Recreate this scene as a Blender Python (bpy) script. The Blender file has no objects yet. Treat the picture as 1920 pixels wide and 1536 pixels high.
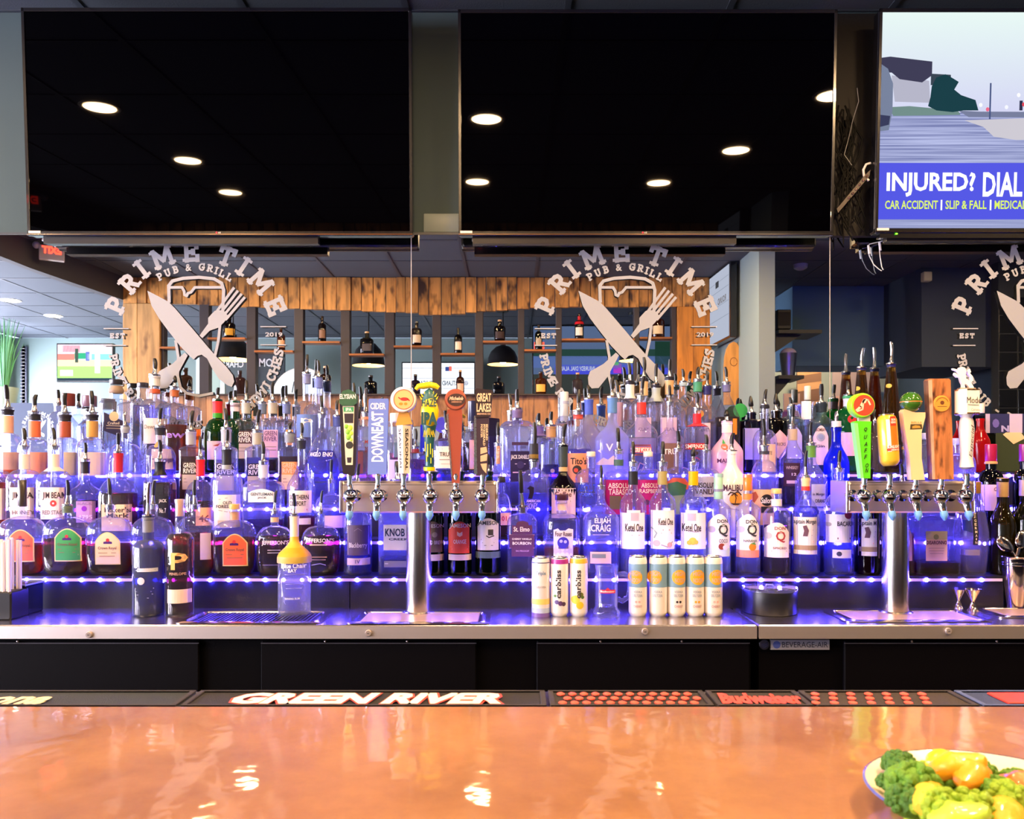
import bpy, math, random
from math import sin, cos, pi, radians as rad, atan2, sqrt, tan, atan
from mathutils import Vector, Matrix
rnd = random.Random(7)
SC = bpy.context.scene
COL = SC.collection
F = 1500.0; HOR = 880.0; EYE = 1.40        # focal length and horizon of the photograph (1920 px wide), eye height
MIR = 3.03                                  # distance of the mirror wall
# ------------------------------------------------------------------ camera, light, exposure
cd = bpy.data.cameras.new('camera'); cam = bpy.data.objects.new('camera', cd); COL.objects.link(cam)
cam.location = (0, 0, EYE); cam.rotation_euler = (pi/2, 0, 0)
cd.sensor_width = 36; cd.lens = 36*F/1920; cd.shift_y = (HOR-768)/1920
cd.clip_start = .05; cd.clip_end = 60
cd.dof.use_dof = True; cd.dof.focus_distance = 2.62; cd.dof.aperture_fstop = 11.0
SC.camera = cam
SC.view_settings.view_transform = 'Standard'; SC.view_settings.look = 'None'
SC.view_settings.exposure = 1.7; SC.view_settings.gamma = 1; SC.view_settings.use_curve_mapping = False
cy = SC.cycles
cy.use_denoising = True; cy.max_bounces = 10; cy.diffuse_bounces = 3; cy.glossy_bounces = 5
cy.transmission_bounces = 6; cy.transparent_max_bounces = 40; cy.caustics_reflective = False; cy.caustics_refractive = False
cy.sample_clamp_indirect = 6; cy.use_adaptive_sampling = True; cy.adaptive_threshold = .02
W = bpy.data.worlds.new('world'); SC.world = W; W.use_nodes = True
W.node_tree.nodes['Background'].inputs[0].default_value = (.55, .68, .9, 1)
W.node_tree.nodes['Background'].inputs[1].default_value = 1.0
LAMP_E = 190.0      # recessed ceiling lamps
PEND_E = 22.0       # pendant lamp bulbs
WIN_E = 12.0         # daylight in the windows
LED_E = 190.0        # blue LEDs under the bottle steps
# ------------------------------------------------------------------ colour and materials
def lin(c):
    c /= 255.0
    return c/12.92 if c <= .04045 else ((c+.055)/1.055)**2.4
def hx(s):
    s = s.lstrip('#'); return tuple(lin(int(s[i:i+2], 16)) for i in (0, 2, 4))
MATS = {}
def nm(name):
    m = bpy.data.materials.new(name); m.use_nodes = True
    nt = m.node_tree; b = nt.nodes['Principled BSDF']
    return m, nt, b
def pbr(col, rough=.5, metal=0., coat=0., spec=.5, em=None, es=0., bump=0., bs=80., var=0.):
    """a principled material; a little procedural colour variation and relief"""
    key = ('p', col, rough, metal, coat, spec, em, es, bump, bs, var)
    if key in MATS: return MATS[key]
    m, nt, b = nm('paint_'+col.lstrip('#')); c = hx(col)
    b.inputs['Base Color'].default_value = (*c, 1); b.inputs['Roughness'].default_value = rough
    b.inputs['Metallic'].default_value = metal; b.inputs['Coat Weight'].default_value = coat
    b.inputs['Coat Roughness'].default_value = .03; b.inputs['Specular IOR Level'].default_value = spec
    if es:
        b.inputs['Emission Color'].default_value = (*hx(em or col), 1); b.inputs['Emission Strength'].default_value = es
    tc = nt.nodes.new('ShaderNodeTexCoord'); nz = nt.nodes.new('ShaderNodeTexNoise')
    nz.inputs['Scale'].default_value = bs; nz.inputs['Detail'].default_value = 3
    nt.links.new(tc.outputs['Object'], nz.inputs['Vector'])
    if var:
        mx = nt.nodes.new('ShaderNodeMix'); mx.data_type = 'RGBA'
        mx.inputs[6].default_value = (*[v*(1-var) for v in c], 1); mx.inputs[7].default_value = (*[min(1, v*(1+var)) for v in c], 1)
        nt.links.new(nz.outputs['Fac'], mx.inputs[0]); nt.links.new(mx.outputs[2], b.inputs['Base Color'])
    if bump:
        bp = nt.nodes.new('ShaderNodeBump'); bp.inputs['Strength'].default_value = bump; bp.inputs['Distance'].default_value = .002
        nt.links.new(nz.outputs['Fac'], bp.inputs['Height']); nt.links.new(bp.outputs[0], b.inputs['Normal'])
    MATS[key] = m; return m
def emis(col, s):
    key = ('e', col, s)
    if key in MATS: return MATS[key]
    m = bpy.data.materials.new('light_'+col.lstrip('#')); m.use_nodes = True; nt = m.node_tree; nt.nodes.clear()
    e = nt.nodes.new('ShaderNodeEmission'); o = nt.nodes.new('ShaderNodeOutputMaterial')
    e.inputs[0].default_value = (*hx(col), 1); e.inputs[1].default_value = s; nt.links.new(e.outputs[0], o.inputs[0])
    MATS[key] = m; return m
def glassm(col='#f2f4ff', haze=.09, hcol=None, edge=.75, rough=.03, edgecol=None):
    """thin bottle glass: clear tinted wall, mirror-like towards the outline, faint cloudiness that picks up light"""
    key = ('g', col, haze, hcol, edge, rough)
    if key in MATS: return MATS[key]
    m = bpy.data.materials.new('glass_'+col.lstrip('#')); m.use_nodes = True; nt = m.node_tree; nt.nodes.clear()
    N = nt.nodes.new; L = nt.links.new
    tr = N('ShaderNodeBsdfTransparent'); tr.inputs[0].default_value = (*hx(col), 1)
    gl = N('ShaderNodeBsdfGlossy'); gl.inputs['Roughness'].default_value = rough
    lw = N('ShaderNodeLayerWeight'); lw.inputs['Blend'].default_value = .35
    pw = N('ShaderNodeMath'); pw.operation = 'POWER'; pw.inputs[1].default_value = 1.6; L(lw.outputs['Facing'], pw.inputs[0])
    mr = N('ShaderNodeMath'); mr.operation = 'MULTIPLY_ADD'; mr.inputs[1].default_value = edge; mr.inputs[2].default_value = .05; L(pw.outputs[0], mr.inputs[0])
    m1 = N('ShaderNodeMixShader'); L(mr.outputs[0], m1.inputs[0]); L(tr.outputs[0], m1.inputs[1]); L(gl.outputs[0], m1.inputs[2])
    h = hx(hcol or col)
    tl = N('ShaderNodeBsdfTranslucent'); tl.inputs[0].default_value = (*h, 1)
    df = N('ShaderNodeBsdfDiffuse'); df.inputs[0].default_value = (*h, 1)
    m2 = N('ShaderNodeMixShader'); m2.inputs[0].default_value = .4; L(tl.outputs[0], m2.inputs[1]); L(df.outputs[0], m2.inputs[2])
    # ripples in the glass
    tc = N('ShaderNodeTexCoord'); nz = N('ShaderNodeTexNoise'); nz.inputs['Scale'].default_value = 28; L(tc.outputs['Object'], nz.inputs[0])
    bp = N('ShaderNodeBump'); bp.inputs['Strength'].default_value = .35; bp.inputs['Distance'].default_value = .003
    L(nz.outputs['Fac'], bp.inputs['Height']); L(bp.outputs[0], gl.inputs['Normal'])
    m3 = N('ShaderNodeMixShader'); m3.inputs[0].default_value = haze; L(m1.outputs[0], m3.inputs[1]); L(m2.outputs[0], m3.inputs[2])
    o = N('ShaderNodeOutputMaterial'); L(m3.outputs[0], o.inputs[0])
    MATS[key] = m; return m
def liquidm(col, dens=.45):
    """liquid: bends the view like a lens, takes its colour from the tint and a little suspended scatter"""
    key = ('l', col, dens)
    if key in MATS: return MATS[key]
    m = bpy.data.materials.new('liquid_'+col.lstrip('#')); m.use_nodes = True; nt = m.node_tree; nt.nodes.clear()
    N = nt.nodes.new; L = nt.links.new; c = hx(col); mxc = max(c)
    tint = [max(.02, (v/mxc*.6+.4) if dens < .4 else (v/mxc)**.7) for v in c]
    rf = N('ShaderNodeBsdfRefraction'); rf.inputs['Color'].default_value = (*tint, 1); rf.inputs['IOR'].default_value = 1.28; rf.inputs['Roughness'].default_value = 0.
    tr = N('ShaderNodeBsdfTransparent'); tr.inputs[0].default_value = (*tint, 1)
    m0 = N('ShaderNodeMixShader'); m0.inputs[0].default_value = .55; L(tr.outputs[0], m0.inputs[1]); L(rf.outputs[0], m0.inputs[2])
    tl = N('ShaderNodeBsdfTranslucent'); tl.inputs[0].default_value = (*c, 1)
    m1 = N('ShaderNodeMixShader'); m1.inputs[0].default_value = dens; L(m0.outputs[0], m1.inputs[1]); L(tl.outputs[0], m1.inputs[2])
    o = N('ShaderNodeOutputMaterial'); L(m1.outputs[0], o.inputs[0]); MATS[key] = m; return m
def metalm(col='#c9c9cb', rough=.22, brushed=False, axis='x'):
    key = ('m', col, rough, brushed, axis)
    if key in MATS: return MATS[key]
    m, nt, b = nm('metal_'+col.lstrip('#')); b.inputs['Base Color'].default_value = (*hx(col), 1)
    b.inputs['Metallic'].default_value = 1; b.inputs['Roughness'].default_value = rough
    tc = nt.nodes.new('ShaderNodeTexCoord'); mp = nt.nodes.new('ShaderNodeMapping'); nz = nt.nodes.new('ShaderNodeTexNoise')
    mp.inputs['Scale'].default_value = {'x': (3, 700, 700), 'z': (600, 600, 4)}[axis] if brushed else (30, 30, 30)
    nt.links.new(tc.outputs['Object'], mp.inputs[0]); nt.links.new(mp.outputs[0], nz.inputs[0])
    ma = nt.nodes.new('ShaderNodeMath'); ma.operation = 'MULTIPLY_ADD'; ma.inputs[1].default_value = (.07 if brushed else .05); ma.inputs[2].default_value = rough-.05
    nt.links.new(nz.outputs['Fac'], ma.inputs[0]); nt.links.new(ma.outputs[0], b.inputs['Roughness'])
    MATS[key] = m; return m
def woodm(light, dark, scale=6., burn=.55, axis='z', rough=.55, coat=0.):
    """planks: grain along one axis, scorched patches, tone differs per piece"""
    key = ('w', light, dark, scale, burn, axis)
    if key in MATS: return MATS[key]
    m, nt, b = nm('wood_'+light.lstrip('#')); N = nt.nodes.new; L = nt.links.new
    tc = N('ShaderNodeTexCoord'); oi = N('ShaderNodeObjectInfo'); mp = N('ShaderNodeMapping')
    mp.inputs['Scale'].default_value = {'z': (scale*4, scale*4, scale*.5), 'x': (scale*.5, scale*4, scale*4)}[axis]
    cm = N('ShaderNodeVectorMath'); cm.operation = 'MULTIPLY_ADD'; cm.inputs[1].default_value = (7, 9, 11)
    cb = N('ShaderNodeCombineXYZ'); L(oi.outputs['Random'], cb.inputs[0]); L(oi.outputs['Random'], cb.inputs[1]); L(oi.outputs['Random'], cb.inputs[2])
    L(cb.outputs[0], cm.inputs[0]); L(tc.outputs['Object'], cm.inputs[2]); L(cm.outputs[0], mp.inputs[0])
    n1 = N('ShaderNodeTexNoise'); n1.inputs['Scale'].default_value = 1.4; n1.inputs['Detail'].default_value = 5; L(mp.outputs[0], n1.inputs[0])
    n2 = N('ShaderNodeTexNoise'); n2.inputs['Scale'].default_value = scale*1.1; n2.inputs['Detail'].default_value = 2; mp2 = N('ShaderNodeMapping'); mp2.inputs['Scale'].default_value = {'z': (2.6, 2.6, 1.1), 'x': (1.1, 2.6, 2.6)}[axis]; L(cm.outputs[0], mp2.inputs[0]); L(mp2.outputs[0], n2.inputs[0])
    r1 = N('ShaderNodeValToRGB'); r1.color_ramp.elements[0].position = .3; r1.color_ramp.elements[1].position = .62
    r1.color_ramp.elements[0].color = (*[v*.55 for v in hx(light)], 1); r1.color_ramp.elements[1].color = (*hx(light), 1); L(n1.outputs['Fac'], r1.inputs[0])
    r2 = N('ShaderNodeValToRGB'); r2.color_ramp.elements[0].position = burn; r2.color_ramp.elements[1].position = burn+.2
    r2.color_ramp.elements[0].color = (0, 0, 0, 1); r2.color_ramp.elements[1].color = (1, 1, 1, 1); L(n2.outputs['Fac'], r2.inputs[0])
    mx = N('ShaderNodeMix'); mx.data_type = 'RGBA'; L(r2.outputs[0], mx.inputs[0]); L(r1.outputs[0], mx.inputs[6]); mx.inputs[7].default_value = (*hx(dark), 1)
    hs = N('ShaderNodeHueSaturation'); ma = N('ShaderNodeMath'); ma.operation = 'MULTIPLY_ADD'; ma.inputs[1].default_value = .5; ma.inputs[2].default_value = .75
    L(oi.outputs['Random'], ma.inputs[0]); L(ma.outputs[0], hs.inputs['Value']); L(mx.outputs[2], hs.inputs['Color']); L(hs.outputs[0], b.inputs['Base Color'])
    b.inputs['Roughness'].default_value = rough; b.inputs['Coat Weight'].default_value = coat
    MATS[key] = m; return m
# ------------------------------------------------------------------ geometry
class MB:
    def __init__(s): s.v = []; s.f = []; s.m = []; s.mats = []
    def add(s, vf, mat=None):
        v, f = vf; o = len(s.v); s.v += [tuple(p) for p in v]; s.f += [tuple(i+o for i in q) for q in f]
        if mat is None: k = 0
        else:
            if mat not in s.mats: s.mats.append(mat)
            k = s.mats.index(mat)
        s.m += [k]*len(f); return s
    def build(s, name, mat=None, parent=None, smooth=True, loc=None, ang=40):
        me = bpy.data.meshes.new(name); me.from_pydata(s.v, [], s.f)
        for m in (s.mats or [mat]): me.materials.append(m)
        me.polygons.foreach_set('material_index', s.m)
        if smooth:
            me.polygons.foreach_set('use_smooth', [True]*len(s.f))
            try: me.set_sharp_from_angle(angle=rad(ang))
            except Exception: pass
        me.update()
        o = bpy.data.objects.new(name, me); COL.objects.link(o)
        if parent: o.parent = parent
        if loc: o.location = loc
        return o
def O(name, vf, mat, parent=None, smooth=True, loc=None):
    return MB().add(vf).build(name, mat, parent, smooth, loc)
def box(x0, x1, y0, y1, z0, z1, b=0.):
    if b <= 0:
        v = [(x, y, z) for z in (z0, z1) for y in (y0, y1) for x in (x0, x1)]
        return v, [(0, 2, 3, 1), (4, 5, 7, 6), (0, 1, 5, 4), (2, 6, 7, 3), (0, 4, 6, 2), (1, 3, 7, 5)]
    # chamfered box: outline in xz, chamfered in y
    def ring(y, i):
        a0, a1, c0, c1 = x0+i, x1-i, z0+i, z1-i; k = b
        return [(a0+k, y, c0), (a1-k, y, c0), (a1, y, c0+k), (a1, y, c1-k), (a1-k, y, c1), (a0+k, y, c1), (a0, y, c1-k), (a0, y, c0+k)]
    v = ring(y0, b)+ring(y0+b, 0)+ring(y1-b, 0)+ring(y1, b); f = [tuple(range(8)), tuple(range(31, 23, -1))]
    for r in range(3):
        for i in range(8):
            j = (i+1) % 8; f.append((r*8+j, r*8+i, r*8+8+i, r*8+8+j))
    return v, f
def lathe(pf, seg=20, c=(0, 0, 0), close=True):
    v = []; f = []
    for r, z in pf:
        for i in range(seg):
            a = 2*pi*i/seg; v.append((c[0]+r*cos(a), c[1]+r*sin(a), c[2]+z))
    for k in range(len(pf)-1):
        for i in range(seg):
            j = (i+1) % seg; f.append((k*seg+i, k*seg+j, k*seg+seg+j, k*seg+seg+i))
    if close:
        if pf[0][0] > 1e-5: f.append(tuple(range(seg-1, -1, -1)))
        if pf[-1][0] > 1e-5: f.append(tuple((len(pf)-1)*seg+i for i in range(seg)))
    return v, f
def lathe_y(pf, seg=20, c=(0, 0, 0)):
    v, f = lathe([(r, z) for r, z in pf], seg)
    return [(c[0]+x, c[1]+z, c[2]-y) for x, y, z in v], f
def tube(path, r, seg=8, cap=True):
    rs = r if isinstance(r, (list, tuple)) else [r]*len(path)
    P = [Vector(p) for p in path]; v = []; f = []; n = len(P); up = None
    for k in range(n):
        d = (P[min(k+1, n-1)]-P[max(k-1, 0)]).normalized()
        if up is None: up = d.orthogonal().normalized()
        a = (up-d*up.dot(d)); a = a.normalized() if a.length > 1e-6 else d.orthogonal().normalized(); up = a; bb = d.cross(a)
        for i in range(seg):
            t = 2*pi*i/seg; v.append(tuple(P[k]+(a*cos(t)+bb*sin(t))*rs[k]))
    for k in range(n-1):
        for i in range(seg):
            j = (i+1) % seg; f.append((k*seg+i, k*seg+j, k*seg+seg+j, k*seg+seg+i))
    if cap: f.append(tuple(range(seg-1, -1, -1))); f.append(tuple((n-1)*seg+i for i in range(seg)))
    return v, f
def prism(poly, y0, y1):
    """poly in (x,z), extruded from y0 (front) to y1"""
    a = sum(poly[i][0]*poly[(i+1) % len(poly)][1]-poly[(i+1) % len(poly)][0]*poly[i][1] for i in range(len(poly)))
    if a < 0: poly = poly[::-1]
    n = len(poly); v = [(x, y0, z) for x, z in poly]+[(x, y1, z) for x, z in poly]
    f = [tuple(range(n)), tuple(range(2*n-1, n-1, -1))]
    for i in range(n):
        j = (i+1) % n; f.append((j, i, n+i, n+j))
    return v, f
def sphere(c, r, seg=12, rings=8, sx=1, sy=1, sz=1):
    v, f = lathe([(max(1e-6, r*sin(pi*k/rings)), -r*cos(pi*k/rings)) for k in range(rings+1)], seg, close=False)
    return [(c[0]+x*sx, c[1]+y*sy, c[2]+z*sz) for x, y, z in v], f
def xf(vf, M):
    return [tuple(M @ Vector(p)) for p in vf[0]], vf[1]
def flip(vf): return vf[0], [tuple(reversed(q)) for q in vf[1]]
# flat writing: glyph outlines filled and fitted to a unit box
GL = {}
def glyphs(s, bold=.018, shear=0.):
    key = (s, bold, shear)
    if key in GL: return GL[key]
    cu = bpy.data.curves.new('t', 'FONT'); cu.body = s; cu.offset = bold; cu.resolution_u = 2; cu.shear = shear
    cu.fill_mode = 'FRONT'; cu.dimensions = '2D'
    o = bpy.data.objects.new('t', cu); COL.objects.link(o)
    me = o.to_mesh(); v = [(p.co.x, p.co.y) for p in me.vertices]; f = [tuple(p.vertices) for p in me.polygons]
    o.to_mesh_clear(); bpy.data.objects.remove(o); bpy.data.curves.remove(cu)
    if not v: v = [(0, 0), (1, 0), (0, 1)]; f = []
    x0 = min(p[0] for p in v); x1 = max(p[0] for p in v); y0 = min(p[1] for p in v); y1 = max(p[1] for p in v)
    v = [((x-x0)/max(x1-x0, 1e-6), (y-y0)/max(y1-y0, 1e-6)) for x, y in v]
    GL[key] = (v, f, (x1-x0)/max(y1-y0, 1e-6)); return GL[key]
def text2d(s, x0, z0, x1, z1, bold=.018, shear=0.):
    v, f, _ = glyphs(s, bold, shear); return [(x0+(x1-x0)*a, z0+(z1-z0)*b) for a, b in v], f
def flat(vf2, y): return [(x, y, z) for x, z in vf2[0]], vf2[1]
def fan(poly): return list(poly), [tuple(range(len(poly)))]
def disc2(cx, cz, rx, rz=None, n=24):
    rz = rz or rx
    if n == 24:      # upright strips, so the disc can follow a curved bottle
        v = []; k = 12
        for i in range(k+1): t = pi*i/k; v += [(cx-rx*cos(t), cz-rz*sin(t)), (cx-rx*cos(t), cz+rz*sin(t))]
        return v, [(2*i, 2*i+2, 2*i+3, 2*i+1) for i in range(k)]
    return fan([(cx+rx*cos(2*pi*i/n), cz+rz*sin(2*pi*i/n)) for i in range(n)])
def strips(poly, k=14):
    """a polygon cut into upright strips, so that it can follow a curved surface"""
    xs = sorted({p[0] for p in poly}); x0, x1 = xs[0], xs[-1]; xs = sorted(set(xs) | {x0+(x1-x0)*i/k for i in range(k+1)}); v = []; f = []; n = len(poly)
    for a, b in zip(xs, xs[1:]):
        if b-a < 1e-7: continue
        m = (a+b)/2; cr = []
        for i in range(n):
            (px, pz), (qx, qz) = poly[i], poly[(i+1) % n]
            if (px <= m) != (qx <= m): g = lambda x: pz+(qz-pz)*(x-px)/(qx-px); cr.append((g(m), g(a), g(b)))
        cr.sort()
        for c, d in zip(cr[::2], cr[1::2]): o = len(v); v += [(a, c[1]), (b, c[2]), (b, d[2]), (a, d[1])]; f.append((o, o+1, o+2, o+3))
    return v, f
def stroke2(pts, w):
    v = []; f = []
    for (x0, z0), (x1, z1) in zip(pts, pts[1:]):
        dx, dz = x1-x0, z1-z0; l = sqrt(dx*dx+dz*dz) or 1; nx, nz = -dz/l*w/2, dx/l*w/2; ex, ez = dx/l*w*.25, dz/l*w*.25
        o = len(v); v += [(x0-ex+nx, z0-ez+nz), (x0-ex-nx, z0-ez-nz), (x1+ex-nx, z1+ez-nz), (x1+ex+nx, z1+ez+nz)]; f.append((o, o+1, o+2, o+3))
    return v, f
def join2(*vs):
    v = []; f = []
    for a, b in vs: o = len(v); v += a; f += [tuple(i+o for i in q) for q in b]
    return v, f
# ------------------------------------------------------------------ things, parts, setting
def thing(name, label, cat, loc=(0, 0, 0), group=None, rotz=0.):
    o = bpy.data.objects.new(name, None); COL.objects.link(o); o.location = loc; o.rotation_euler = (0, 0, rotz)
    o.empty_display_size = .05; o['label'] = label; o['category'] = cat
    if group: o['group'] = group
    return o
def tag(o, label, cat, group=None):
    o['label'] = label; o['category'] = cat
    if group: o['group'] = group
    return o
def struct(o): o['kind'] = 'structure'; return o
def stuff(o): o['kind'] = 'stuff'; return o
def dup(o, parent=None, loc=None):
    c = o.copy(); COL.objects.link(c); c.parent = parent
    if loc is not None: c.location = loc
    for ch in list(o.children): dup(ch, c)
    return c
def PX(px, D): return (px-960)/F*D
def PZ(py, D): return EYE-(py-HOR)/F*D
def V(px, py, D):
    """where a thing seen in the mirror at this pixel really stands; D = length of the light path to it"""
    return Vector((PX(px, D), 2*MIR-D, PZ(py, D)))
# ================================================================== the setting
TEAL = pbr('#7f9593', .75, var=.06, bs=3, bump=.15)
GREYW = pbr('#8d9a9a', .75, var=.05, bs=3)
NAVY = pbr('#2c3f52', .8, var=.08, bs=3)
CHAR = pbr('#24262b', .8, var=.1, bs=4)
CEILZ = 3.14
XL, XR, YB = -6.6, 4.4, 2*MIR-10.6
struct(O('floor', box(XL, XR, YB, MIR+.12, -.05, 0), pbr('#4a4038', .5, var=.2, bs=6)))
# wall behind the bar: mirror panels stand on its lower part, paint above
wb = struct(O('wall_back', box(XL, XR, MIR+.012, MIR+.12, 0, CEILZ), pbr('#425356', .8, var=.08, bs=4)))
struct(O('trim_1', box(-3.6, 3.4, MIR-.002, MIR+.012, 2.288, 2.297), pbr('#3a3f45', .4)))
struct(O('trim_2', box(-.335, -.19, MIR+.004, MIR+.013, 2.30, 2.37, .002), pbr('#8f9d9c', .5)))
struct(O('wall_left', box(XL-.12, XL, YB, MIR+.12, 0, CEILZ), TEAL))
struct(O('wall_right', box(XR, XR+.12, YB, MIR+.12, 0, CEILZ), NAVY))
struct(O('wall_front', box(XL, XR, YB-.12, YB, 0, CEILZ), TEAL))
ce = struct(O('ceiling', box(XL, XR, YB, MIR+.12, CEILZ+.02, CEILZ+.14), pbr('#30353d', .9)))
TS = .61; TILE = None
tm = pbr('#4d555f', .9, bump=.5, bs=160, var=.12)
lamps = []
def lampxy(px, py, tvrefl):
    if tvrefl:      # lamp whose reflection in the tilted dark television lands on this pixel
        th = rad(2.8); t = (HOR-py)/F; ny, nz_ = -cos(th), -sin(th); y0, z0 = 2.925, EYE+.86
        s1 = (ny*y0+nz_*(z0-EYE))/(ny+nz_*t); dn = ny+t*nz_; dy, dz = 1-2*dn*ny, t-2*dn*nz_
        s2 = (CEILZ-(EYE+t*s1))/dz; return (px-960)/F*(s1+s2), s1+dy*s2
    D = (CEILZ-EYE)*F/(HOR-py); return PX(px, D), 2*MIR-D
LP = [lampxy(187, 200, 1), lampxy(352, 300, 1), lampxy(432, 360, 1), lampxy(912, 222, 1), lampxy(895, 340, 1), lampxy(1380, 281, 1),
      lampxy(1235, 342, 1), lampxy(1563, 178, 1), lampxy(100, 592, 0), lampxy(20, 563, 0), (-5.2, 1.2), (3.2, -2.2), (3.9, .9), (2.9, 1.25)]  # last two lamps are out of view, added to brighten the side wing
ix = 0
x = XL+.1
while x < XR-.1:
    y = MIR+.01
    while y > YB+.1:
        a, b_ = x+.006, min(x+TS-.006, XR-.01); c, d = max(y-TS+.006, YB+.01), y-.006
        if TILE is None or abs((b_-a)-(TS-.012)) > .002 or abs((d-c)-(TS-.012)) > .002:
            t = O('tile', box(a-x, b_-x, c-y, d-y, 0, .015), tm, ce, False, (x, y, CEILZ))
            if TILE is None: TILE = t.data
        else:
            t = bpy.data.objects.new('tile', TILE); COL.objects.link(t); t.parent = ce; t.location = (x, y, CEILZ)
        y -= TS
    x += TS
gb = MB()
x = XL+.1
while x < XR: gb.add(box(x-.012, x+.012, YB, MIR+.012, CEILZ-.004, CEILZ+.004)); x += TS
y = MIR+.01
while y > YB: gb.add(box(XL, XR, y-.012, y+.012, CEILZ-.0035, CEILZ+.0035)); y -= TS
gb.build('ceiling_grid', pbr('#3c424c', .6), ce, False)
LN = ['mirrored largest in the first dark television', 'mirrored midway in the first dark television', 'mirrored lowest in the first dark television', 'mirrored at the upper corner of the second dark television', 'mirrored below the corner lamp in the second dark television', 'mirrored brightest at the lit-television side of the second dark screen', 'mirrored lowest in the second dark television', 'cut by the frame of the second dark television', 'near the baseball television wall', 'nearest the window over the far seating', 'over the end of the straw caddy side aisle', 'over the grey column wing', 'over the aisle at the five-tap end of the bar', 'over the wine bottle end of the bar']
for k, (lx, ly) in enumerate(LP):
    L_ = thing('ceiling_light', 'warm round recessed ceiling lamp '+LN[k], 'light', (lx, ly, CEILZ), 'recessed ceiling lamps')
    O('trim_ring', lathe([(.078, -.003), (.092, -.006), (.1, -.0045), (.1, 0)], 24, close=False), pbr('#d8d4cc', .4), L_)
    O('lens', flip(lathe([(.0001, -.0055), (.078, -.0055)], 24, close=False)), emis('#ffd29a', LAMP_E), L_)
# ------------------------------------------------------------------ mirror panels with etched logos
mm, nt, b = nm('mirror_silver'); b.inputs['Base Color'].default_value = (.86, .9, .9, 1); b.inputs['Metallic'].default_value = 1; b.inputs['Roughness'].default_value = .006
frost = pbr('#a4a6ad', .6)
edgeg = pbr('#b9b6b4', .3)
SLAB = {
 'P': (.78, [[(.22, 0), (.22, 1)], [(.22, .9), (.5, .9), (.64, .82), (.66, .7), (.64, .56), (.5, .47), (.22, .47)]], [(.24, .08, .5), (.14, .92, .3)]),
 'R': (.9, [[(.22, 0), (.22, 1)], [(.22, .9), (.52, .9), (.66, .82), (.68, .7), (.66, .58), (.52, .49), (.22, .49)], [(.45, .49), (.68, .06)]], [(.22, .08, .44), (.14, .92, .3), (.76, .08, .32)]),
 'I': (.55, [[(.275, 0), (.275, 1)]], [(.275, .08, .55), (.275, .92, .55)]),
 'M': (1.2, [[(.2, 0), (.2, 1)], [(1., 0), (1., 1)], [(.22, .95), (.6, .3), (.98, .95)]], [(.19, .08, .4), (1.01, .08, .4), (.12, .92, .28), (1.08, .92, .28)]),
 'E': (.86, [[(.22, 0), (.22, 1)], [(.22, .91), (.76, .91)], [(.22, .5), (.6, .5)], [(.22, .09), (.8, .09)], [(.77, .99), (.77, .68)], [(.8, 0), (.8, .32)], [(.58, .62), (.58, .38)]], [(.14, .92, .28), (.14, .08, .28)]),
 'T': (.92, [[(.46, 0), (.46, 1)], [(.04, .91), (.88, .91)], [(.1, .98), (.1, .66)], [(.82, .98), (.82, .66)]], [(.46, .08, .5)]),
 'U': (.85, [[(.2, 1), (.2, .3), (.3, .12), (.43, .08), (.56, .12), (.66, .3), (.66, 1)]], [(.2, .92, .38), (.66, .92, .38)]),
 'B': (.8, [[(.22, 0), (.22, 1)], [(.22, .91), (.5, .91), (.62, .8), (.62, .65), (.5, .53), (.22, .53)], [(.5, .53), (.66, .42), (.66, .22), (.52, .09), (.22, .09)]], [(.14, .92, .28), (.14, .08, .28)]),
 'G': (.9, [[(.74, .8), (.6, .91), (.38, .91), (.2, .75), (.14, .5), (.2, .25), (.38, .09), (.6, .09), (.74, .2), (.74, .45)], [(.5, .45), (.86, .45)], [(.77, .98), (.77, .68)]], []),
 'L': (.78, [[(.22, 0), (.22, 1)], [(.22, .09), (.72, .09)], [(.72, 0), (.72, .34)]], [(.22, .92, .44), (.14, .08, .28)]),
 'S': (.72, [[(.6, .72), (.52, .9), (.3, .92), (.14, .78), (.2, .6), (.5, .44), (.6, .28), (.5, .1), (.26, .08), (.12, .24)], [(.62, .98), (.62, .7)], [(.1, .02), (.1, .3)]], []),
 'A': (.95, [[(.2, .05), (.47, .97), (.75, .05)], [(.3, .33), (.66, .33)]], [(.18, .08, .34), (.78, .08, .34), (.42, .92, .26)]),
 'N': (1., [[(.2, 0), (.2, 1)], [(.78, 0), (.78, 1)], [(.2, .95), (.78, .05)]], [(.2, .08, .38), (.12, .92, .28), (.8, .92, .36)]),
 'D': (.85, [[(.22, 0), (.22, 1)], [(.22, .91), (.48, .91), (.66, .75), (.7, .5), (.66, .25), (.48, .09), (.22, .09)]], [(.14, .92, .28), (.14, .08, .28)]),
 'W': (1.2, [[(.18, .95), (.38, .05), (.6, .8), (.82, .05), (1.02, .95)]], [(.18, .92, .34), (1.02, .92, .34)]),
 'C': (.85, [[(.72, .75), (.58, .91), (.38, .91), (.2, .75), (.14, .5), (.2, .25), (.38, .09), (.58, .09), (.74, .22)], [(.75, .98), (.75, .66)]], []),
 'H': (1., [[(.2, 0), (.2, 1)], [(.8, 0), (.8, 1)], [(.2, .5), (.8, .5)]], [(.2, .08, .38), (.8, .08, .38), (.2, .92, .38), (.8, .92, .38)]),
 '-': (.5, [[(.05, .45), (.45, .45)]], []),
}
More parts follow.
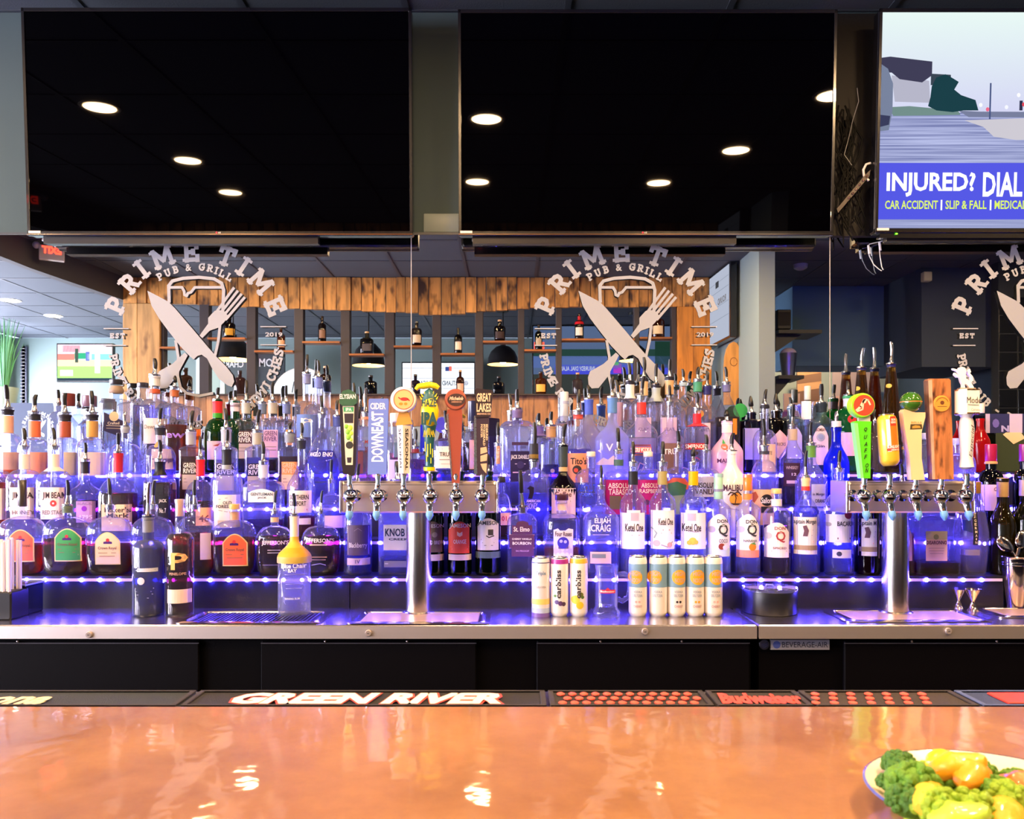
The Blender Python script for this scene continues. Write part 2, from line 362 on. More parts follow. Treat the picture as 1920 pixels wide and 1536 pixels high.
def slab(ch, cx, cy_, h, ang, th=.2, sx=1.):
    """letter centred at pixel (cx,cy_), up-axis turned by ang (0 = upright, clockwise); result in pixel coordinates, y down"""
    if ch == '&':
        v, f, asp = glyphs('&', .03); w = .85; vf = ([(x*w, z) for x, z in v], f)
    else:
        w, st, se = SLAB[ch]; vs = [stroke2(p, th) for p in st]+[fan([(x-s/2, z-.08), (x+s/2, z-.08), (x+s/2, z+.08), (x-s/2, z+.08)]) for x, z, s in se]
        vf = join2(*vs)
    ca, sa = cos(ang), sin(ang); out = []
    for x, z in vf[0]:
        u = (x-w/2)*h*sx; t = (z-.5)*h
        out.append((cx+u*ca+t*sa, cy_+u*sa-t*ca))
    return out, vf[1]
def logo():
    vs = []; cx, cy_ = 366, 637
    for ch, x, y, s in (('P', 217, 573, 1), ('R', 243, 531, 1), ('I', 266, 505, 1), ('M', 305, 483, 1), ('E', 357, 473, 1), ('T', 425, 481, 1), ('I', 457, 500, 1), ('M', 489, 529, 1), ('E', 516, 573, 1)):
        vs.append(slab(ch, x, y, 35, atan2(x-cx, cy_-y), .23, s))
    for ch, x, y in (('P', 300, 519), ('U', 314.6, 512), ('B', 329.5, 506), ('&', 354, 502), ('G', 379, 501), ('R', 394.8, 503.5), ('I', 406.5, 508), ('L', 417, 513), ('L', 430.5, 520)):
        vs.append(slab(ch, x, y, 13.5, atan2(x-cx, cy_-y), .24))
    c2x, c2y = 368, 640
    for k, ch in enumerate('PRIME RIB - BURGERS'):
        if ch == ' ': continue
        a = rad(79-4.5*k); x, y = c2x-157*sin(a), c2y+157*cos(a); vs.append(slab(ch, x, y, 15, a, .24))
    for k, ch in enumerate('SEHCIWDNAS'):
        a = rad(-82+5.9*k); x, y = c2x-157*sin(a), c2y+157*cos(a); vs.append(slab(ch, x, y, 17, a, .24))
    S = stroke2
    vs += [S([(319, 567), (318, 537), (325, 528), (345, 523), (375, 521), (403, 524), (417, 532), (421, 545), (419, 592)], 6),
           S([(321, 540), (343, 540), (347, 547), (348, 554), (352, 556), (354, 551), (360, 549), (367, 540), (418, 540)], 5),
           S([(331, 640), (336, 670), (335, 705), (340, 727), (352, 738), (375, 743), (400, 738)], 5), S([(414, 612), (411, 640), (405, 667)], 5),
           S([(197, 617), (243, 617)], 2), S([(197, 648.5), (238, 648.5)], 2), S([(490, 613.5), (537, 613.5)], 2), S([(490, 647.5), (537, 647.5)], 2)]
    knife = [(278, 546), (290, 552), (318, 567), (330, 579), (365, 620), (392, 652), (408, 670), (425, 687), (438, 704), (441, 716), (436, 726), (428, 723), (412, 711), (405, 700), (398, 689), (390, 673), (380, 666), (372, 668), (365, 675), (357, 668), (340, 650), (318, 622), (300, 598), (286, 574)]
    vs.append(fan(knife)); vs.append(fan([(296, 708), (300, 697), (325, 683), (348, 662), (354, 667), (345, 684), (332, 708), (316, 728), (303, 729), (297, 722)]))
    vs.append(fan([(376, 630), (381, 635), (395, 621), (412, 615), (422, 605), (430, 594), (420, 582), (404, 584), (392, 597), (392, 608)]))
    for a, b2 in (((406, 588), (440, 541)), ((413, 591), (447, 547)), ((419, 595), (454, 553)), ((425, 600), (460, 559))): vs.append(S([a, b2], 5))
    def t(s, x0, y0, x1, y1): v, f, _ = glyphs(s, .03); return [(x0+(x1-x0)*a, y1+(y0-y1)*c) for a, c in v], f
    for k, ch in enumerate('EST'): vs.append(slab(ch, 212+k*10, 630.5, 9, 0, .26))
    vs.append(t('2019', 499, 624, 531, 632.5))
    return join2(*vs)
LG = logo()
def place_logo(dx, parent):
    lay = {}
    for k, q in enumerate(LG[1]):
        for i in q: lay[i] = k
    v = [(PX(x+dx, MIR), MIR-.0012-.00002*lay[i], PZ(y, MIR)) for i, (x, y) in enumerate(LG[0])]
    o = O('etched_logo', (v, LG[1]), frost, parent, False); o['label'] = 'frosted grey knife, fork and lettering logo'
    return o
MX = [PX(-14, MIR), PX(771, MIR), PX(1556, MIR), PX(2341, MIR)]
mtop, mbot = 2.288, 1.20
for k, (a, b_, nme) in enumerate(((-3.6, MX[0], 'bar mirror panel hidden beyond the first tap tower side'), (MX[0], MX[1], 'wide wall mirror panel under the first dark television, etched with knife-and-fork logo'),
        (MX[1], MX[2], 'wide wall mirror panel under the second dark television, etched with knife-and-fork logo'), (MX[2], 3.4, 'wall mirror panel under the lit television showing the road, with cropped logo'))):
    if k == 0: nme = 'plain wall mirror panel beyond the straw holder, outermost of the bar mirrors'
    p = thing('mirror', nme, 'mirror', (0, 0, 0))
    O('mirror_glass', box(a+.0015, b_-.0015, MIR, MIR+.006, mbot, mtop), mm, p, False)
    O('edge', box(b_-.0015, b_+.0015, MIR-.0005, MIR+.006, mbot, mtop), edgeg, p, False)
    if k: place_logo((0, 806, 1588)[k-1], p)
# ------------------------------------------------------------------ stepped bottle shelf, counter, coolers
TD = .11; T0 = 2.58; TZ = [1.055, 1.1645, 1.272, 1.389]
SX0, SX1 = PX(20, T0), PX(1885, T0)
sh = thing('bottle_shelf', 'four-stepped black liquor shelf with blue LED strips on each step', 'shelf', (0, 0, .95))
blk = pbr('#1b1a26', .35, bump=.25, bs=300, spec=.6)
for k in range(4):
    y0 = T0+TD*k; zb = .95 if k == 0 else TZ[k-1]
    x0, x1 = (SX0, SX1) if k == 0 else (-2.6, 2.75)
    # risers in panels with seams
    cuts = [x0, PX(655, T0), PX(1420, T0), x1]
    for i in range(3):
        O('riser', box(cuts[i]+.0015, cuts[i+1]-.0015, y0+.008, y0+.02, zb-.95, TZ[k]-.95-.012), blk, sh, False)
    O('step', box(x0, x1, y0, y0+TD+(.0 if k < 3 else -.01), TZ[k]-.95-.012, TZ[k]-.95), blk, sh, False)
    for sx_ in (x0, x1-.012): O('side_panel', box(sx_, sx_+.012, y0+.02, MIR-.012, (0 if k == 0 else TZ[k-1]-.95), TZ[k]-.95-.012), blk, sh, False)
tape = pbr('#d9c4f0', .4)
ledm = emis('#4a3cff', LED_E)
LEDM = None
for k in range(4):
    y0 = T0+TD*k; z = TZ[k]-.012; x0, x1 = (SX0+.03, SX1-.01) if k == 0 else (-2.3, 2.6)
    s = thing('led_strip', ['LED strip of white-blue dots along the lowest step, nearest the counter', 'LED strip behind the front bottles along the second step', 'LED strip along the third step of the shelf', 'LED strip along the topmost step, just before the mirror'][k], 'light', (0, y0, z))
    O('tape', box(x0, x1, -.0015, .0, -.0045, .0045), tape, s, False)
    n = int((x1-x0)/.0592)
    for i in range(n):
        px_ = x0+.022+i*.0592
        if LEDM is None:
            o = O('led', sphere((0, 0, 0),   .0066, 10, 6, 1, .5, 1), ledm, s, True, (px_, -.002, 0)); LEDM = o.data
        else:
            o = bpy.data.objects.new('led', LEDM); COL.objects.link(o); o.parent = s; o.location = (px_, -.002, 0)
steel = metalm('#c8c2c6', .27, True); chrome = metalm('#dadade', .08); brushed = metalm('#c2bcb8', .26, True, 'z')
CF = 2.31
ctop = MB()
jx = PX(1421, CF)
for k, (a, b_, l) in enumerate(((-2.6, jx-.002, 'steel top carrying the cans and first tap tower'), (jx+.002, 2.75, 'steel top carrying the round tub and second tap tower'))):
    c = thing('back_bar_cooler', 'keg cooler with '+l, 'cooler', ((a+b_)/2, 2.6, 0))
    ox = -(a+b_)/2; oy = -2.6
    O('steel_top', box(a+ox, b_+ox, CF+oy, MIR-.02+oy, .91, .95, .003), steel, c, False)
    O('front_apron', box(a+.001+ox, b_-.001+ox, CF-.0015+oy, CF+oy, .9105, .9465), metalm('#e6dad6', .5, True), c, False)
    O('cabinet', box(a+.01+ox, b_-.01+ox, CF+.03+oy, MIR-.03+oy, .08, .91), pbr('#020103', .6, bump=.2, bs=200, spec=.08), c, False)
    doors = ((-2.55, PX(374, 2.33)), (PX(490, 2.33), PX(893, 2.33)), (PX(1006, 2.33), PX(1405, 2.33))) if k == 0 else ((PX(1582, 2.33), PX(2000, 2.33)),)
    for d0, d1 in doors:
        dr = O('door', box(d0+ox, d1+ox, CF+.015+oy, CF+.03+oy, .12, .9, .003), pbr('#020105', .6, bump=.2, bs=200, spec=.1), c, False)
        O('door_edge', box(d0+ox, d1+ox, CF+.0145+oy, CF+.0165+oy, .893, .895), pbr('#5a5862', .4), dr, False)
        for q in (.3, .68): O('screw', sphere((d0+(d1-d0)*q+ox, CF+.013+oy, .9), .004, 8, 6), steel, dr)
    for lx, ly in (((168, 1190), (691, 1187), (1209, 1184)) if k == 0 else ((1777, 1183),)):
        lk = O('lock', lathe_y([(.0001, -.006), (.008, -.006), (.0095, -.003), (.0095, 0)], 18, (PX(lx, CF)+ox, CF-.0015+oy, PZ(ly, CF))), pbr('#c0b2b0', .3, metal=.5), c)
        O('key_slot', box(PX(lx, CF)+ox-.003, PX(lx, CF)+ox+.003, CF-.0085+oy, CF-.0076+oy, PZ(ly, CF)-.0008, PZ(ly, CF)+.0008), pbr('#222222'), lk, False)
    if k == 1:
        D = CF+.02
        pl = O('name_plate', box(PX(1445, D)+ox, PX(1555, D)+ox, D-.001+oy, D+.01+oy, PZ(1218.5, D), PZ(1200, D)), pbr('#9a9aa8', .4, metal=.3), c, False)
        O('lettering', flat(text2d('BEVERAGE-AIR', PX(1466, D)+ox, PZ(1214, D), PX(1552, D)+ox, PZ(1203.5, D), .0), D-.0016+oy), pbr('#1c2036', .5), pl, False)
        O('emblem', flat(disc2(PX(1456, D)+ox, PZ(1209, D), .011), D-.0016+oy), pbr('#45549a', .5), pl, False)
        em = O('round_badge', lathe_y([(.0001, -.003), (.014, -.002), (.015, 0)], 24, (PX(1433, D)+ox, D+oy, PZ(1209, D))), metalm('#8c8c9c', .35), c)
        for q in (-.5, 0, .5): O('wave', flat(stroke2([(PX(1433, D)+ox-.009, PZ(1209, D)+q*.01), (PX(1433, D)+ox-.002, PZ(1209, D)+q*.01-.004), (PX(1433, D)+ox+.009, PZ(1209, D)+q*.01+.002)], .0022), D-.0036+oy), pbr('#232a50'), em, False)
# ------------------------------------------------------------------ front bar: glossy copper-coloured top
bm, nt, b = nm('bar_resin'); N = nt.nodes.new; L = nt.links.new
tc = N('ShaderNodeTexCoord'); n1 = N('ShaderNodeTexNoise'); n1.inputs['Scale'].default_value = 5; n1.inputs['Detail'].default_value = 6; n1.inputs['Roughness'].default_value = .7; L(tc.outputs['Object'], n1.inputs[0])
r = N('ShaderNodeValToRGB'); r.color_ramp.elements[0].position = .33; r.color_ramp.elements[1].position = .7
r.color_ramp.elements[0].color = (*hx('#865a33'), 1); r.color_ramp.elements[1].color = (*hx('#aa7b4d'), 1); L(n1.outputs['Fac'], r.inputs[0]); L(r.outputs[0], b.inputs['Base Color'])
b.inputs['Roughness'].default_value = .4; b.inputs['Coat Weight'].default_value = 1; b.inputs['Coat Roughness'].default_value = .04
bp = N('ShaderNodeBump'); bp.inputs['Strength'].default_value = .25; bp.inputs['Distance'].default_value = .002; n2 = N('ShaderNodeTexNoise'); n2.inputs['Scale'].default_value = 22; L(tc.outputs['Object'], n2.inputs[0]); L(n2.outputs['Fac'], bp.inputs['Height']); L(bp.outputs[0], b.inputs['Coat Normal'])
BZ = 1.07; BY = 1.115
bar = thing('bar_counter', 'long customer bar with glossy copper-orange resin top', 'bar counter', (0, .7, 0))
O('bar_top', box(-3.2, 3.2, .2-.7, BY-.7, BZ-.04, BZ, .004), bm, bar, False)
O('bar_front', box(-3.2, 3.2, .45-.7, .55-.7, 0, BZ-.04), pbr('#2a1d16', .5), bar, False)
O('drink_rail', box(-3.2, 3.2, BY-.7, BY+.1-.7, BZ-.05, BZ-.008), pbr('#1a1818', .4), bar, False)
# ================================================================== bottles
BLACKR = pbr('#15161a', .35); STEELS = metalm('#d5d5d8', .15)
LBL = {}
def paper(c, rough=.6): return pbr(c, rough, spec=.3)
SPOUT = {}
def spout_mesh(kind):
    if kind in SPOUT: return SPOUT[kind]
    # unit: total length 1 above the bottle mouth (scaled to need); built at .08 m
    a = MB(); a.add(lathe([(.0001, -.012), (.008, -.012), (.0085, 0), (.0125, .001), (.0125, .0035), (.006, .006), (.0048, .014), (.0036, .032), (.0036, .036)], 14), STEELS)
    t = MB()
    if kind == 'cone': t.add(lathe([(.0042, .030), (.0062, .034), (.0055, .052), (.0028, .074), (.0015, .078)], 12))
    else: t.add(tube([(0, 0, .031), (0, 0, .05), (.0012, 0, .066), (.0035, 0, .079)], [.0044, .0048, .0046, .0034], 10))
    SPOUT[kind] = (a.build('pour_spout'), t.build('spout_tip', BLACKR if kind != 'steel' else STEELS))
    for o in SPOUT[kind]: COL.objects.unlink(o)
    return SPOUT[kind]
ROWG = {1: 'liquor bottles on the lowest step', 2: 'liquor bottles on the second step', 3: 'liquor bottles on the third step', 4: 'liquor bottles on the topmost step', 0: 'bottles standing on the steel counter', 5: 'bottles on the wood frame shelves'}
def sh_default(sh, top, rz, rd, cx):
    base = HOR+(EYE-rz)/rd*F; s_ = sh if sh is not None else top+(base-top)*.36
    return s_+(base-s_)*((cx*7) % 10)/22
def rowpos(row):
    if row == 0: return 2.50, .95
    return T0+TD*(row-1)+.052, TZ[row-1]
CLEAR = '#eef0ff'
def bottle(row, cx, w, top, label, sh=None, nk=None, st='r', n=2., asp=1., nw=17, glass=CLEAR, haze=.09, liq=None, cap='s', tip=None, band=None, art=(), D=None, z0=None, name='liquor_bottle', grp=None, real=None, hcol=None):
    """one bottle, sized and placed from the photograph. st: r round shoulder, s sloping, c cone, b bulbous, f flat shoulder.
    art: ('r',x0,y0,x1,y1,col) paper, ('a',...) arched-top paper, ('d',cx,cy,r,col) disc, ('t',text,x0,y0,x1,y1,col), ('p',[(x,y)..],col), ('l',[(x,y)..],w,col)"""
    rd, rz = rowpos(row) if D is None else (D, z0)
    X = PX(cx, rd); H = PZ(top, rd)-rz; R = w/2*rd/F; rn = nw/2*rd/F; bR = min(R*asp, .051)
    if liq is None and haze < .3 and art and st not in 't': liq = ('#e6ecff', sh_default(sh, top, rz, rd, cx), .04)
    if sh is None: sh = top+(HOR+(EYE-rz)/rd*F-top)*.36
    if nk is None: nk = top+(sh-top)*.6
    zs = PZ(sh, rd)-rz; zn = PZ(nk, rd)-rz
    pf = []  # (z, k)
    if st == 'b': pf += [(0, .62), (.03*H, .78), (.14*zs, .9), (.45*zs, .99), (.75*zs, 1)]
    elif st == 't': pf += [(0, .55), (.02*H, .62), (.5*zs, .82)]
    else: pf += [(0, .86), (.012*H, .97), (.03*H, 1)]
    pf.append((zs, 1))
    for i in range(1, 8):
        s = i/8.
        k = {'r': sqrt(max(0, 1-s*s))*.85+(1-s)*.15, 's': .5+.5*cos(pi*s), 'c': (1-s), 't': (1-s)**.9, 'b': sqrt(max(0, 1-s*s)), 'f': 1-s**3}[st]
        pf.append((zs+(zn-zs)*s, k))
    pf += [(zn, 0), (H*.5+zn*.5, 0)]
    rows = [(z, rn+(R-rn)*k, rn+(bR-rn)*k, 2+(n-2)*min(1, k*1.3)) for z, k in pf]
    lip = min(.012, (H-zn)*.3)
    rows += [(H-lip, rn, rn, 2), (H-lip*.98, rn*1.13, rn*1.13, 2), (H-.001, rn*1.13, rn*1.13, 2), (H, rn*.95, rn*.95, 2)]
    seg = 28 if n < 3 else 32
    def ring(z, a, b_, m, sc=1.):
        out = []
        for i in range(seg):
            t = 2*pi*(i+.5)/seg; c, s = cos(t), sin(t)
            out.append((a*sc*math.copysign(abs(c)**(2/m), c), b_*sc*math.copysign(abs(s)**(2/m), s), z))
        return out
    def loft(rs, sc=1., cap_top=False):
        v = []; f = []
        for z, a, b_, m in rs: v += ring(z, a, b_, m, sc)
        for k in range(len(rs)-1):
            for i in range(seg):
                j = (i+1) % seg; f.append((k*seg+i, k*seg+j, k*seg+seg+j, k*seg+seg+i))
        f.append(tuple(range(seg-1, -1, -1)))
        if cap_top: f.append(tuple((len(rs)-1)*seg+i for i in range(seg)))
        return v, f
    def at(z):
        z = max(0, min(H, z))
        for (z1, a1, b1, m1), (z2, a2, b2, m2) in zip(rows, rows[1:]):
            if z1 <= z <= z2:
                t = (z-z1)/max(z2-z1, 1e-6); return a1+(a2-a1)*t, b1+(b2-b1)*t, m1+(m2-m1)*t
        return rows[-1][1:]
    base = real if real else Vector((X, rd, rz))
    root = thing(name, label, 'bottle', base, grp or ROWG.get(row))
    if liq and (liq[2] if len(liq) > 2 else .45) > .35 and haze < .2: haze = .05
    sgn = -1 if real is None else 1
    opaque = haze > .9
    O('glass', loft(rows), pbr(glass, .25, coat=.5) if opaque else glassm(glass, haze, hcol), root)
    if liq:
        lc, ly = liq[0], liq[1]; lz = PZ(ly, rd)-rz; lz = max(.02, min(lz, H*.93))
        rs = [(.006, *rows[1][1:])]+[q for q in rows if .008 < q[0] < lz]; rs.append((lz, *at(lz)))
        O('liquid', loft(rs, .93, True), liquidm(lc, liq[2] if len(liq) > 2 else .45), root)
    def proj(vf2, eps):
        v = []
        for x, z in vf2[0]:
            a, b_, m = at(z); x = max(-a*.985, min(a*.985, x)); q = min(abs(x)/a, .985); v.append((x, sgn*(b_*(1-q**m)**(1/m)+eps), z))
        return v, vf2[1]
    fD = rd-bR
    lx = lambda p: (p-960)/F*fD-X
    lz_ = lambda q: PZ(q, fD)-rz
    def grid(x0, z0_, x1, z1_, arch=0., nx=10, nz=1):
        v = []; f = []; nz = 4 if (st in 'sctb') or arch else 1
        for j in range(nz+1):
            for i in range(nx+1):
                u = i/nx; zt = z1_-arch*(2*u-1)**2*(z1_-z0_)
                v.append((x0+(x1-x0)*u, z0_+(zt-z0_)*j/nz))
        for j in range(nz):
            for i in range(nx): a = j*(nx+1)+i; f.append((a, a+1, a+nx+2, a+nx+1))
        return v, f
    lab = None; last = {}
    for ai, it in enumerate(art):
        k = it[0]; eps = .0006+.00022*ai
        if k in 'ra':
            vf = grid(lx(it[1]), lz_(it[4]), lx(it[3]), lz_(it[2]), .28 if k == 'a' else 0); mt = paper(it[5])
            if k == 'r' and lab is not None and it[6:] == ('s',): o = O('printed_band', proj(vf, eps), mt, lab, False); continue
            o = O('label', proj(vf, eps), mt, root, False); lab = o
        elif k == 'd':
            o = O('emblem', proj(disc2(lx(it[1]), lz_(it[2]), it[3]*fD/F), eps+.0004), paper(it[4]), lab or root, False)
        elif k == 't':
            v, f = text2d(it[1], lx(it[2]), lz_(it[5]), lx(it[4]), lz_(it[3])); o = O('lettering', proj((v, f), eps+.0005), paper(it[6]), lab or root, False)
        elif k == 'p':
            o = O('emblem' if lab else 'label', proj(strips([(lx(a), lz_(c)) for a, c in it[1]]), eps+.0003), paper(it[2]), lab or root, False)
            if lab is None: lab = o
        elif k == 'l':
            o = O('printed_line', proj(stroke2([(lx(a), lz_(c)) for a, c in it[1]], it[2]*fD/F), eps+.0004), paper(it[3]), lab or root, False)
    for bnd in (band or ()):
        bc, b0, b1 = bnd; z1 = PZ(b0, rd)-rz; z0_ = PZ(b1, rd)-rz
        zz = [z0_+(z1-z0_)*i/4 for i in range(5)]
        O('neck_band', lathe([(at(z)[0]*1.04+.0006, z) for z in zz], 20, close=False), paper(bc, .45), root)
    if cap == 's' or cap == 'cone' or cap == 'steel':
        sa, st_ = spout_mesh(cap); tp = tip if tip is not None else top-42
        zt = (PZ(tp, rd)-rz-H)/.079
        a = sa.copy(); COL.objects.link(a); a.parent = root; a.location = (0, 0, H); a.scale = (max(1., rn/.0105), max(1., rn/.0105), zt); a.rotation_euler = (rad(rnd.uniform(-3, 3)), rad(rnd.uniform(-4, 4)), rnd.uniform(0, 6.28))
        t = st_.copy(); COL.objects.link(t); t.parent = a
    elif cap:
        col_, c0, c1, cw = cap; z1 = PZ(c0, rd)-rz; z0_ = PZ(c1, rd)-rz; r_ = cw/2*rd/F
        O('cap', lathe([(r_*.98, z0_), (r_, z0_+.001), (r_, z1-.002), (r_*.9, z1)], 20), pbr(col_, .3, coat=.3), root)
    return root
B = bottle
CR = dict(st='b', n=3, asp=.6, nw=16)
crown = lambda c, lc, lx0, lx1, ly0, ly1, txt='': [('a', lx0-2, ly0-2, lx1+2, ly1+2, '#d8c48c'), ('a', lx0, ly0, lx1, ly1, lc), ('d', c, ly0+13, 3.2, '#c8313a'), ('a', c-8, ly0+15, c+8, ly0+20, '#4a1d6e'), ('t', 'Crown Royal', lx0+4, ly0+25, lx1-4, ly0+32, '#7a5a48'), ('l', [(lx0+5, ly0+37), (lx1-5, ly0+37)], 1., '#8a6a50'), ('l', [(lx0+7, ly0+43), (lx1-7, ly0+43)], 1., '#8a6a50')]
# ---- lowest step
WH = '#5a1410'
B(1, 42, 84, 948, 'squat whisky bottle with peach-orange arched label behind the straws', 1000, 968, liq=(WH, 1020), cap=('#3a3228', 900, 950, 15), art=crown(38, '#d9694e', 17, 59, 995, 1052), **CR)
B(1, 126, 84, 948, 'squat whisky bottle with green arched label', 1000, 968, liq=(WH, 1010), tip=900, art=crown(125, '#3f9a55', 104, 147, 993, 1051), band=[('#5c6b58', 948, 962)], **CR)
B(1, 207, 84, 948, 'squat whisky bottle with cream arched label', 1000, 968, liq=(WH, 1020), tip=897, art=crown(202, '#f0cda6', 180, 222, 1000, 1057), **CR)
B(1, 287, 78, 948, 'squat whisky bottle with no label showing, behind the tall silvery counter bottle', 1000, 968, liq=(WH, 1030), tip=900, **CR)
B(1, 366, 74, 948, 'squat whisky bottle with pale side label behind the gold letter P bottle', 1000, 968, liq=(WH, 1000), tip=900, art=[('r', 375, 1000, 392, 1050, '#c9b2c4')], **CR)
B(1, 440, 78, 954, 'squat whisky bottle with orange arched label and gold crown stopper', 1000, 975, liq=(WH, 1008), cap=('#e0b96a', 945, 955, 20), art=crown(439, '#ee6a44', 419, 461, 1003, 1060), band=[('#c99a7a', 960, 975)], **CR)
JF = dict(st='b', n=2.4, asp=.8, nw=14)
B(1, 515, 66, 958, 'round bourbon flask lettered in white, beside the orange-labelled squat bottle', 1012, 985, liq=('#3a0a10', 1006), tip=920, art=[('t', "JEFFERSON'S", 490, 1014, 538, 1024, '#efe6e6'), ('l', [(502, 1032), (525, 1032)], 1.5, '#cfc0c8'), ('l', [(502, 1037), (525, 1037)], 1.5, '#cfc0c8'), ('l', [(492, 1060), (524, 1060)], 1, '#b8a8b8')], band=[('#d8b48c', 970, 979)], **JF)
B(1, 602, 72, 958, 'round bourbon flask lettered in white, beside the tap tower', 1012, 985, liq=('#3a0a10', 1006), tip=920, art=[('t', "JEFFERSON'S", 571, 1010, 625, 1020, '#efe6e6'), ('l', [(581, 1022), (612, 1022)], 3, '#e8c8b0'), ('l', [(580, 1045), (612, 1045)], 2, '#d09a70'), ('l', [(582, 1050), (610, 1050)], 1.4, '#b08a80'), ('l', [(584, 1060), (600, 1057), (610, 1060)], 1, '#c0b0b8')], **JF)
B(1, 671, 52, 905, 'slim bottle with purple-grey script label and cream strip, under the first taps', 975, 955, liq=('#2a3a90', 1000, .3), tip=870, art=[('r', 650, 985, 691, 1042, '#6b5a78'), ('l', [(652, 987), (689, 987), (689, 1040), (652, 1040), (652, 987)], .8, '#cdb9cf'), ('l', [(664, 996), (671, 991), (678, 996)], 1, '#a08cab'), ('t', 'Blackberry', 654, 1018, 687, 1030, '#f2e6f2'), ('r', 650, 1047, 691, 1060, '#e9d3cf'), ('t', '1V', 666, 1050, 675, 1057, '#6b5a78')])
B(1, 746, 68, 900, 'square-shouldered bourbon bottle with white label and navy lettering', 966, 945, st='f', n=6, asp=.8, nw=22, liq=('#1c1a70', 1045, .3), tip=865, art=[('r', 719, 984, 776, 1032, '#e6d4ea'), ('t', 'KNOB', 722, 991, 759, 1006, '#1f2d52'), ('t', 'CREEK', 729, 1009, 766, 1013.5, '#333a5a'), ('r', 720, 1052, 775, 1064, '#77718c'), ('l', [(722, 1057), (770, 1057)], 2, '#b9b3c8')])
JM = dict(st='r', nw=18)
B(1, 811, 44, 885, 'green whiskey bottle with brown label, half behind the steel column', 972, 930, glass='#2f5a3c', liq=('#12302a', 965, .5), tip=850, art=[('a', 790, 978, 832, 1036, '#74604a'), ('t', 'JAMESON', 792, 983, 831, 992, '#e8dcc8'), ('d', 815, 1003, 5, '#a8967a'), ('t', 'COLD BREW', 795, 1014, 831, 1021, '#e0d4bc'), ('r', 790, 1040, 832, 1052, '#e8d2c2')], **JM)
B(1, 862, 46, 885, 'green whiskey bottle with bright orange-red label', 968, 930, glass='#2f5a3c', liq=('#12402a', 960, .5), tip=850, art=[('a', 840, 978, 883, 1038, '#f2573f'), ('t', 'JAMESON', 842, 982, 882, 992, '#ffe6da'), ('p', [(857, 997), (862, 1000), (867, 997), (867, 1004), (862, 1007), (857, 1004)], '#ffd8c8'), ('t', 'ORANGE', 850, 1012, 874, 1020, '#ffe0d2'), ('l', [(845, 1026), (879, 1026)], 1, '#ffc0a8'), ('l', [(847, 1030), (877, 1030)], 1, '#ffc0a8'), ('r', 840, 1040, 883, 1051, '#ecd4c6')], **JM)
B(1, 915, 48, 885, 'green whiskey bottle with cream label and small barrel emblem', 962, 930, glass='#2f5a3c', liq=('#12402a', 955, .5), tip=850, art=[('a', 891, 972, 939, 1032, '#efe7e2'), ('t', 'JAMESON', 894, 977, 937, 987, '#3a4238'), ('r', 915, 993, 925, 1004, '#4a4640', 's'), ('l', [(912, 1005), (917, 1008), (926, 1005)], 2, '#4a4640'), ('l', [(902, 1012), (929, 1012)], 1, '#c9a8a0'), ('l', [(904, 1018), (927, 1018)], 1, '#b8aeaa'), ('l', [(908, 1023), (924, 1023)], 1.3, '#9a8f8c'), ('r', 891, 1035, 939, 1047, '#5d7272')], **JM)
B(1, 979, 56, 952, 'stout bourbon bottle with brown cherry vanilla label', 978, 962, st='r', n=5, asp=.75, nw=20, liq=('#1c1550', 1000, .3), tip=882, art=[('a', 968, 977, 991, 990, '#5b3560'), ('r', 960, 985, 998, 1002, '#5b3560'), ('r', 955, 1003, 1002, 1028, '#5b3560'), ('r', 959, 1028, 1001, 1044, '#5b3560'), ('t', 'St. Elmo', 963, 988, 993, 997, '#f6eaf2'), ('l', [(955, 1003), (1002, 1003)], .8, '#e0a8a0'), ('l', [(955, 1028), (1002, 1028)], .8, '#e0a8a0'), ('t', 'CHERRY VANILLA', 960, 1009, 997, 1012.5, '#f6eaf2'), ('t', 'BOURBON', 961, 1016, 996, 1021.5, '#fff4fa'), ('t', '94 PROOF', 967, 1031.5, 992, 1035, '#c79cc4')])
B(1, 1053, 70, 938, 'round-shouldered bourbon bottle with white ragged-top label and dark stopper', 978, 962, st='b', n=2.2, asp=.8, nw=19, liq=('#a8402a', 1026), cap=('#4b2a3c', 927, 938, 25), band=[('#f0d0cc', 944, 957)], art=[('p', [(1038, 994), (1046, 991), (1050, 995), (1060, 995), (1066, 991), (1075, 993), (1075, 1056), (1038, 1056)], '#f0dfe8'), ('t', 'Four Roses', 1041, 997, 1072, 1006, '#3a2c44'), ('d', 1056, 1018, 11, '#3f35b8'), ('r', 1047, 1023, 1066, 1029, '#6b5a78', 's'), ('d', 1052, 1015, 3, '#b9b4ff'), ('d', 1060, 1016, 3, '#b9b4ff')])
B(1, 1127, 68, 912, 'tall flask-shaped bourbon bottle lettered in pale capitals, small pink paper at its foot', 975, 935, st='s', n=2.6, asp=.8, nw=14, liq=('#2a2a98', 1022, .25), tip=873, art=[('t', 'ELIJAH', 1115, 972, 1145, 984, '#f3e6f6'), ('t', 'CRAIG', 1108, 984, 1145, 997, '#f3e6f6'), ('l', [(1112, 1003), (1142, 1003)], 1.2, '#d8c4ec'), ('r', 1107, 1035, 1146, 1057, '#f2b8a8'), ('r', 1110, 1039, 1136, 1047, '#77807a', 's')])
KO = dict(st='s', nw=17)
B(1, 1187, 50, 868, 'vodka bottle with plain white label and black neck band', 945, 912, band=[('#22242e', 884, 909)], tip=828, art=[('r', 1164, 962, 1210, 1030, '#f6eef6'), ('r', 1176, 957, 1201, 966, '#f6eef6'), ('r', 1183, 962, 1198, 977, '#c4b8c8', 's'), ('t', 'Ketel One', 1173, 982, 1207, 997, '#2b2026'), ('l', [(1184, 1004), (1200, 1004)], 1, '#a8a0a8')], **KO)
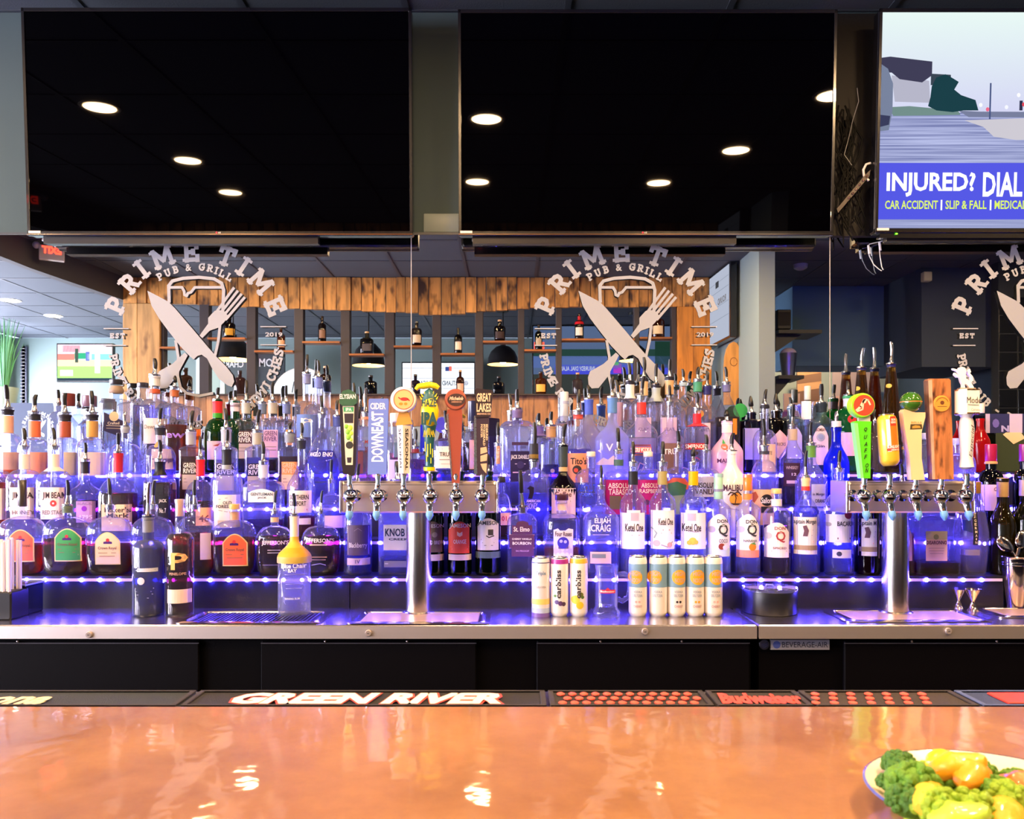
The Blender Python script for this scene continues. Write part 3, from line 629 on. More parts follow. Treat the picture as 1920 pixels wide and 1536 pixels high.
B(1, 1242, 50, 868, 'vodka bottle with pink botanical label and gold neck band', 945, 912, band=[('#a89a62', 884, 909)], tip=828, art=[('r', 1223, 957, 1266, 1030, '#f6ecea'), ('t', 'Ketel One', 1235, 972, 1263, 985, '#2b2026'), ('l', [(1243, 994), (1256, 994)], 2.4, '#f2a898'), ('l', [(1240, 1000), (1260, 1000)], 2, '#f2b8a8'), ('d', 1232, 1019, 6, '#e6b4a4'), ('l', [(1224, 990), (1232, 1000), (1228, 1009)], 2.4, '#9aa89a'), ('l', [(1240, 1022), (1252, 1026), (1262, 1016)], 2, '#a89a9a'), ('d', 1256, 1022, 5, '#f0a48c')], **KO)
B(1, 1300, 50, 868, 'vodka bottle with white lemon label and bright yellow neck band', 945, 912, band=[('#f5b300', 884, 910)], cap='cone', tip=838, art=[('r', 1277, 962, 1325, 1030, '#f9f4f6'), ('r', 1287, 957, 1308, 966, '#f9f4f6'), ('r', 1290, 963, 1305, 977, '#c4b8cc', 's'), ('t', 'Ketel One', 1282, 982, 1315, 997, '#2b2026'), ('t', 'CITROEN', 1291, 995, 1309, 998.5, '#908890'), ('d', 1299, 1015, 7, '#f2c24a'), ('d', 1293, 1018, 4.5, '#f0b63c'), ('d', 1305, 1017, 4, '#eebb48')], **KO)
DQ = dict(st='s', nw=16)
B(1, 1347, 46, 888, 'rum bottle with long mint-green capsule and coconut label', 955, 935, cap=('#a6d8c2', 888, 936, 17), band=[('#8a8aa8', 917, 922)], art=[('a', 1328, 964, 1370, 1044, '#efe8ec'), ('r', 1328, 1028, 1370, 1044, '#cfe0da', 's'), ('t', 'DON', 1345, 974, 1365, 981, '#3a3a3a'), ('t', 'Q', 1347, 983, 1366, 1007, '#3a3c3c'), ('d', 1336, 993, 6, '#b0a4c4'), ('t', 'COCO', 1348, 1011, 1365, 1018, '#6a6a6a'), ('d', 1353, 1025, 6, '#8e3c2a'), ('d', 1360, 1027, 5, '#f2e8e0')], **DQ)
B(1, 1402, 46, 889, 'rum bottle with orange capsule and orange-fruit label', 955, 937, cap=('#f5822c', 889, 920, 17), band=[('#f08a48', 926, 937)], art=[('a', 1382, 964, 1425, 1046, '#f2ecf0'), ('r', 1382, 1032, 1425, 1046, '#f6977c', 's'), ('t', 'DON', 1399, 975, 1420, 982, '#3a3a3a'), ('t', 'Q', 1401, 983, 1420, 1007, '#3a3c3c'), ('d', 1391, 993, 6, '#bab4c8'), ('t', 'NARANJA', 1395, 1012, 1420, 1018, '#6a6a6a'), ('d', 1411, 1026, 7, '#f08a24'), ('p', [(1406, 1020), (1414, 1017), (1418, 1022)], '#5a9a4a')], **DQ)
B(1, 1456, 50, 925, 'rum bottle with gold cap and cream label with red letter Q', 968, 950, cap=('#e6c27c', 916, 926, 19), nw=18, st='r', n=2, liq=('#5a1a3a', 985), band=[('#efe2e0', 936, 949)], art=[('a', 1433, 980, 1481, 1046, '#f2e2da'), ('t', 'DON', 1453, 988, 1473, 994, '#a04038'), ('t', 'Q', 1455, 996, 1473, 1018, '#a83a3a'), ('d', 1443, 1005, 6, '#c4bcb8'), ('t', 'SPICED', 1450, 1026, 1475, 1030, '#8a5a50'), ('l', [(1448, 1034), (1476, 1034)], 1, '#b89a94')])
def capt(x0, x1, y0, y1, t='Captain Morgan'):
    m = (x0+x1)/2; return [('r', x0, y0, x1, y1, '#f0e2e4'), ('t', t, x0+2, y0+4, x1-2, y0+15, '#3c3c48'), ('p', [(m-4, y0+17), (m+2, y0+15), (m+6, y0+25), (m+4, y0+36), (m-4, y0+36), (m-2, y0+26)], '#6a4a58'), ('l', [(m-16, y0+24), (m+12, y0+34)], 1, '#8a7a84'), ('l', [(m-16, y0+34), (m+14, y0+24)], 1, '#8a7a84'), ('l', [(x0+8, y0+48), (x1-8, y0+46)], 3, '#e8a8a0'), ('r', x0, y0+53, x1, y0+62, '#a88a6c', 's')]
B(1, 1511, 50, 895, 'spiced rum bottle with cream and red neck band, just before the second tap tower', 962, 925, nw=15, st='s', liq=('#1a2a80', 950, .2), band=[('#f2cf9a', 895, 912), ('#e8483a', 912, 920)], tip=845, art=capt(1488, 1533, 970, 1040), **{})
B(1, 1573, 54, 880, 'white rum bottle with bat-crest label, partly behind the tap tower', 955, 925, nw=17, liq=('#2a50c0', 1000, .15), tip=845, art=[('r', 1552, 965, 1597, 1018, '#efe2f0'), ('t', 'BACARDI', 1571, 978, 1602, 987, '#23232e'), ('d', 1591, 966, 7.5, '#8a2a4a'), ('d', 1559, 984, 4, '#a8a0b0'), ('l', [(1572, 1010), (1595, 1010)], 3.4, '#6a3a4a'), ('r', 1564, 1031, 1597, 1047, '#d9cfe2'), ('d', 1574, 1039, 4.5, '#3a3a50')])
B(1, 1628, 42, 880, 'dark glass rum bottle between the faucets and the second steel column', 952, 925, nw=17, glass='#3a1c28', haze=.25, liq=('#2a0a14', 940, .5), tip=845, art=capt(1609, 1645, 973, 1043, 'Captain M'))
B(1, 1692, 42, 905, 'bottle with narrow pink label half hidden by the second steel column', 968, 945, nw=16, liq=('#8a1420', 1000), tip=870, art=[('a', 1680, 985, 1711, 1052, '#f0b8c4')])
B(1, 1752, 80, 930, 'wide square amaretto bottle with pink paper label', 978, 965, st='f', n=7, asp=.6, nw=34, liq=('#5a1020', 1052, .4), cap=('#3a2a24', 915, 930, 30), art=[('r', 1736, 996, 1776, 1052, '#e8b8b4'), ('r', 1736, 996, 1776, 1012, '#c4b49c', 's'), ('d', 1755, 1007, 5, '#8a8a6a'), ('t', 'DISARONNO', 1737, 1014, 1775, 1021, '#4a1a38'), ('l', [(1741, 1028), (1770, 1028)], 1, '#b88a90'), ('l', [(1742, 1033), (1769, 1033)], 1, '#b88a90'), ('l', [(1743, 1038), (1768, 1038)], 1, '#b88a90')])
B(1, 1820, 52, 905, 'fluted elderflower liqueur bottle with vertical black ribbon label', 1000, 915, st='t', n=4, nw=30, liq=('#d9c89a', 960, .12), cap=('#a8793a', 903, 925, 34), art=[('r', 1825, 952, 1835, 1022, '#1f1c2c'), ('p', [(1811, 976), (1822, 974), (1824, 1000), (1811, 995)], '#232c6e'), ('r', 1811, 1031, 1838, 1042, '#8a7a8c'), ('t', 'ST', 1828, 962, 1832, 972, '#e9d9c4'), ('t', 'G', 1828, 974, 1832, 979, '#e9d9c4'), ('t', 'E', 1828, 981, 1832, 986, '#e9d9c4'), ('t', 'R', 1828, 988, 1832, 993, '#e9d9c4'), ('t', 'M', 1828, 995, 1832, 1000, '#e9d9c4'), ('t', 'A', 1828, 1002, 1832, 1007, '#e9d9c4'), ('t', 'I', 1829, 1009, 1831, 1013, '#e9d9c4'), ('t', 'N', 1828, 1015, 1832, 1020, '#e9d9c4')])
B(1, 1880, 44, 897, 'wine bottle with tan foil capsule rising behind the steel shaker', 985, 940, st='s', nw=19, glass='#5a4a10', haze=.2, liq=('#6a5010', 935, .3), cap=('#c2a070', 896, 932, 20))
B(1, 1922, 46, 893, 'dark green wine bottle with cream foil capsule at the shelf end', 975, 940, st='s', nw=19, glass='#3a3a10', haze=.2, liq=('#4a3a08', 935, .4), cap=('#e0d0b8', 893, 930, 20))
# ---- second step
BE = dict(st='r', n=5, asp=.85, nw=17)
def beam(x0, x1, y0, t2, dc, tc='#3a2a30'): return [('r', x0, y0, x1, y0+60, '#f4ddd8'), ('t', 'JIM BEAM', x0+4, y0+9, x1-4, y0+24, tc), ('d', (x0+x1)/2, y0+30, 6, dc), ('d', (x0+x1)/2, y0+30, 2, '#f4ddd8'), ('t', t2, x0+4, y0+43, x1-8, y0+51, '#8a7a74'), ('l', [(x0+5, y0+55), (x1-5, y0+55)], 1, '#b8a8a0')]
B(2, -8, 54, 838, 'whiskey bottle with peach label at the very end of the second step', 912, 880, liq=('#c4500c', 905), art=[('r', -34, 916, 16, 975, '#f6d2bc')], **BE)
B(2, 46, 54, 838, 'whiskey bottle with cream label and orange corner, above the peach-labelled squat bottle', 905, 880, liq=('#7a4a9a', 914, .15), tip=803, band=[('#efdcd6', 852, 880)], art=beam(19, 70, 914, 'HONEY', '#e89a4a'), **BE)
B(2, 102, 54, 838, 'whiskey bottle with white label and red wax-seal dot', 905, 880, liq=('#5a1a6a', 914, .25), tip=802, band=[('#efe0d4', 852, 884)], art=beam(76, 124, 914, 'RED STAG', '#e2403c'), **BE)
B(2, 160, 54, 862, 'dark bourbon bottle with lilac label and violet seal', 928, 900, st='s', n=5, asp=.85, nw=14, liq=('#2a0a20', 938), tip=830, band=[('#2a2430', 866, 888)], art=[('r', 143, 940, 183, 980, '#b98acb'), ('d', 158, 954, 5, '#8a1ab8'), ('t', 'BLACK', 145, 941, 172, 947, '#9a7ab0'), ('t', '1795', 150, 966, 172, 974, '#e8c8f0'), ('r', 176, 944, 184, 978, '#c07868', 's')])
B(2, 222, 64, 848, 'square bourbon bottle with cream label below a red wax-dipped neck', 930, 895, st='r', n=4, asp=.8, nw=15, liq=('#4a0c10', 925), tip=812, band=[('#c4283c', 850, 886)], art=[('r', 190, 946, 251, 996, '#f2cda2'), ("t", "Maker's", 196, 951, 241, 961, '#3c2c24'), ('t', 'Mark', 200, 962, 240, 971, '#3c2c24'), ('l', [(205, 975), (238, 975)], 1, '#8a6a50')])
B(2, 300, 52, 862, 'square black-labelled whiskey bottle behind the tall counter bottle', 912, 890, st='f', n=5, asp=.85, nw=17, liq=('#2a0a08', 905), tip=825, band=[('#15161e', 866, 892)], art=[('r', 296, 930, 322, 985, '#17151d'), ('t', 'JACK', 298, 936, 312, 944, '#d8d0cc'), ('t', 'No. 7', 299, 953, 311, 962, '#d8d0cc')])
B(2, 376, 54, 858, 'bourbon bottle with red wax neck and orange label numbered 46', 935, 900, st='r', n=3, asp=.85, nw=14, liq=('#3a0a08', 940), tip=820, band=[('#e3242c', 862, 893)], art=[('r', 367, 952, 395, 986, '#f4a878'), ('t', '46', 373, 966, 391, 979, '#7a3430')])
B(2, 425, 56, 840, 'tall clear bourbon bottle with large off-white label', 902, 880, st='r', n=2.2, nw=16, liq=('#8a6aa0', 990, .15), tip=806, band=[('#23242c', 843, 872), ('#9aa0a8', 872, 880)], art=[('r', 400, 928, 448, 990, '#eee6da'), ('t', 'OLD', 418, 940, 433, 946, '#3c3a38'), ('t', 'FORESTER', 405, 947, 443, 953, '#3c3a38'), ('l', [(410, 937), (425, 934), (440, 937)], 1, '#9a948c'), ('l', [(410, 957), (425, 960), (440, 957)], 1, '#9a948c'), ('r', 408, 976, 446, 989, '#d8c49a', 's')])
B(2, 494, 74, 866, 'broad clear whiskey flask with curved white label and dark cork base', 915, 899, st='b', n=4, asp=.7, nw=17, liq=('#5a3060', 975), tip=828, band=[('#c4c8d8', 872, 896)], art=[('a', 465, 917, 515, 942, '#dfdfe6'), ('t', 'GENTLEMAN', 470, 924, 511, 929.5, '#4a5460'), ('t', 'JACK', 483, 931.5, 500, 936, '#4a5460')])
B(2, 565, 52, 824, 'liqueur bottle with pinkish white label over a red-brown base', 915, 872, st='s', nw=15, liq=('#a82a3a', 968), tip=793, band=[('#2a2c34', 826, 842)], art=[('r', 540, 920, 581, 962, '#f2dfe0'), ('t', 'SOUTHERN', 542, 928, 577, 937, '#2c2a30'), ('t', 'COMFORT', 542, 940, 573, 949, '#2c2a30'), ('l', [(546, 956), (574, 956)], 3, '#c83a5a'), ('r', 542, 972, 580, 984, '#eee0d8')])
B(2, 621, 60, 900, 'cut-glass decanter bottle with lilac paper, just before the tap tower', 955, 925, st='b', n=3, nw=14, liq=('#3a2a9a', 960, .2), tip=862, art=[('r', 608, 967, 648, 990, '#d2b0dc')])
B(2, 940, 38, 895, 'bourbon bottle with pink 101 label behind the cream-labelled whiskey', 950, 925, nw=15, liq=('#6a1a30', 975), cap=('#2a2630', 893, 905, 16), art=[('r', 930, 962, 958, 985, '#f0b8c8'), ('t', '101', 937, 968, 950, 977, '#c81a50')])
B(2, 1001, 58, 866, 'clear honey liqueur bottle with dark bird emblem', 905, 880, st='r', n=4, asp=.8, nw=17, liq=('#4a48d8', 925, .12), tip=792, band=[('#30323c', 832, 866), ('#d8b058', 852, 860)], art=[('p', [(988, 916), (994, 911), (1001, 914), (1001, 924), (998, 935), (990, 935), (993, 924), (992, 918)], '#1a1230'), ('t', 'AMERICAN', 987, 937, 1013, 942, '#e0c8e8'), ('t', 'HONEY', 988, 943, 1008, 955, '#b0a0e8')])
B(2, 1056, 54, 835, 'black coffee liqueur bottle with pale pink label and long dark neck', 918, 884, st='s', nw=16, glass='#20101c', haze=.35, liq=('#12060c', 880, .7), tip=795, band=[('#3a464a', 838, 875), ('#d0b080', 876, 884)], art=[('r', 1030, 916, 1080, 972, '#f0cfd8'), ('t', 'Coffee', 1040, 922, 1072, 932, '#6a4450'), ('l', [(1045, 940), (1070, 940)], 1.4, '#8a6a70')])
AB = dict(st='r', nw=17)
B(2, 1108, 58, 855, 'clear vodka bottle with silver cap and blue printed name', 895, 878, cap=('#e4dcdc', 847, 857, 17), art=[('t', 'ABSOLUT', 1084, 908, 1117, 922, '#3450d8'), ('t', 'VODKA', 1086, 924, 1112, 931, '#4a62dc')], **AB)
B(2, 1160, 58, 845, 'vodka bottle with magenta pepper-flavour sleeve', 895, 880, tip=803, band=[('#4a6a66', 862, 874)], art=[('r', 1133, 900, 1188, 965, '#b01068'), ('t', 'ABSOLUT', 1141, 906, 1186, 916, '#f4dce4'), ('t', 'TABASCO', 1142, 917, 1186, 928, '#f4dce4'), ('r', 1144, 930, 1164, 955, '#6a5a48', 's')], **AB)
B(2, 1215, 58, 855, 'raspberry vodka bottle with magenta top sleeve and silver cap', 895, 878, cap=('#e4dcdc', 847, 857, 18), art=[('r', 1190, 900, 1242, 965, '#b8187a'), ('t', 'ABSOLUT', 1203, 906, 1241, 915, '#f4dce4'), ('t', 'RASPBERRI', 1200, 917, 1241, 925, '#f4dce4'), ('d', 1213, 942, 5, '#5a2a5a')], **AB)
B(2, 1272, 58, 842, 'vodka bottle painted with a red and green fruit blob', 895, 875, tip=808, art=[('p', [(1252, 905), (1262, 896), (1284, 897), (1293, 908), (1290, 918), (1254, 918)], '#c8584c'), ('p', [(1250, 908), (1270, 903), (1288, 910), (1284, 928), (1262, 930), (1250, 922)], '#3c6a52'), ('r', 1258, 925, 1284, 965, '#8a9a8a')], **AB)
B(2, 1324, 56, 845, 'vanilla vodka bottle with bold black lettering', 898, 878, tip=815, art=[('r', 1302, 893, 1346, 932, '#d2cbe2'), ('t', 'ABSOLUT', 1302, 905, 1342, 915, '#2b2430'), ('t', 'VANILIA', 1306, 917, 1342, 927, '#3a3024')], **AB)
B(2, 1372, 66, 846, 'opaque white coconut rum bottle with sunset and palm emblem', 912, 866, st='s', nw=18, glass='#efe6ec', haze=.95, tip=812, art=[('t', 'MALIBU', 1358, 909, 1393, 921, '#4a3048'), ('d', 1380, 936, 12, '#f2a83c'), ('p', [(1370, 944), (1391, 944), (1386, 947), (1375, 947)], '#3a2a28'), ('l', [(1378, 946), (1380, 934), (1377, 925)], 1.6, '#4a2a30'), ('l', [(1377, 925), (1370, 923), (1366, 928)], 2, '#3a2c2c'), ('l', [(1377, 925), (1384, 922), (1390, 928)], 2, '#3a2c2c'), ('l', [(1377, 925), (1372, 929)], 2, '#3a2c2c'), ('l', [(1377, 925), (1382, 930)], 2, '#3a2c2c'), ('l', [(1366, 953), (1385, 957)], 1.2, '#a890b0')])
B(2, 1433, 52, 838, 'spiced rum bottle with tan label, black seal and reddish figure', 903, 862, st='r', nw=17, liq=('#3a1030', 988), tip=785, band=[('#3a3a44', 846, 852)], art=[('r', 1410, 918, 1452, 985, '#e8b494'), ('d', 1438, 938, 11, '#1c1a22'), ('t', 'Sailor', 1428, 933, 1446, 944, '#efe6e8'), ('p', [(1414, 926), (1420, 922), (1424, 932), (1418, 944), (1413, 940)], '#a8523c'), ('r', 1428, 950, 1450, 962, '#24202a', 's')])
B(2, 1521, 58, 833, 'clear flavoured rum bottle with olive-green neck band', 905, 860, st='s', nw=16, tip=792, band=[('#5a8a3c', 836, 858)], art=[('r', 1522, 908, 1550, 950, '#b9b4e8'), ('t', 'in Morgan', 1524, 924, 1548, 931, '#3a3a60'), ('t', 'ORANGE', 1528, 936, 1552, 943, '#2c2c50')])
B(2, 1858, 44, 866, 'red wine bottle with crimson foil and white label', 905, 880, st='r', nw=18, glass='#10121c', haze=.3, liq=('#080810', 870, .8), cap=('#a81a4a', 833, 865, 20), band=[('#c89a6a', 863, 870)], art=[('r', 1841, 909, 1872, 958, '#e6c8d8'), ('l', [(1848, 935), (1868, 935)], 1, '#a08aa0'), ('t', 'C', 1864, 914, 1869, 921, '#6a3a3a')])
B(2, 1922, 40, 866, 'dark wine bottle with purple foil at the end of the second step', 905, 880, st='r', nw=18, glass='#10121c', haze=.3, liq=('#080810', 870, .8), cap=('#9a2a7a', 833, 865, 20))
# ---- third step
WT = dict(st='r', nw=19)
B(3, 14, 58, 766, 'bottle with peach foil neck at the very end of the third step', 842, 812, tip=722, band=[('#1c1c28', 768, 778), ('#f0bfa0', 780, 812)], liq=('#8a5a50', 890, .2), art=[('r', 5, 848, 32, 890, '#e4b4a4'), ('r', 6, 881, 30, 889, '#c8583a', 's')], **WT)
B(3, 65, 56, 773, 'bottle with bright orange foil neck', 842, 822, tip=740, band=[('#23242c', 777, 788), ('#ee7a52', 790, 820)], art=[('r', 50, 848, 78, 890, '#f2a08c')], **WT)
B(3, 122, 56, 775, 'bottle with rust-brown foil neck and cream label', 842, 820, tip=737, band=[('#2a2630', 778, 790), ('#a8523c', 791, 820)], art=[('r', 118, 848, 136, 892, '#d8c8b8')], **WT)
B(3, 173, 56, 775, 'bottle with mustard-gold foil neck', 842, 822, tip=733, band=[('#26242c', 778, 788), ('#c89a52', 790, 820)], art=[('r', 148, 848, 190, 892, '#dcc8c4'), ('d', 160, 853, 4, '#8a7a6a')], **WT)
B(3, 235, 68, 800, 'bell-shaped clear bottle with tall grey pourer', 870, 828, st='b', nw=14, cap='steel', tip=772, band=[('#9aa0a8', 800, 812)])
B(3, 300, 56, 800, 'pale round-shouldered bottle with black collar and gold crest', 856, 834, st='r', nw=16, tip=765, band=[('#2c2c34', 802, 816)], art=[('d', 289, 833, 6, '#c89a5a'), ('r', 282, 842, 316, 880, '#e4c8d8')], liq=('#7a5aa8', 860, .15))
GR = dict(st='f', n=6, asp=.85, nw=17)
def green(x0, x1, y0, c, tc='#f2ead8', c2='#c8b49a'): return [('r', x0, y0, x1, y0+24, c), ('t', 'GREEN', x0+2, y0+2, x1-2, y0+11, tc), ('t', 'RIVER', x0+2, y0+12.5, x1-2, y0+21.5, tc), ('r', x0, y0+24, x1, y0+52, c2), ('l', [(x0+3, y0+32), (x1-3, y0+32)], 1.2, '#8a7a6a'), ('l', [(x0+3, y0+38), (x1-3, y0+38)], 1, '#8a7a6a')]
B(3, 358, 38, 808, 'square bourbon bottle with black and tan label beside a red foil neck', 848, 836, liq=('#5a2010', 856), tip=770, band=[('#a8aab0', 810, 834)], art=green(342, 371, 866, '#3a2c24'), **GR)
B(3, 424, 38, 803, 'square bourbon bottle with mauve-black label directly behind the off-white label', 848, 836, liq=('#4a3070', 960, .2), tip=766, band=[('#a8aab4', 806, 830)], art=green(405, 442, 868, '#3c3450', '#e8e0f0'), **GR)
B(3, 482, 40, 808, 'square bourbon bottle with navy-black label above the curved white label', 848, 836, liq=('#3a2a70', 858, .25), tip=768, band=[('#b0aca0', 812, 834)], art=green(464, 500, 869, '#2a2440', '#e8e0f0'), **GR)
B(3, 543, 40, 812, 'square bourbon bottle with orange label', 848, 838, liq=('#5a1030', 856), tip=792, band=[('#8890a0', 812, 830)], art=green(528, 558, 866, '#ee9a5a', '#f8c8a0', '#f2c49a'), **GR)
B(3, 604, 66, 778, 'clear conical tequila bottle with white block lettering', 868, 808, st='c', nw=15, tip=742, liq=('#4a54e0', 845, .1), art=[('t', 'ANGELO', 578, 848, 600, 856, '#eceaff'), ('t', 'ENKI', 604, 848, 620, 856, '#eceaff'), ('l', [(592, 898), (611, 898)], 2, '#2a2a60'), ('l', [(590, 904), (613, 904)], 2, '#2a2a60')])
B(3, 686, 50, 775, 'clear square bottle with chrome pourer, between the dark and blue tap handles', 832, 800, st='r', n=4, asp=.8, nw=16, cap='steel', tip=728, liq=('#7a1a3a', 845, .3), art=[('t', 'M', 684, 825, 690, 832, '#7a2a30'), ('t', '3R', 684, 838, 692, 848, '#5a1a20')], band=[('#e08a6a', 782, 787)])
B(3, 672, 30, 800, 'pink-labelled bottle peeping past the dark tap handle', 850, 826, nw=14, tip=762, art=[('r', 671, 847, 680, 888, '#f2b4b0')], name='liquor_bottle')
B(3, 741, 46, 790, 'clear bottle with white striped crest between the blue and round tap handles', 848, 815, st='r', nw=22, liq=('#6a1a5a', 858), cap=('#e2e2ea', 775, 792, 20), art=[('r', 728, 862, 752, 900, '#b8b0e8')])
B(3, 779, 42, 838, 'short bottle with maroon collar behind the white tapered tap handle', 858, 848, st='r', nw=13, liq=('#5a2a60', 862), tip=804, band=[('#7a2a3a', 842, 850)], art=[('t', 'Rum', 775, 866, 795, 880, '#3a2060')])
B(3, 838, 62, 808, 'cut-glass gin bottle with cream label between the hazy yellow and amber tap handles', 848, 822, st='b', n=3, nw=17, liq=('#2a0e60', 880, .4), tip=770, art=[('r', 817, 837, 850, 878, '#e6d2ca'), ('t', 'TRU', 824, 848, 842, 856, '#4a4440'), ('l', [(824, 862), (845, 862)], 1.4, '#7a706a'), ('l', [(827, 870), (845, 870)], 1, '#a89a90')])
B(3, 934, 48, 832, 'slender bottle with orange-brown vertical neck label', 905, 870, st='s', nw=14, tip=792, liq=('#5a48d0', 900, .12), art=[('r', 930, 836, 938, 870, '#d09a7a'), ('t', 'J', 932.5, 838, 935.5, 844, '#fff0e0'), ('t', 'E', 932.5, 846, 935.5, 852, '#fff0e0'), ('t', 'F', 932.5, 854, 935.5, 860, '#fff0e0')])
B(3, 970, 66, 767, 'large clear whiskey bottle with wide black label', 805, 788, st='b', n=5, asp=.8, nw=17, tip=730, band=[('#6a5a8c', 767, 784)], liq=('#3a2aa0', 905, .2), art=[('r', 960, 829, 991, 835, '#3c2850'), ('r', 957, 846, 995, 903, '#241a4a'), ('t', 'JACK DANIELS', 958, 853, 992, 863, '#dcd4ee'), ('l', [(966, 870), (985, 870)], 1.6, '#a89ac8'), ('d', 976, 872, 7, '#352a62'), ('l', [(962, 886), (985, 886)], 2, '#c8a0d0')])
B(3, 1033, 54, 798, 'round-shouldered amaretto bottle with tan foil, half full of dark liquor', 835, 820, st='b', n=2.4, nw=17, tip=772, band=[('#b8906c', 800, 820)], liq=('#2a0a50', 871, .6), art=[('d', 1036, 883, 4, '#a890c0'), ('t', 'DISARONO', 1017, 889, 1045, 894, '#b890c8')])
B(4, 1010, 40, 798, 'bottle with mauve foil behind the amaretto', 826, 815, nw=17, tip=775, band=[('#7a6ab8', 800, 818)])
B(3, 1084, 52, 772, 'clear vodka bottle with peach label and copper seal', 848, 808, st='s', nw=17, tip=730, band=[('#c0504a', 778, 786)], liq=('#3a2a80', 842, .2), art=[('r', 1064, 850, 1104, 905, '#f2a07a'), ('t', "Tito's", 1070, 858, 1100, 871, '#2c2430'), ('d', 1082, 881, 8.5, '#3a3434'), ('d', 1080, 882, 4, '#e2523c')])
B(3, 1148, 64, 745, 'tall frosted vodka bottle with white bird and peaks', 826, 790, st='s', nw=17, glass='#e4e6ff', haze=.42, hcol='#d8dcff', tip=706, band=[('#5a86c8', 747, 775)], art=[('t', 'V', 1136, 832, 1150, 846, '#efecff'), ('p', [(1120, 868), (1132, 858), (1140, 862), (1150, 854), (1164, 866), (1164, 872), (1120, 872)], '#d8c8ee'), ('p', [(1122, 845), (1127, 842), (1128, 850)], '#efecff')])
B(4, 1104, 50, 748, 'slim frosted bottle with blue neck print behind the peach-labelled vodka', 822, 782, st='s', nw=15, glass='#eeeeff', haze=.4, hcol='#e2dcf6', tip=722, band=[('#4a60c8', 750, 778)], art=[])
B(4, 1159, 34, 750, 'bottle with pinkish printed neck behind the tall frosted vodka', 812, 804, st='f', nw=16, tip=712, band=[('#b89ab8', 755, 800)])
B(4, 1058, 30, 752, 'grey steel-capped bottle behind the clear vodka with the peach label', 800, 780, nw=15, tip=735, cap=('#c4ccd8', 735, 790, 16))
B(3, 1203, 60, 744, 'vodka bottle with red name banner and red neck seal', 815, 780, st='s', nw=16, tip=705, band=[('#e23a38', 755, 777)], art=[('l', [(1187, 835), (1220, 835)], 2.6, '#d83a38'), ('t', 'STOLI VODKA', 1184, 839, 1222, 848, '#f4eef6'), ('r', 1184, 838, 1222, 849, '#d04a58'), ('t', 'STOLI VODKA', 1186, 839.5, 1221, 847.5, '#fff4f6'), ('l', [(1187, 853), (1215, 853)], 3, '#d8605c'), ('l', [(1195, 882), (1200, 868), (1208, 872), (1203, 884)], 1.4, '#b890b8')])
B(3, 1256, 52, 755, 'slim clear vodka bottle with taupe brown label', 826, 800, st='s', nw=13, tip=722, art=[('r', 1241, 831, 1273, 888, '#7a5a58'), ('t', 'TRU', 1245, 842, 1268, 852, '#f2e8ec')])
B(3, 1307, 48, 766, 'vodka bottle with red name ribbon and red foil neck', 808, 795, st='r', nw=14, tip=738, band=[('#d8283a', 776, 800)], art=[('r', 1284, 831, 1330, 843, '#c02a38'), ('t', 'SMIRNOFF', 1288, 833, 1326, 841, '#fbf0f2'), ('d', 1306, 850, 3.4, '#3a2a30'), ('l', [(1300, 862), (1306, 858), (1312, 862)], 2, '#a03a5a')])
B(3, 1363, 60, 790, 'pineapple coconut rum bottle fading from white to pink', 850, 812, st='s', nw=18, glass='#e6b4dc', haze=.95, cap='cone', tip=768, art=[('d', 1360, 838, 6, '#f2705a'), ('p', [(1357, 832), (1360, 822), (1363, 832)], '#3c9a5a'), ('t', 'MALIBU', 1347, 860, 1380, 868, '#5a2a5a')], band=[('#f4f0f0', 793, 812)])
B(3, 1434, 44, 760, 'tall clear vodka bottle with tan corner label', 826, 805, st='r', nw=14, tip=730, band=[('#20222c', 760, 766)], art=[('r', 1430, 833, 1456, 885, '#e8c0a8'), ('t', 'UTE', 1435, 846, 1448, 853, '#8a7a70')])
B(3, 1486, 54, 798, 'dark rye whiskey bottle with cork collar and brown label', 868, 826, st='s', nw=16, tip=758, band=[('#b8a494', 805, 826)], liq=('#240a14', 895, .6), art=[('r', 1473, 868, 1500, 912, '#3a1e34'), ('t', 'WHISKEY', 1476, 874, 1497, 880, '#b8a0a8'), ('t', '12', 1485, 887, 1493, 892, '#d8c4c8'), ('r', 1477, 901, 1494, 907, '#d8b8b4', 's')])
B(3, 1568, 46, 802, 'cobalt blue glass bottle with clear long neck', 870, 828, st='s', nw=17, glass='#1a3ae8', haze=.3, hcol='#2a4aff', tip=772, cap='steel', band=[('#c8ccd8', 790, 801)])
# ---- topmost step, against the mirror
CL = dict(st='r', nw=15)
B(4, 110, 36, 757, 'small clear bottle just before the round brown stopper', 790, 772, tip=731, cap='s', **CL)
B(4, 128, 38, 765, 'clear bottle with round brown wooden stopper', 800, 780, cap=('#7a3228', 738, 762, 24), st='s', nw=16)
B(4, 168, 40, 770, 'clear bottle with round mauve stopper', 800, 785, cap=('#7a5a70', 742, 763, 26), st='s', nw=16, liq=('#6a3a60', 850, .3))
B(4, 218, 54, 730, 'tall rectangular tequila bottle with slanted black label and gold medallion', 758, 748, st='f', n=6, asp=.6, nw=22, cap=('#23222c', 712, 722, 23), art=[('p', [(195, 773), (243, 795), (244, 826), (195, 808)], '#2e2642'), ('d', 214, 781, 9, '#cbb88c'), ('t', 'Crafted', 202, 791, 224, 796, '#d8c8b0'), ('l', [(200, 798), (228, 799)], 1.4, '#b8a890'), ('l', [(200, 803), (230, 804)], 1.2, '#a89880')], band=[('#a08a7a', 724, 738)])
B(4, 268, 40, 727, 'rectangular bottle with flat black cap and violet tint', 758, 748, st='f', n=6, asp=.6, nw=20, cap=('#2a2a36', 718, 727, 20), liq=('#7a6ad8', 760, .15), tip=None)
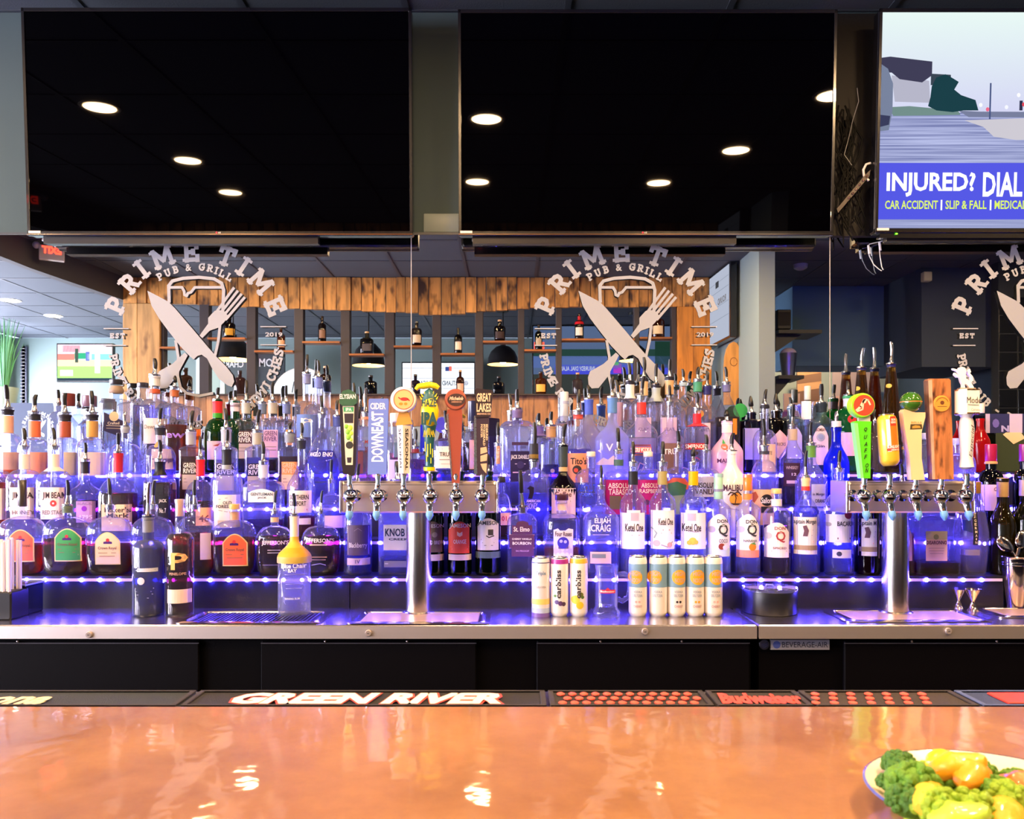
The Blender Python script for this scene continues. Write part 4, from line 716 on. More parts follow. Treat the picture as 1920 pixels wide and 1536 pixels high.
B(4, 290, 52, 704, 'tall scotch bottle with cream label', 765, 748, st='r', nw=18, tip=672, band=[('#e6e8ee', 706, 724), ('#c85a3a', 730, 738)], art=[('r', 268, 784, 314, 832, '#efe2dc'), ('t', "Dewar's", 270, 796, 300, 804, '#9a948c'), ('l', [(270, 815), (300, 815)], 1, '#d8a8a0')], liq=('#c87a3a', 815, .15))
B(4, 327, 46, 726, 'tall whisky bottle half full of amber, with orange collar', 765, 756, st='r', nw=15, cap='cone', tip=704, band=[('#b8653c', 732, 744)], liq=('#b4581c', 797, .5), art=[('t', 'ew', 312, 812, 341, 821, '#c490d8')])
B(4, 408, 46, 750, 'dark green whiskey bottle with red foil neck', 812, 785, st='r', nw=16, glass='#2a6a2a', haze=.2, hcol='#3a8a2a', tip=727, liq=('#10200c', 812, .6), band=[('#d83038', 753, 775), ('#3a9a2a', 775, 784)], art=[('r', 387, 827, 424, 862, '#ecd2cc'), ('p', [(399, 836), (412, 831), (408, 837)], '#b8563c')])
B(4, 441, 40, 753, 'green whiskey bottle with white and purple patterned neck', 812, 785, st='r', nw=16, glass='#3a8a5a', haze=.2, tip=732, band=[('#d8c8dc', 756, 772), ('#6a2a50', 760, 764)], liq=('#103018', 800, .5))
B(4, 461, 38, 753, 'square white whiskey bottle with black block-letter label', 792, 784, st='f', n=6, asp=.8, nw=15, tip=713, band=[('#b8bcb8', 756, 776)], liq=('#5a1a40', 860, .5), art=green(445, 473, 808, '#4a2c2c'))
B(4, 511, 38, 753, 'square bourbon bottle with pink label and mauve block letters', 792, 784, st='f', n=6, asp=.8, nw=16, tip=717, band=[('#b8b4ac', 756, 776)], liq=('#6a1a50', 862, .5), art=green(494, 521, 806, '#d8b0d0', '#6a4a70', '#e0b4c8'))
B(4, 492, 34, 755, 'clear bottle with blue-grey collar between the two block-lettered square bottles', 800, 784, st='r', nw=14, tip=733, band=[('#6a7a9a', 758, 776)])
B(4, 537, 38, 755, 'clear square bottle with orange strip label', 795, 786, st='f', n=6, asp=.8, nw=14, tip=723, band=[('#6a7ab0', 758, 776)], liq=('#5a1a40', 860, .4), art=[('r', 536, 806, 549, 835, '#f0a050')])
B(4, 575, 46, 700, 'tall clear vodka bottle with blue label and large letter P', 765, 752, st='r', nw=14, tip=665, band=[('#8088b0', 702, 720)], art=[('r', 555, 777, 592, 820, '#6a86c4'), ('t', 'P', 564, 784, 585, 800, '#efe4d8')])
B(4, 597, 44, 708, 'tall clear bottle behind the letter P vodka', 780, 760, st='r', nw=14, tip=676, band=[('#7080c8', 708, 728)])
B(4, 632, 36, 780, 'clear bottle with slim black pourer beside the dark oval-topped tap handle', 812, 800, st='s', nw=14, tip=750, band=[('#4a58a0', 782, 800)])
B(4, 663, 36, 760, 'bottle wholly behind the dark tap handle, its black pourer above it', 800, 790, st='s', nw=14, tip=718)
B(4, 887, 44, 790, 'navy-labelled scotch bottle behind the black block-letter tap handle', 812, 805, st='r', nw=18, cap=('#20264a', 752, 790, 19), liq=('#5a1a30', 830), art=[('r', 880, 825, 905, 880, '#c8a0b0')])
B(4, 958, 36, 772, 'bottle behind the large black-labelled whiskey', 800, 790, nw=13, tip=738)
for i, (c_, tp_, bc_, t_) in enumerate(((1181, 716, '#e4e4ea', 'white'), (1207, 710, '#d8b48c', 'tan'), (1230, 722, '#a8b4b8', 'grey'), (1255, 708, '#d8ac80', 'deep tan'))):
    B(4, c_, 30 if i in (0, 2) else 40, tp_, 'square cut-glass tequila bottle with %s foil neck' % t_, 760, 745, st='f', n=6, asp=.85, nw=15, tip=(680, 670, 682, 674)[i], band=[('#1c1c30', tp_, tp_+5), (bc_, tp_+6, tp_+32)], art=[('r', c_-16, 783, c_+14, 850, '#e6c4dc'), ('t', 'CLAY', c_-10, 802, c_+10, 808, '#a888a8')] if i in (1, 3) else [])
B(4, 1281, 38, 716, 'clear bottle with blue-grey collar before the yellow wooden post', 770, 750, st='s', nw=13, tip=692, band=[('#a8c0c8', 718, 724)])
B(4, 1308, 40, 712, 'silver tequila bottle with green collar', 770, 745, st='s', nw=15, tip=688, band=[('#4a9a78', 717, 735)], art=[('d', 1313, 776, 7, '#b8844a')])
B(4, 1326, 40, 724, 'single malt bottle with cream label and blue collar', 785, 760, st='r', nw=14, tip=695, band=[('#2a2a6a', 725, 740)], art=[('r', 1308, 793, 1332, 845, '#e2c4cc'), ('t', 'LIVET', 1316, 803, 1330, 809, '#6a6a70')])
B(4, 1362, 46, 718, 'tall conical rum bottle with dark cherry label and dangling collar', 785, 742, st='c', n=4, nw=14, tip=688, band=[('#6a6a9a', 722, 735)], liq=('#5a0c08', 783, .6), art=[('r', 1346, 800, 1362, 850, '#201a30'), ('r', 1374, 785, 1382, 815, '#d88a2a')])
B(4, 1409, 42, 775, 'dark navy bottle with lilac label and pointed pourer', 792, 786, st='f', n=5, nw=16, glass='#101a5a', haze=.3, cap='cone', tip=742, liq=('#0a1050', 800, .7), art=[('r', 1395, 803, 1424, 862, '#a8a4ee'), ('l', [(1396, 835), (1423, 835)], 1.2, '#4a4a90')])
B(4, 1455, 46, 772, 'black gin bottle with diamond-shaped pink label', 790, 784, st='r', nw=17, glass='#14100f', haze=.3, cap='cone', tip=737, liq=('#060606', 795, .8), art=[('p', [(1462, 806), (1480, 822), (1474, 850), (1462, 862), (1448, 850), (1446, 824)], '#e8bcc0'), ('t', 'DRICKS', 1452, 830, 1474, 836, '#6a5058')])
B(4, 1483, 44, 765, 'pale blue gin bottle with arched label and three-ring pourer', 795, 780, st='f', n=5, asp=.8, nw=13, glass='#c8e0f0', tip=745, band=[('#5a7ab0', 762, 768)], art=[('a', 1476, 800, 1504, 860, '#b4aef0')])
B(4, 1514, 32, 752, 'ornate stoppered bottle with fan-shaped glass top', 792, 786, st='f', nw=22, cap=('#c8d0cc', 724, 750, 12), art=[('r', 1503, 752, 1522, 786, '#ecebf6')])
B(4, 1540, 48, 756, 'pale blue gin bottle with white arch label and round queen medallion', 795, 778, st='s', n=4, asp=.8, nw=18, glass='#c8e8f4', cap='s', tip=720, band=[('#23303c', 757, 773)], art=[('a', 1526, 798, 1553, 872, '#efd4e8'), ('t', 'BOMBAY', 1530, 803, 1549, 809, '#4a3440'), ('d', 1539, 820, 8, '#a8aac8'), ('d', 1539, 819, 5, '#8a9ac8'), ('t', 'Gin', 1530, 834, 1546, 839, '#2a2a60')])
B(4, 1590, 50, 742, 'bright green gin bottle with red seal and pink label', 785, 765, st='r', nw=16, glass='#1a9a4a', haze=.25, hcol='#20c060', tip=714, band=[('#dcd0ec', 748, 762), ('#3a9a6a', 743, 748)], liq=('#0a8a3a', 790, .3), art=[('d', 1598, 786, 8, '#b8202a'), ('r', 1577, 811, 1610, 855, '#e8c0d8'), ('l', [(1580, 824), (1606, 824)], 1.4, '#b888a8')])
B(4, 1615, 42, 690, 'tall tapering amber tequila bottle with silver collar, shorter of the two', 860, 694, st='t', nw=15, glass='#b89a50', haze=.15, hcol='#c89a3a', tip=653, cap='steel', liq=('#7a5008', 700, .5), band=[('#1c1c5a', 691, 695)], art=[('d', 1614, 727, 4, '#d8b04a')])
B(4, 1671, 46, 683, 'tall tapering amber tequila bottle with silver collar, taller of the two', 860, 688, st='t', nw=15, glass='#b89a50', haze=.15, hcol='#c89a3a', tip=641, cap='steel', liq=('#8a5a08', 692, .5), band=[('#1c1c5a', 684, 689)], art=[('d', 1674, 722, 4, '#d8b04a')])
B(4, 1640, 36, 790, 'clear bottle between the green tap handle and the yellow can handle', 825, 812, nw=14, tip=768, art=[])
B(4, 1702, 40, 825, 'squat clear bottle with tan strip behind the yellow can handle', 838, 832, st='f', n=6, nw=20, cap=('#d8d8e6', 818, 828, 20), art=[('r', 1685, 838, 1704, 843, '#b8904a')])
B(4, 1742, 56, 822, 'wide clear square bottle between the ivory and wooden tap handles', 840, 832, st='f', n=7, asp=.7, nw=28, cap=('#c8c4e8', 812, 824, 28))
B(3, 1795, 60, 832, 'wide clear bottle behind the white tap handle with the rampant lion', 868, 850, st='b', n=2.4, nw=22, cap=('#a8a4e8', 822, 834, 22))
B(4, 1838, 34, 785, 'bright red liqueur bottle behind the lion tap handle', 832, 800, st='s', nw=13, glass='#e0141c', haze=.6, hcol='#f0141c', cap=('#e8d8d4', 757, 775, 15), liq=('#c01010', 790, .6))
# ---- standing on the steel counter
B(0, 278, 56, 968, 'tall silver-grey vodka bottle with long grey pourer, standing on the counter', 1026, 1012, D=2.47, z0=.95, nw=19, st='r', glass='#8a8ea4', haze=.3, hcol='#9aa0c0', cap='steel', tip=905, liq=('#28305a', 1028, .45), band=[('#7a7a84', 970, 998)], grp=ROWG[0],
  art=[('r', 257, 1066, 290, 1073, '#cfd0e8'), ('l', [(260, 1069.5), (286, 1069.5)], 3, '#7a80b0'), ('d', 264, 1090, 7, '#d9c8da'), ('l', [(252, 1104), (285, 1104)], 1.4, '#a8acd0'), ('l', [(254, 1110), (282, 1110)], 1.2, '#8a90b8'), ('l', [(256, 1116), (284, 1115)], 1.2, '#a8acd0'), ('l', [(253, 1122), (278, 1122)], 1.2, '#8a90b8')])
B(0, 337, 50, 936, 'dark red whiskey bottle with gold letter P and cream foot band, on the counter', 1012, 996, D=2.47, z0=.95, nw=17, st='r', liq=('#4a0e18', 1002, .6), cap=('#e8b890', 936, 968, 14), grp=ROWG[0],
  art=[('r', 312, 1106, 362, 1132, '#f0d0c4'), ('t', 'P', 320, 1037, 348, 1069, '#f2bc72'), ('t', 'PENELOPE', 317, 1074, 346, 1079, '#c89a8c')])
B(0, 552, 60, 965, 'clear banana rum bottle, yellow at the shoulder, standing behind the drip tray', 1045, 1012, D=2.47, z0=.95, nw=15, st='s', liq=('#e8e0c0', 1010, .12), tip=925, haze=.16, band=[('#ecd9bc', 968, 1006), ('#e8b83c', 1006, 1026), ('#d8a428', 1026, 1042), ('#c8a850', 1042, 1054)], grp=ROWG[0],
  art=[('t', 'Blue Chair', 529, 1057, 571, 1066, '#f6f4f0'), ('t', 'BAY', 540, 1067, 556, 1074, '#f6f4f0'), ('l', [(534, 1078), (568, 1078)], 1, '#d8d4cc'), ('l', [(536, 1088), (566, 1088)], 1, '#c8c8cc'), ('l', [(536, 1096), (566, 1096)], 1, '#c8c8cc'), ('l', [(536, 1104), (564, 1104)], 1, '#c8c8cc'), ('t', 'BANANA RUM', 534, 1121, 561, 1125, '#e4e2f0')])
# ================================================================== televisions over the mirror
BEZ = pbr('#0b0a0e', .25, coat=.6)
scr, nt, b = nm('screen_off'); b.inputs['Base Color'].default_value = (.0004, .0003, .0006, 1); b.inputs['Roughness'].default_value = .38
b.inputs['Specular IOR Level'].default_value = .0; b.inputs['Coat Weight'].default_value = .3; b.inputs['Coat Roughness'].default_value = .02; b.inputs['Coat IOR'].default_value = 1.42
TVD = 2.925
def tv(x0, x1, y0, y1, label, lit=False):
    """x0,x1,y0,y1: picture pixels of the bottom corners and of the top edge"""
    w = (x1-x0)/F*TVD; h = PZ(y0, TVD)-PZ(y1, TVD); cx = (x0+x1)/2
    t = thing('television', label, 'television', (PX(cx, TVD), TVD, PZ(y1, TVD)))
    t.rotation_euler = (rad(2.8), 0, 0)
    O('housing', box(-w/2, w/2, .004, .05, 0, h, .006), BEZ, t, False)
    for n_, bx in (('bezel', (-w/2, -w/2+.011)), ('bezel', (w/2-.011, w/2))): O(n_, box(bx[0], bx[1], -.003, .004, 0, h, .001), BEZ, t, False)
    O('bezel', box(-w/2, w/2, -.003, .004, h-.013, h, .001), BEZ, t, False)
    O('bottom_rail', box(-w/2, w/2, -.004, .01, -.002, .014, .001), BEZ, t, False)
    O('chrome_strip', box(-w/2, w/2, -.0062, -.0035, .0005, .0035), metalm('#e8c8a8', .15), t, False)
    O('sticker', box(-w/2+.006, -w/2+.05, -.0058, -.0035, .006, .0145), pbr('#efe0cc', .5), t, False)
    lg = O('maker_mark', flat(disc2(-.012 if not lit else .2, .0085, .0035), -.0045), pbr('#c01840', .4), t, False)
    O('lettering', flat(text2d('LG', -.006, .006, .003, .011), -.0045), pbr('#d8d0d0', .4), t, False)
    O('under_box', box(-w/2+.05, w/2-.35, .012, .045, -.028, -.002), pbr('#141018', .3), t, False)
    O('wall_mount', box(-.25, .25, .05, .10-.0, .1, h-.1), pbr('#111111', .5), t, False)
    if not lit: O('screen', box(-w/2+.011, w/2-.011, .0005, .004, .014, h-.013), scr, t, False)
    return t, w, h
t1 = tv(52, 774, 26, 441, 'switched-off black television over the first logo mirror, beside the bare wall strip')
t2 = tv(860, 1562, 29, 441, 'switched-off black television hung next to the lit television, cables at its side')
t3, w3, h3 = tv(1640, 2350, 27, 436, 'lit television showing a road, a house and an injury hotline banner', True)
# picture on the lit screen (local plane, px -> metres)
SCX0 = -w3/2; 
def sx(px): return SCX0+(px-1640)/F*TVD
def sz(py): return (436-py)/F*TVD+.004
E1 = 1.25
m = bpy.data.materials.new('screen_sky'); m.use_nodes = True; nt = m.node_tree; nt.nodes.clear(); N = nt.nodes.new; L = nt.links.new
tc = N('ShaderNodeTexCoord'); sp = N('ShaderNodeSeparateXYZ'); L(tc.outputs['Generated'], sp.inputs[0]); r = N('ShaderNodeValToRGB'); L(sp.outputs['Z'], r.inputs[0])
r.color_ramp.elements[0].color = (*hx('#cfd0ee'), 1); r.color_ramp.elements[1].color = (*hx('#e2f2ee'), 1); e = N('ShaderNodeEmission'); e.inputs[1].default_value = .33
o_ = N('ShaderNodeOutputMaterial'); L(r.outputs[0], e.inputs[0]); L(e.outputs[0], o_.inputs[0]); SKYM = m
m = bpy.data.materials.new('screen_road'); m.use_nodes = True; nt = m.node_tree; nt.nodes.clear(); N = nt.nodes.new; L = nt.links.new
tc = N('ShaderNodeTexCoord'); mp = N('ShaderNodeMapping'); mp.inputs['Scale'].default_value = (1.2, 1, 14); nz = N('ShaderNodeTexNoise'); nz.inputs['Scale'].default_value = 2.2; nz.inputs['Detail'].default_value = 4
L(tc.outputs['Generated'], mp.inputs[0]); L(mp.outputs[0], nz.inputs[0]); r = N('ShaderNodeValToRGB'); L(nz.outputs['Fac'], r.inputs[0]); r.color_ramp.elements[0].position = .3; r.color_ramp.elements[1].position = .7
r.color_ramp.elements[0].color = (*hx('#6a72a8'), 1); r.color_ramp.elements[1].color = (*hx('#c4cbf4'), 1); e = N('ShaderNodeEmission'); e.inputs[1].default_value = .3
o_ = N('ShaderNodeOutputMaterial'); L(r.outputs[0], e.inputs[0]); L(e.outputs[0], o_.inputs[0]); ROADM = m
xr = sx(2343)
sc_ = O('screen', box(sx(1646), xr, .0005, .004, sz(430), sz(36)), pbr('#050507'), t3, False)
def sq(n_, x0, y0, x1, y1, mat, d): return O(n_, flat(fan([(sx(x0), sz(y1)), (sx(x1), sz(y1)), (sx(x1), sz(y0)), (sx(x0), sz(y0))]), -.0002-d*.0001), mat, sc_, False)
def pg(n_, pts, mat, d): 
    pts = [(sx(a), sz(c)) for a, c in pts]
    ar = sum(pts[i][0]*pts[(i+1) % len(pts)][1]-pts[(i+1) % len(pts)][0]*pts[i][1] for i in range(len(pts)))
    return O(n_, flat(fan(pts if ar > 0 else pts[::-1]), -.0002-d*.0001), mat, sc_, False)
TVE = .33
em_ = lambda c, s=.9: emis(c, s*TVE)
sq('picture_sky', 1646, 36, 2343, 225, SKYM, 0); sq('picture_road', 1646, 218, 2343, 310, ROADM, 1)
pg('picture_lawn', [(1660, 208), (1700, 206), (1790, 214), (1795, 222), (1670, 224)], em_('#7c9a96', .8), 2)
pg('picture_roof', [(1646, 118), (1662, 116), (1740, 125), (1740, 150), (1722, 163), (1680, 157), (1665, 145), (1646, 145)], em_('#4a4864', .7), 3)
pg('picture_wall', [(1665, 150), (1735, 160), (1738, 200), (1672, 198)], em_('#c4c4d8', .8), 2)
pg('picture_roof', [(1738, 147), (1775, 149), (1776, 165), (1738, 168)], em_('#4a5868', .6), 3)
tp = [(1740, 170), (1748, 154), (1765, 148), (1780, 156), (1790, 162), (1782, 176), (1795, 186), (1822, 195), (1828, 214), (1800, 214), (1780, 217), (1750, 214), (1734, 206), (1738, 190)]
pg('picture_tree', tp, em_('#24505a', .6), 4)
pg('picture_car', [(1646, 130), (1658, 138), (1668, 165), (1668, 215), (1662, 250), (1646, 252)], em_('#8a96b4', .7), 5); pg('picture_car', [(1646, 222), (1664, 224), (1662, 240), (1646, 244)], em_('#50547c', .5), 6)
pg('picture_kerb', [(1802, 232), (1920, 228), (2343, 232), (2343, 262), (1900, 268), (1858, 262), (1838, 244)], em_('#d8d4de', .85), 4)
pg('picture_kerb', [(1790, 214), (1830, 216), (2343, 218), (2343, 230), (1810, 226)], em_('#8a92b4', .7), 3)
sq('picture_post', 1848, 164, 1851, 230, em_('#5a6aa0', .6), 5)
for a, c, q in ((1832, 204, '#f4f6ff'), (1845, 212, '#e86a8a'), (1902, 186, '#f8f8ff'), (1912, 203, '#e04a5a'), (1880, 208, '#f0f2ff')): pg('picture_light', [(a+3.5*cos(t), c+4*sin(t)) for t in [i*.785 for i in range(8)]], em_(q, 1.), 6)
sq('picture_pole', 1904, 196, 1910, 214, em_('#3a3e60', .6), 5)
BN = em_('#5a5ef0', .85)
sq('picture_banner', 1646, 310, 2343, 430, BN, 7); sq('picture_footer', 1646, 414, 2343, 430, ROADM, 8)
WT_ = em_('#ffffff', 1.15); YL = em_('#dcf26a', 1.)
def st_(s, x0, x1, y0, y1, mat, bold=.02): O('picture_lettering', flat(text2d(s, sx(x0), sz(y1), sx(x1), sz(y0), bold), -.0012), mat, sc_, False)
st_('INJURED?', 1660, 1826, 327, 372, WT_, .03); st_('DIAL', 1840, 1914, 327, 372, WT_, .03); st_('ALAN', 1926, 2010, 327, 372, WT_, .03)
st_('CAR ACCIDENT', 1658, 1757, 379, 395, YL); st_('|', 1762, 1765, 378, 397, WT_, .0); st_('SLIP & FALL', 1771, 1848, 379, 395, YL); st_('|', 1854, 1857, 378, 397, WT_, .0); st_('MEDICAL', 1863, 1922, 379, 395, YL)
O('status_light', sphere((sx(1680), -.0045, sz(441)), .003, 8, 6, 1.6, .6, .8), emis('#58e020', 3), t3)
O('sensor', box(sx(1650), sx(2300), .0, .03, sz(448), sz(438)), BEZ, t3, False)
# dark sheet painted in for the shaded wall, cables and splitter between the televisions
cp = thing('shade_sheet_cables', 'dark wall panel full of hanging cables between two televisions', 'panel', (PX(1603, 3.), MIR, PZ(440, 3.)))
O('backing', box(PX(1560, 3.)-PX(1603, 3.), PX(1650, 3.)-PX(1603, 3.), -.012, .01, .0, .84), pbr('#0e0b0a', .7, bump=.4, bs=60), cp, False)
BL = pbr('#020202', .6, spec=.1)
o3 = Vector((PX(1603, 3.), MIR, PZ(440, 3.)))
def w3d(px, py, D): return Vector((PX(px, D), D, PZ(py, D)))
for k in range(13):
    a = 1572+rnd.random()*25; pts = []; y = 175+rnd.random()*60
    for i in range(7): pts.append(w3d(a+rnd.uniform(-16, 24)*(1 if i else 0)+i*1.5, y+i*(34+rnd.random()*6), 2.985)-o3)
    O('cable', tube(pts, .0022+.0015*rnd.random(), 6), BL if k % 4 else pbr('#0c0a09', .6, spec=.1), cp)
O('cable', tube([w3d(1607+u, v, 2.97)-o3 for u, v in ((0, 165), (3, 190), (-8, 225), (-16, 260), (-24, 290), (-10, 310))], .0015, 6), pbr('#7a7c84', .3), cp)
sp_ = thing('signal_splitter', 'angled metal signal splitter with white cable stub beside the lit television', 'splitter', w3d(1605, 350, 2.955))
O('plate', prism([(-.075, -.085), (-.07, -.1), (.045, .035), (.05, .06), (.03, .04)], -.01, .012), pbr('#3a2e28', .4), sp_)
for i in range(6): O('connector', sphere((-.03+i*.013, -.012, -.045+i*.016), .0045, 8, 6), metalm('#c8a088', .25), sp_)
O('white_cable', tube([(.052, -.005, .085), (.035, -.005, .08), (.025, -.005, .06), (.027, -.005, .04), (.045, -.005, .02)], .0045, 8), pbr('#ded6cc', .4), sp_)
for i, (px, py) in enumerate(((90, 450), (895, 450))):
    c = thing('wall_clip', ('small silver clip holding a red-tipped sensor under the first dark television', 'small silver clip holding a red-tipped sensor under the second dark television')[i], 'clip', w3d(px, py, 3.0))
    O('bracket', box(-.02, .02, -.006, .006, -.006, .006, .002), metalm('#b8b8c0', .3), c, False); O('sensor_tip', sphere((.004, -.008, .006), .005, 8, 6), emis('#ff4040', 1.), c)
hc = thing('hanging_wire', 'thin white wires with silver joiners dangling below the lit television', 'wire', w3d(1645, 455, 3.0))
for pts in (((1652, 452), (1648, 458), (1650, 480), (1653, 500), (1656, 506)), ((1627, 460), (1630, 480), (1638, 496), (1648, 505), (1653, 508)), ((1630, 458), (1655, 452), (1660, 450))):
    O('wire', tube([w3d(a, c, 3.)-w3d(1645, 455, 3.) for a, c in pts], .0018, 6), pbr('#cfd2d8', .3), hc)
for a, c in ((1628, 468), (1649, 462)): O('joiner', tube([w3d(a, c-8, 2.995)-w3d(1645, 455, 3.), w3d(a+2, c+8, 2.995)-w3d(1645, 455, 3.)], .0045, 8), pbr('#d8d8dc', .3), hc)
# ================================================================== beer towers
def faucet(t, x, y, z, col):
    f = O('faucet', MB().add(lathe_y([(.0001, -.004), (.018, 0), (.021, .004), (.021, .008)], 20, (x, y+.075, z))).add(tube([(x, y+.08, z), (x, y+.0, z)], .0105, 14))
          .add(sphere((x, y, z), .0235, 18, 12)).add(lathe([(.008, .014), (.0095, .022), (.0075, .03), (.0075, .036)], 14, (x, y, z))).add(tube([(x, y-.002, z-.012), (x, y-.012, z-.03), (x, y-.018, z-.048)], [.0125, .0105, .0085], 14)).v and
          (lambda m_: (m_.v, m_.f))(MB().add(lathe_y([(.0001, -.004), (.018, 0), (.021, .004), (.021, .008)], 20, (x, y+.075, z))).add(tube([(x, y+.08, z), (x, y+.0, z)], .0105, 14))
          .add(sphere((x, y, z), .0235, 18, 12)).add(lathe([(.008, .014), (.0095, .022), (.0075, .03), (.0075, .036)], 14, (x, y, z))).add(tube([(x, y-.002, z-.012), (x, y-.012, z-.03), (x, y-.018, z-.048)], [.0125, .0105, .0085], 14))), chrome, t)
    O('spout_cover', MB().add(tube([(x, y-.018, z-.044), (x, y-.021, z-.055), (x, y-.022, z-.062), (x, y-.023, z-.07)], [.0105, .0115, .008, .003], 12)).v and
      tube([(x, y-.018, z-.044), (x, y-.021, z-.055), (x, y-.022, z-.062), (x, y-.023, z-.07)], [.0105, .0115, .008, .003], 12), pbr(col, .4), f)
def tower(cxp, x0p, x1p, fx, label):
    D = 2.50; cx = PX(cxp, 2.5)
    t = thing('beer_tower', label, 'beer tower', (cx, D, .95))
    r = .0385; top = PZ(903, 2.44)-.95; bot = PZ(962, 2.44)-.95
    O('column', lathe([(r, .004), (r, bot)], 40), brushed, t)
    O('base_flange', lathe([(.052, 0), (.052, .004), (.046, .008), (r+.0005, .009)], 32), brushed, t)
    a, c = PX(x0p, 2.44)-cx, PX(x1p, 2.44)-cx
    O('tap_box', box(a, c, -.06, .06, bot, top, .005), metalm('#e0ccb8', .4), t, False)
    O('lid_seam', box(a-.0006, c+.0006, -.0608, .0608, top-.011, top-.0095), pbr('#5a4a44', .4), t, False)
    O('end_cap', box(a-.006, a, -.062, .062, bot-.001, top+.002, .002), metalm('#dcd6da', .45), t, False); O('end_cap', box(c, c+.006, -.062, .062, bot-.001, top+.002, .002), metalm('#cfc9cc', .3), t, False)
    for i, px in enumerate(fx): faucet(t, PX(px, 2.36)-cx, 2.365-D, PZ(931, 2.365)-.95, '#6fa8e8')
    return t
FX1 = (657, 707.5, 757, 806.5, 855.5, 904); FX2 = (1620, 1668, 1717, 1765, 1811)
tower(785, 640, 931, FX1, 'steel T-shaped beer tower with six taps, the dark oval-topped handle at its end')
tower(1679, 1590, 1826, FX2, 'steel T-shaped beer tower with five taps, lime green handle at its end')
# ---- tap handles: x in px at D=2.36, local origin at ferrule bottom
HD = 2.365
def HP(px, py, cx): return (PX(px, HD)-PX(cx, HD), PZ(py, HD)-PZ(896, HD))
def handle(cx, label):
    t = thing('tap_handle', label, 'tap handle', (PX(cx, HD), HD, PZ(896, HD)), 'beer tap handles')
    O('ferrule', lathe([(.0075, -.027), (.009, -.02), (.0075, -.012), (.01, .004), (.0085, .012)], 16), chrome, t)
    return t
def hpoly(t, cx, pts, y0, y1, mat, name='handle_body', sm=False): return O(name, prism([HP(a, c, cx) for a, c in pts], y0, y1), mat, t, sm)
def hflat(t, cx, pts, y, mat, name='face_panel'):
    pts = [HP(a, c, cx) for a, c in pts]; ar = sum(pts[i][0]*pts[(i+1) % len(pts)][1]-pts[(i+1) % len(pts)][0]*pts[i][1] for i in range(len(pts)))
    return O(name, flat(fan(pts if ar > 0 else pts[::-1]), y), mat, t, False)
def htext(t, cx, s, x0, y0, x1, y1, y, mat, rot=0, bold=.03, shear=0):
    """rot 0 upright; 90 reads upwards; -90 reads downwards"""
    v, f, _ = glyphs(s, bold, shear); ax, az = HP(x0, y1, cx); bx_, bz = HP(x1, y0, cx)
    if rot == 90: v = [(ax+(bx_-ax)*(1-b2), az+(bz-az)*a) for a, b2 in v]
    elif rot == -90: v = [(ax+(bx_-ax)*b2, bz-(bz-az)*a) for a, b2 in v]
    else: v = [(ax+(bx_-ax)*a, az+(bz-az)*b2) for a, b2 in v]
    return O('lettering', flat((v, f), y), mat, t, False)
C = 656; t = handle(C, 'tall dark tap handle with hop picture and green oval crest')
bd = hpoly(t, C, [(645, 888), (642, 870), (638, 755), (643, 748), (666, 748), (671, 755), (669, 870), (665, 892)], -.012, .012, pbr('#231a20', .4))
hpoly(t, C, [(638, 757), (639, 742), (645, 734), (656, 731), (664, 735), (670, 744), (671, 757), (664, 762), (645, 762)], -.016, .014, pbr('#2f5a3e', .5, var=.2), 'crest')
htext(t, C, 'ELYSIAN', 639, 740, 669, 749, -.0166, pbr('#ece6e0'), 0)
hflat(t, C, [(644, 762), (666, 762), (663, 872), (650, 872)], -.0124, pbr('#e9d8bc'), 'picture'); hflat(t, C, [(645.5, 764), (665, 764), (664.5, 773), (646, 773)], -.0128, pbr('#3c9a62'), 'picture_strip')
htext(t, C, 'IPA', 650, 765.5, 661, 771.5, -.0132, pbr('#e8f4e8')); hflat(t, C, [(647, 776), (664.5, 776), (664, 794), (648, 794)], -.0128, pbr('#2a2028'), 'picture_strip')
for q, (a, c, r_) in enumerate(((651, 800, 4), (658, 803, 5), (654, 810, 5), (660, 813, 4), (655, 820, 5), (660, 825, 3))): O('hop_leaf', sphere((*[HP(a, c, C)[0]], -.0125, HP(a, c, C)[1]), r_*HD/F, 8, 6, 1, .3, 1.1), pbr(('#8ac83a', '#b4dc4a')[q % 2], .5), t)
O('picture_disc', flat(disc2(*HP(657, 835, C), .011), -.0129), pbr('#30302c'), t, False); hflat(t, C, [(652, 858), (661, 858), (660, 868), (653, 868)], -.0128, pbr('#2c222c'), 'picture_strip')
C = 709; t = handle(C, 'flat blue tap handle with upright white lettering')
hpoly(t, C, [(692, 750), (694, 748), (728, 748), (729, 751), (725, 890), (690, 890)], -.007, .007, pbr('#6f86d8', .35, coat=.4))
htext(t, C, 'CIDER', 695, 756, 724, 768, -.0076, pbr('#f4f2ff')); htext(t, C, 'DOWNEAST', 697, 772, 720, 866, -.0076, pbr('#f4f2ff'), 90)
C = 757; t = handle(C, 'white four-sided tapered tap handle with round lobster medallion top')
M4 = Matrix.Rotation(rad(45), 4, 'Z'); fr = []
a0 = HP(745, 888, C)[1]; a1 = HP(741, 798, C)[1]
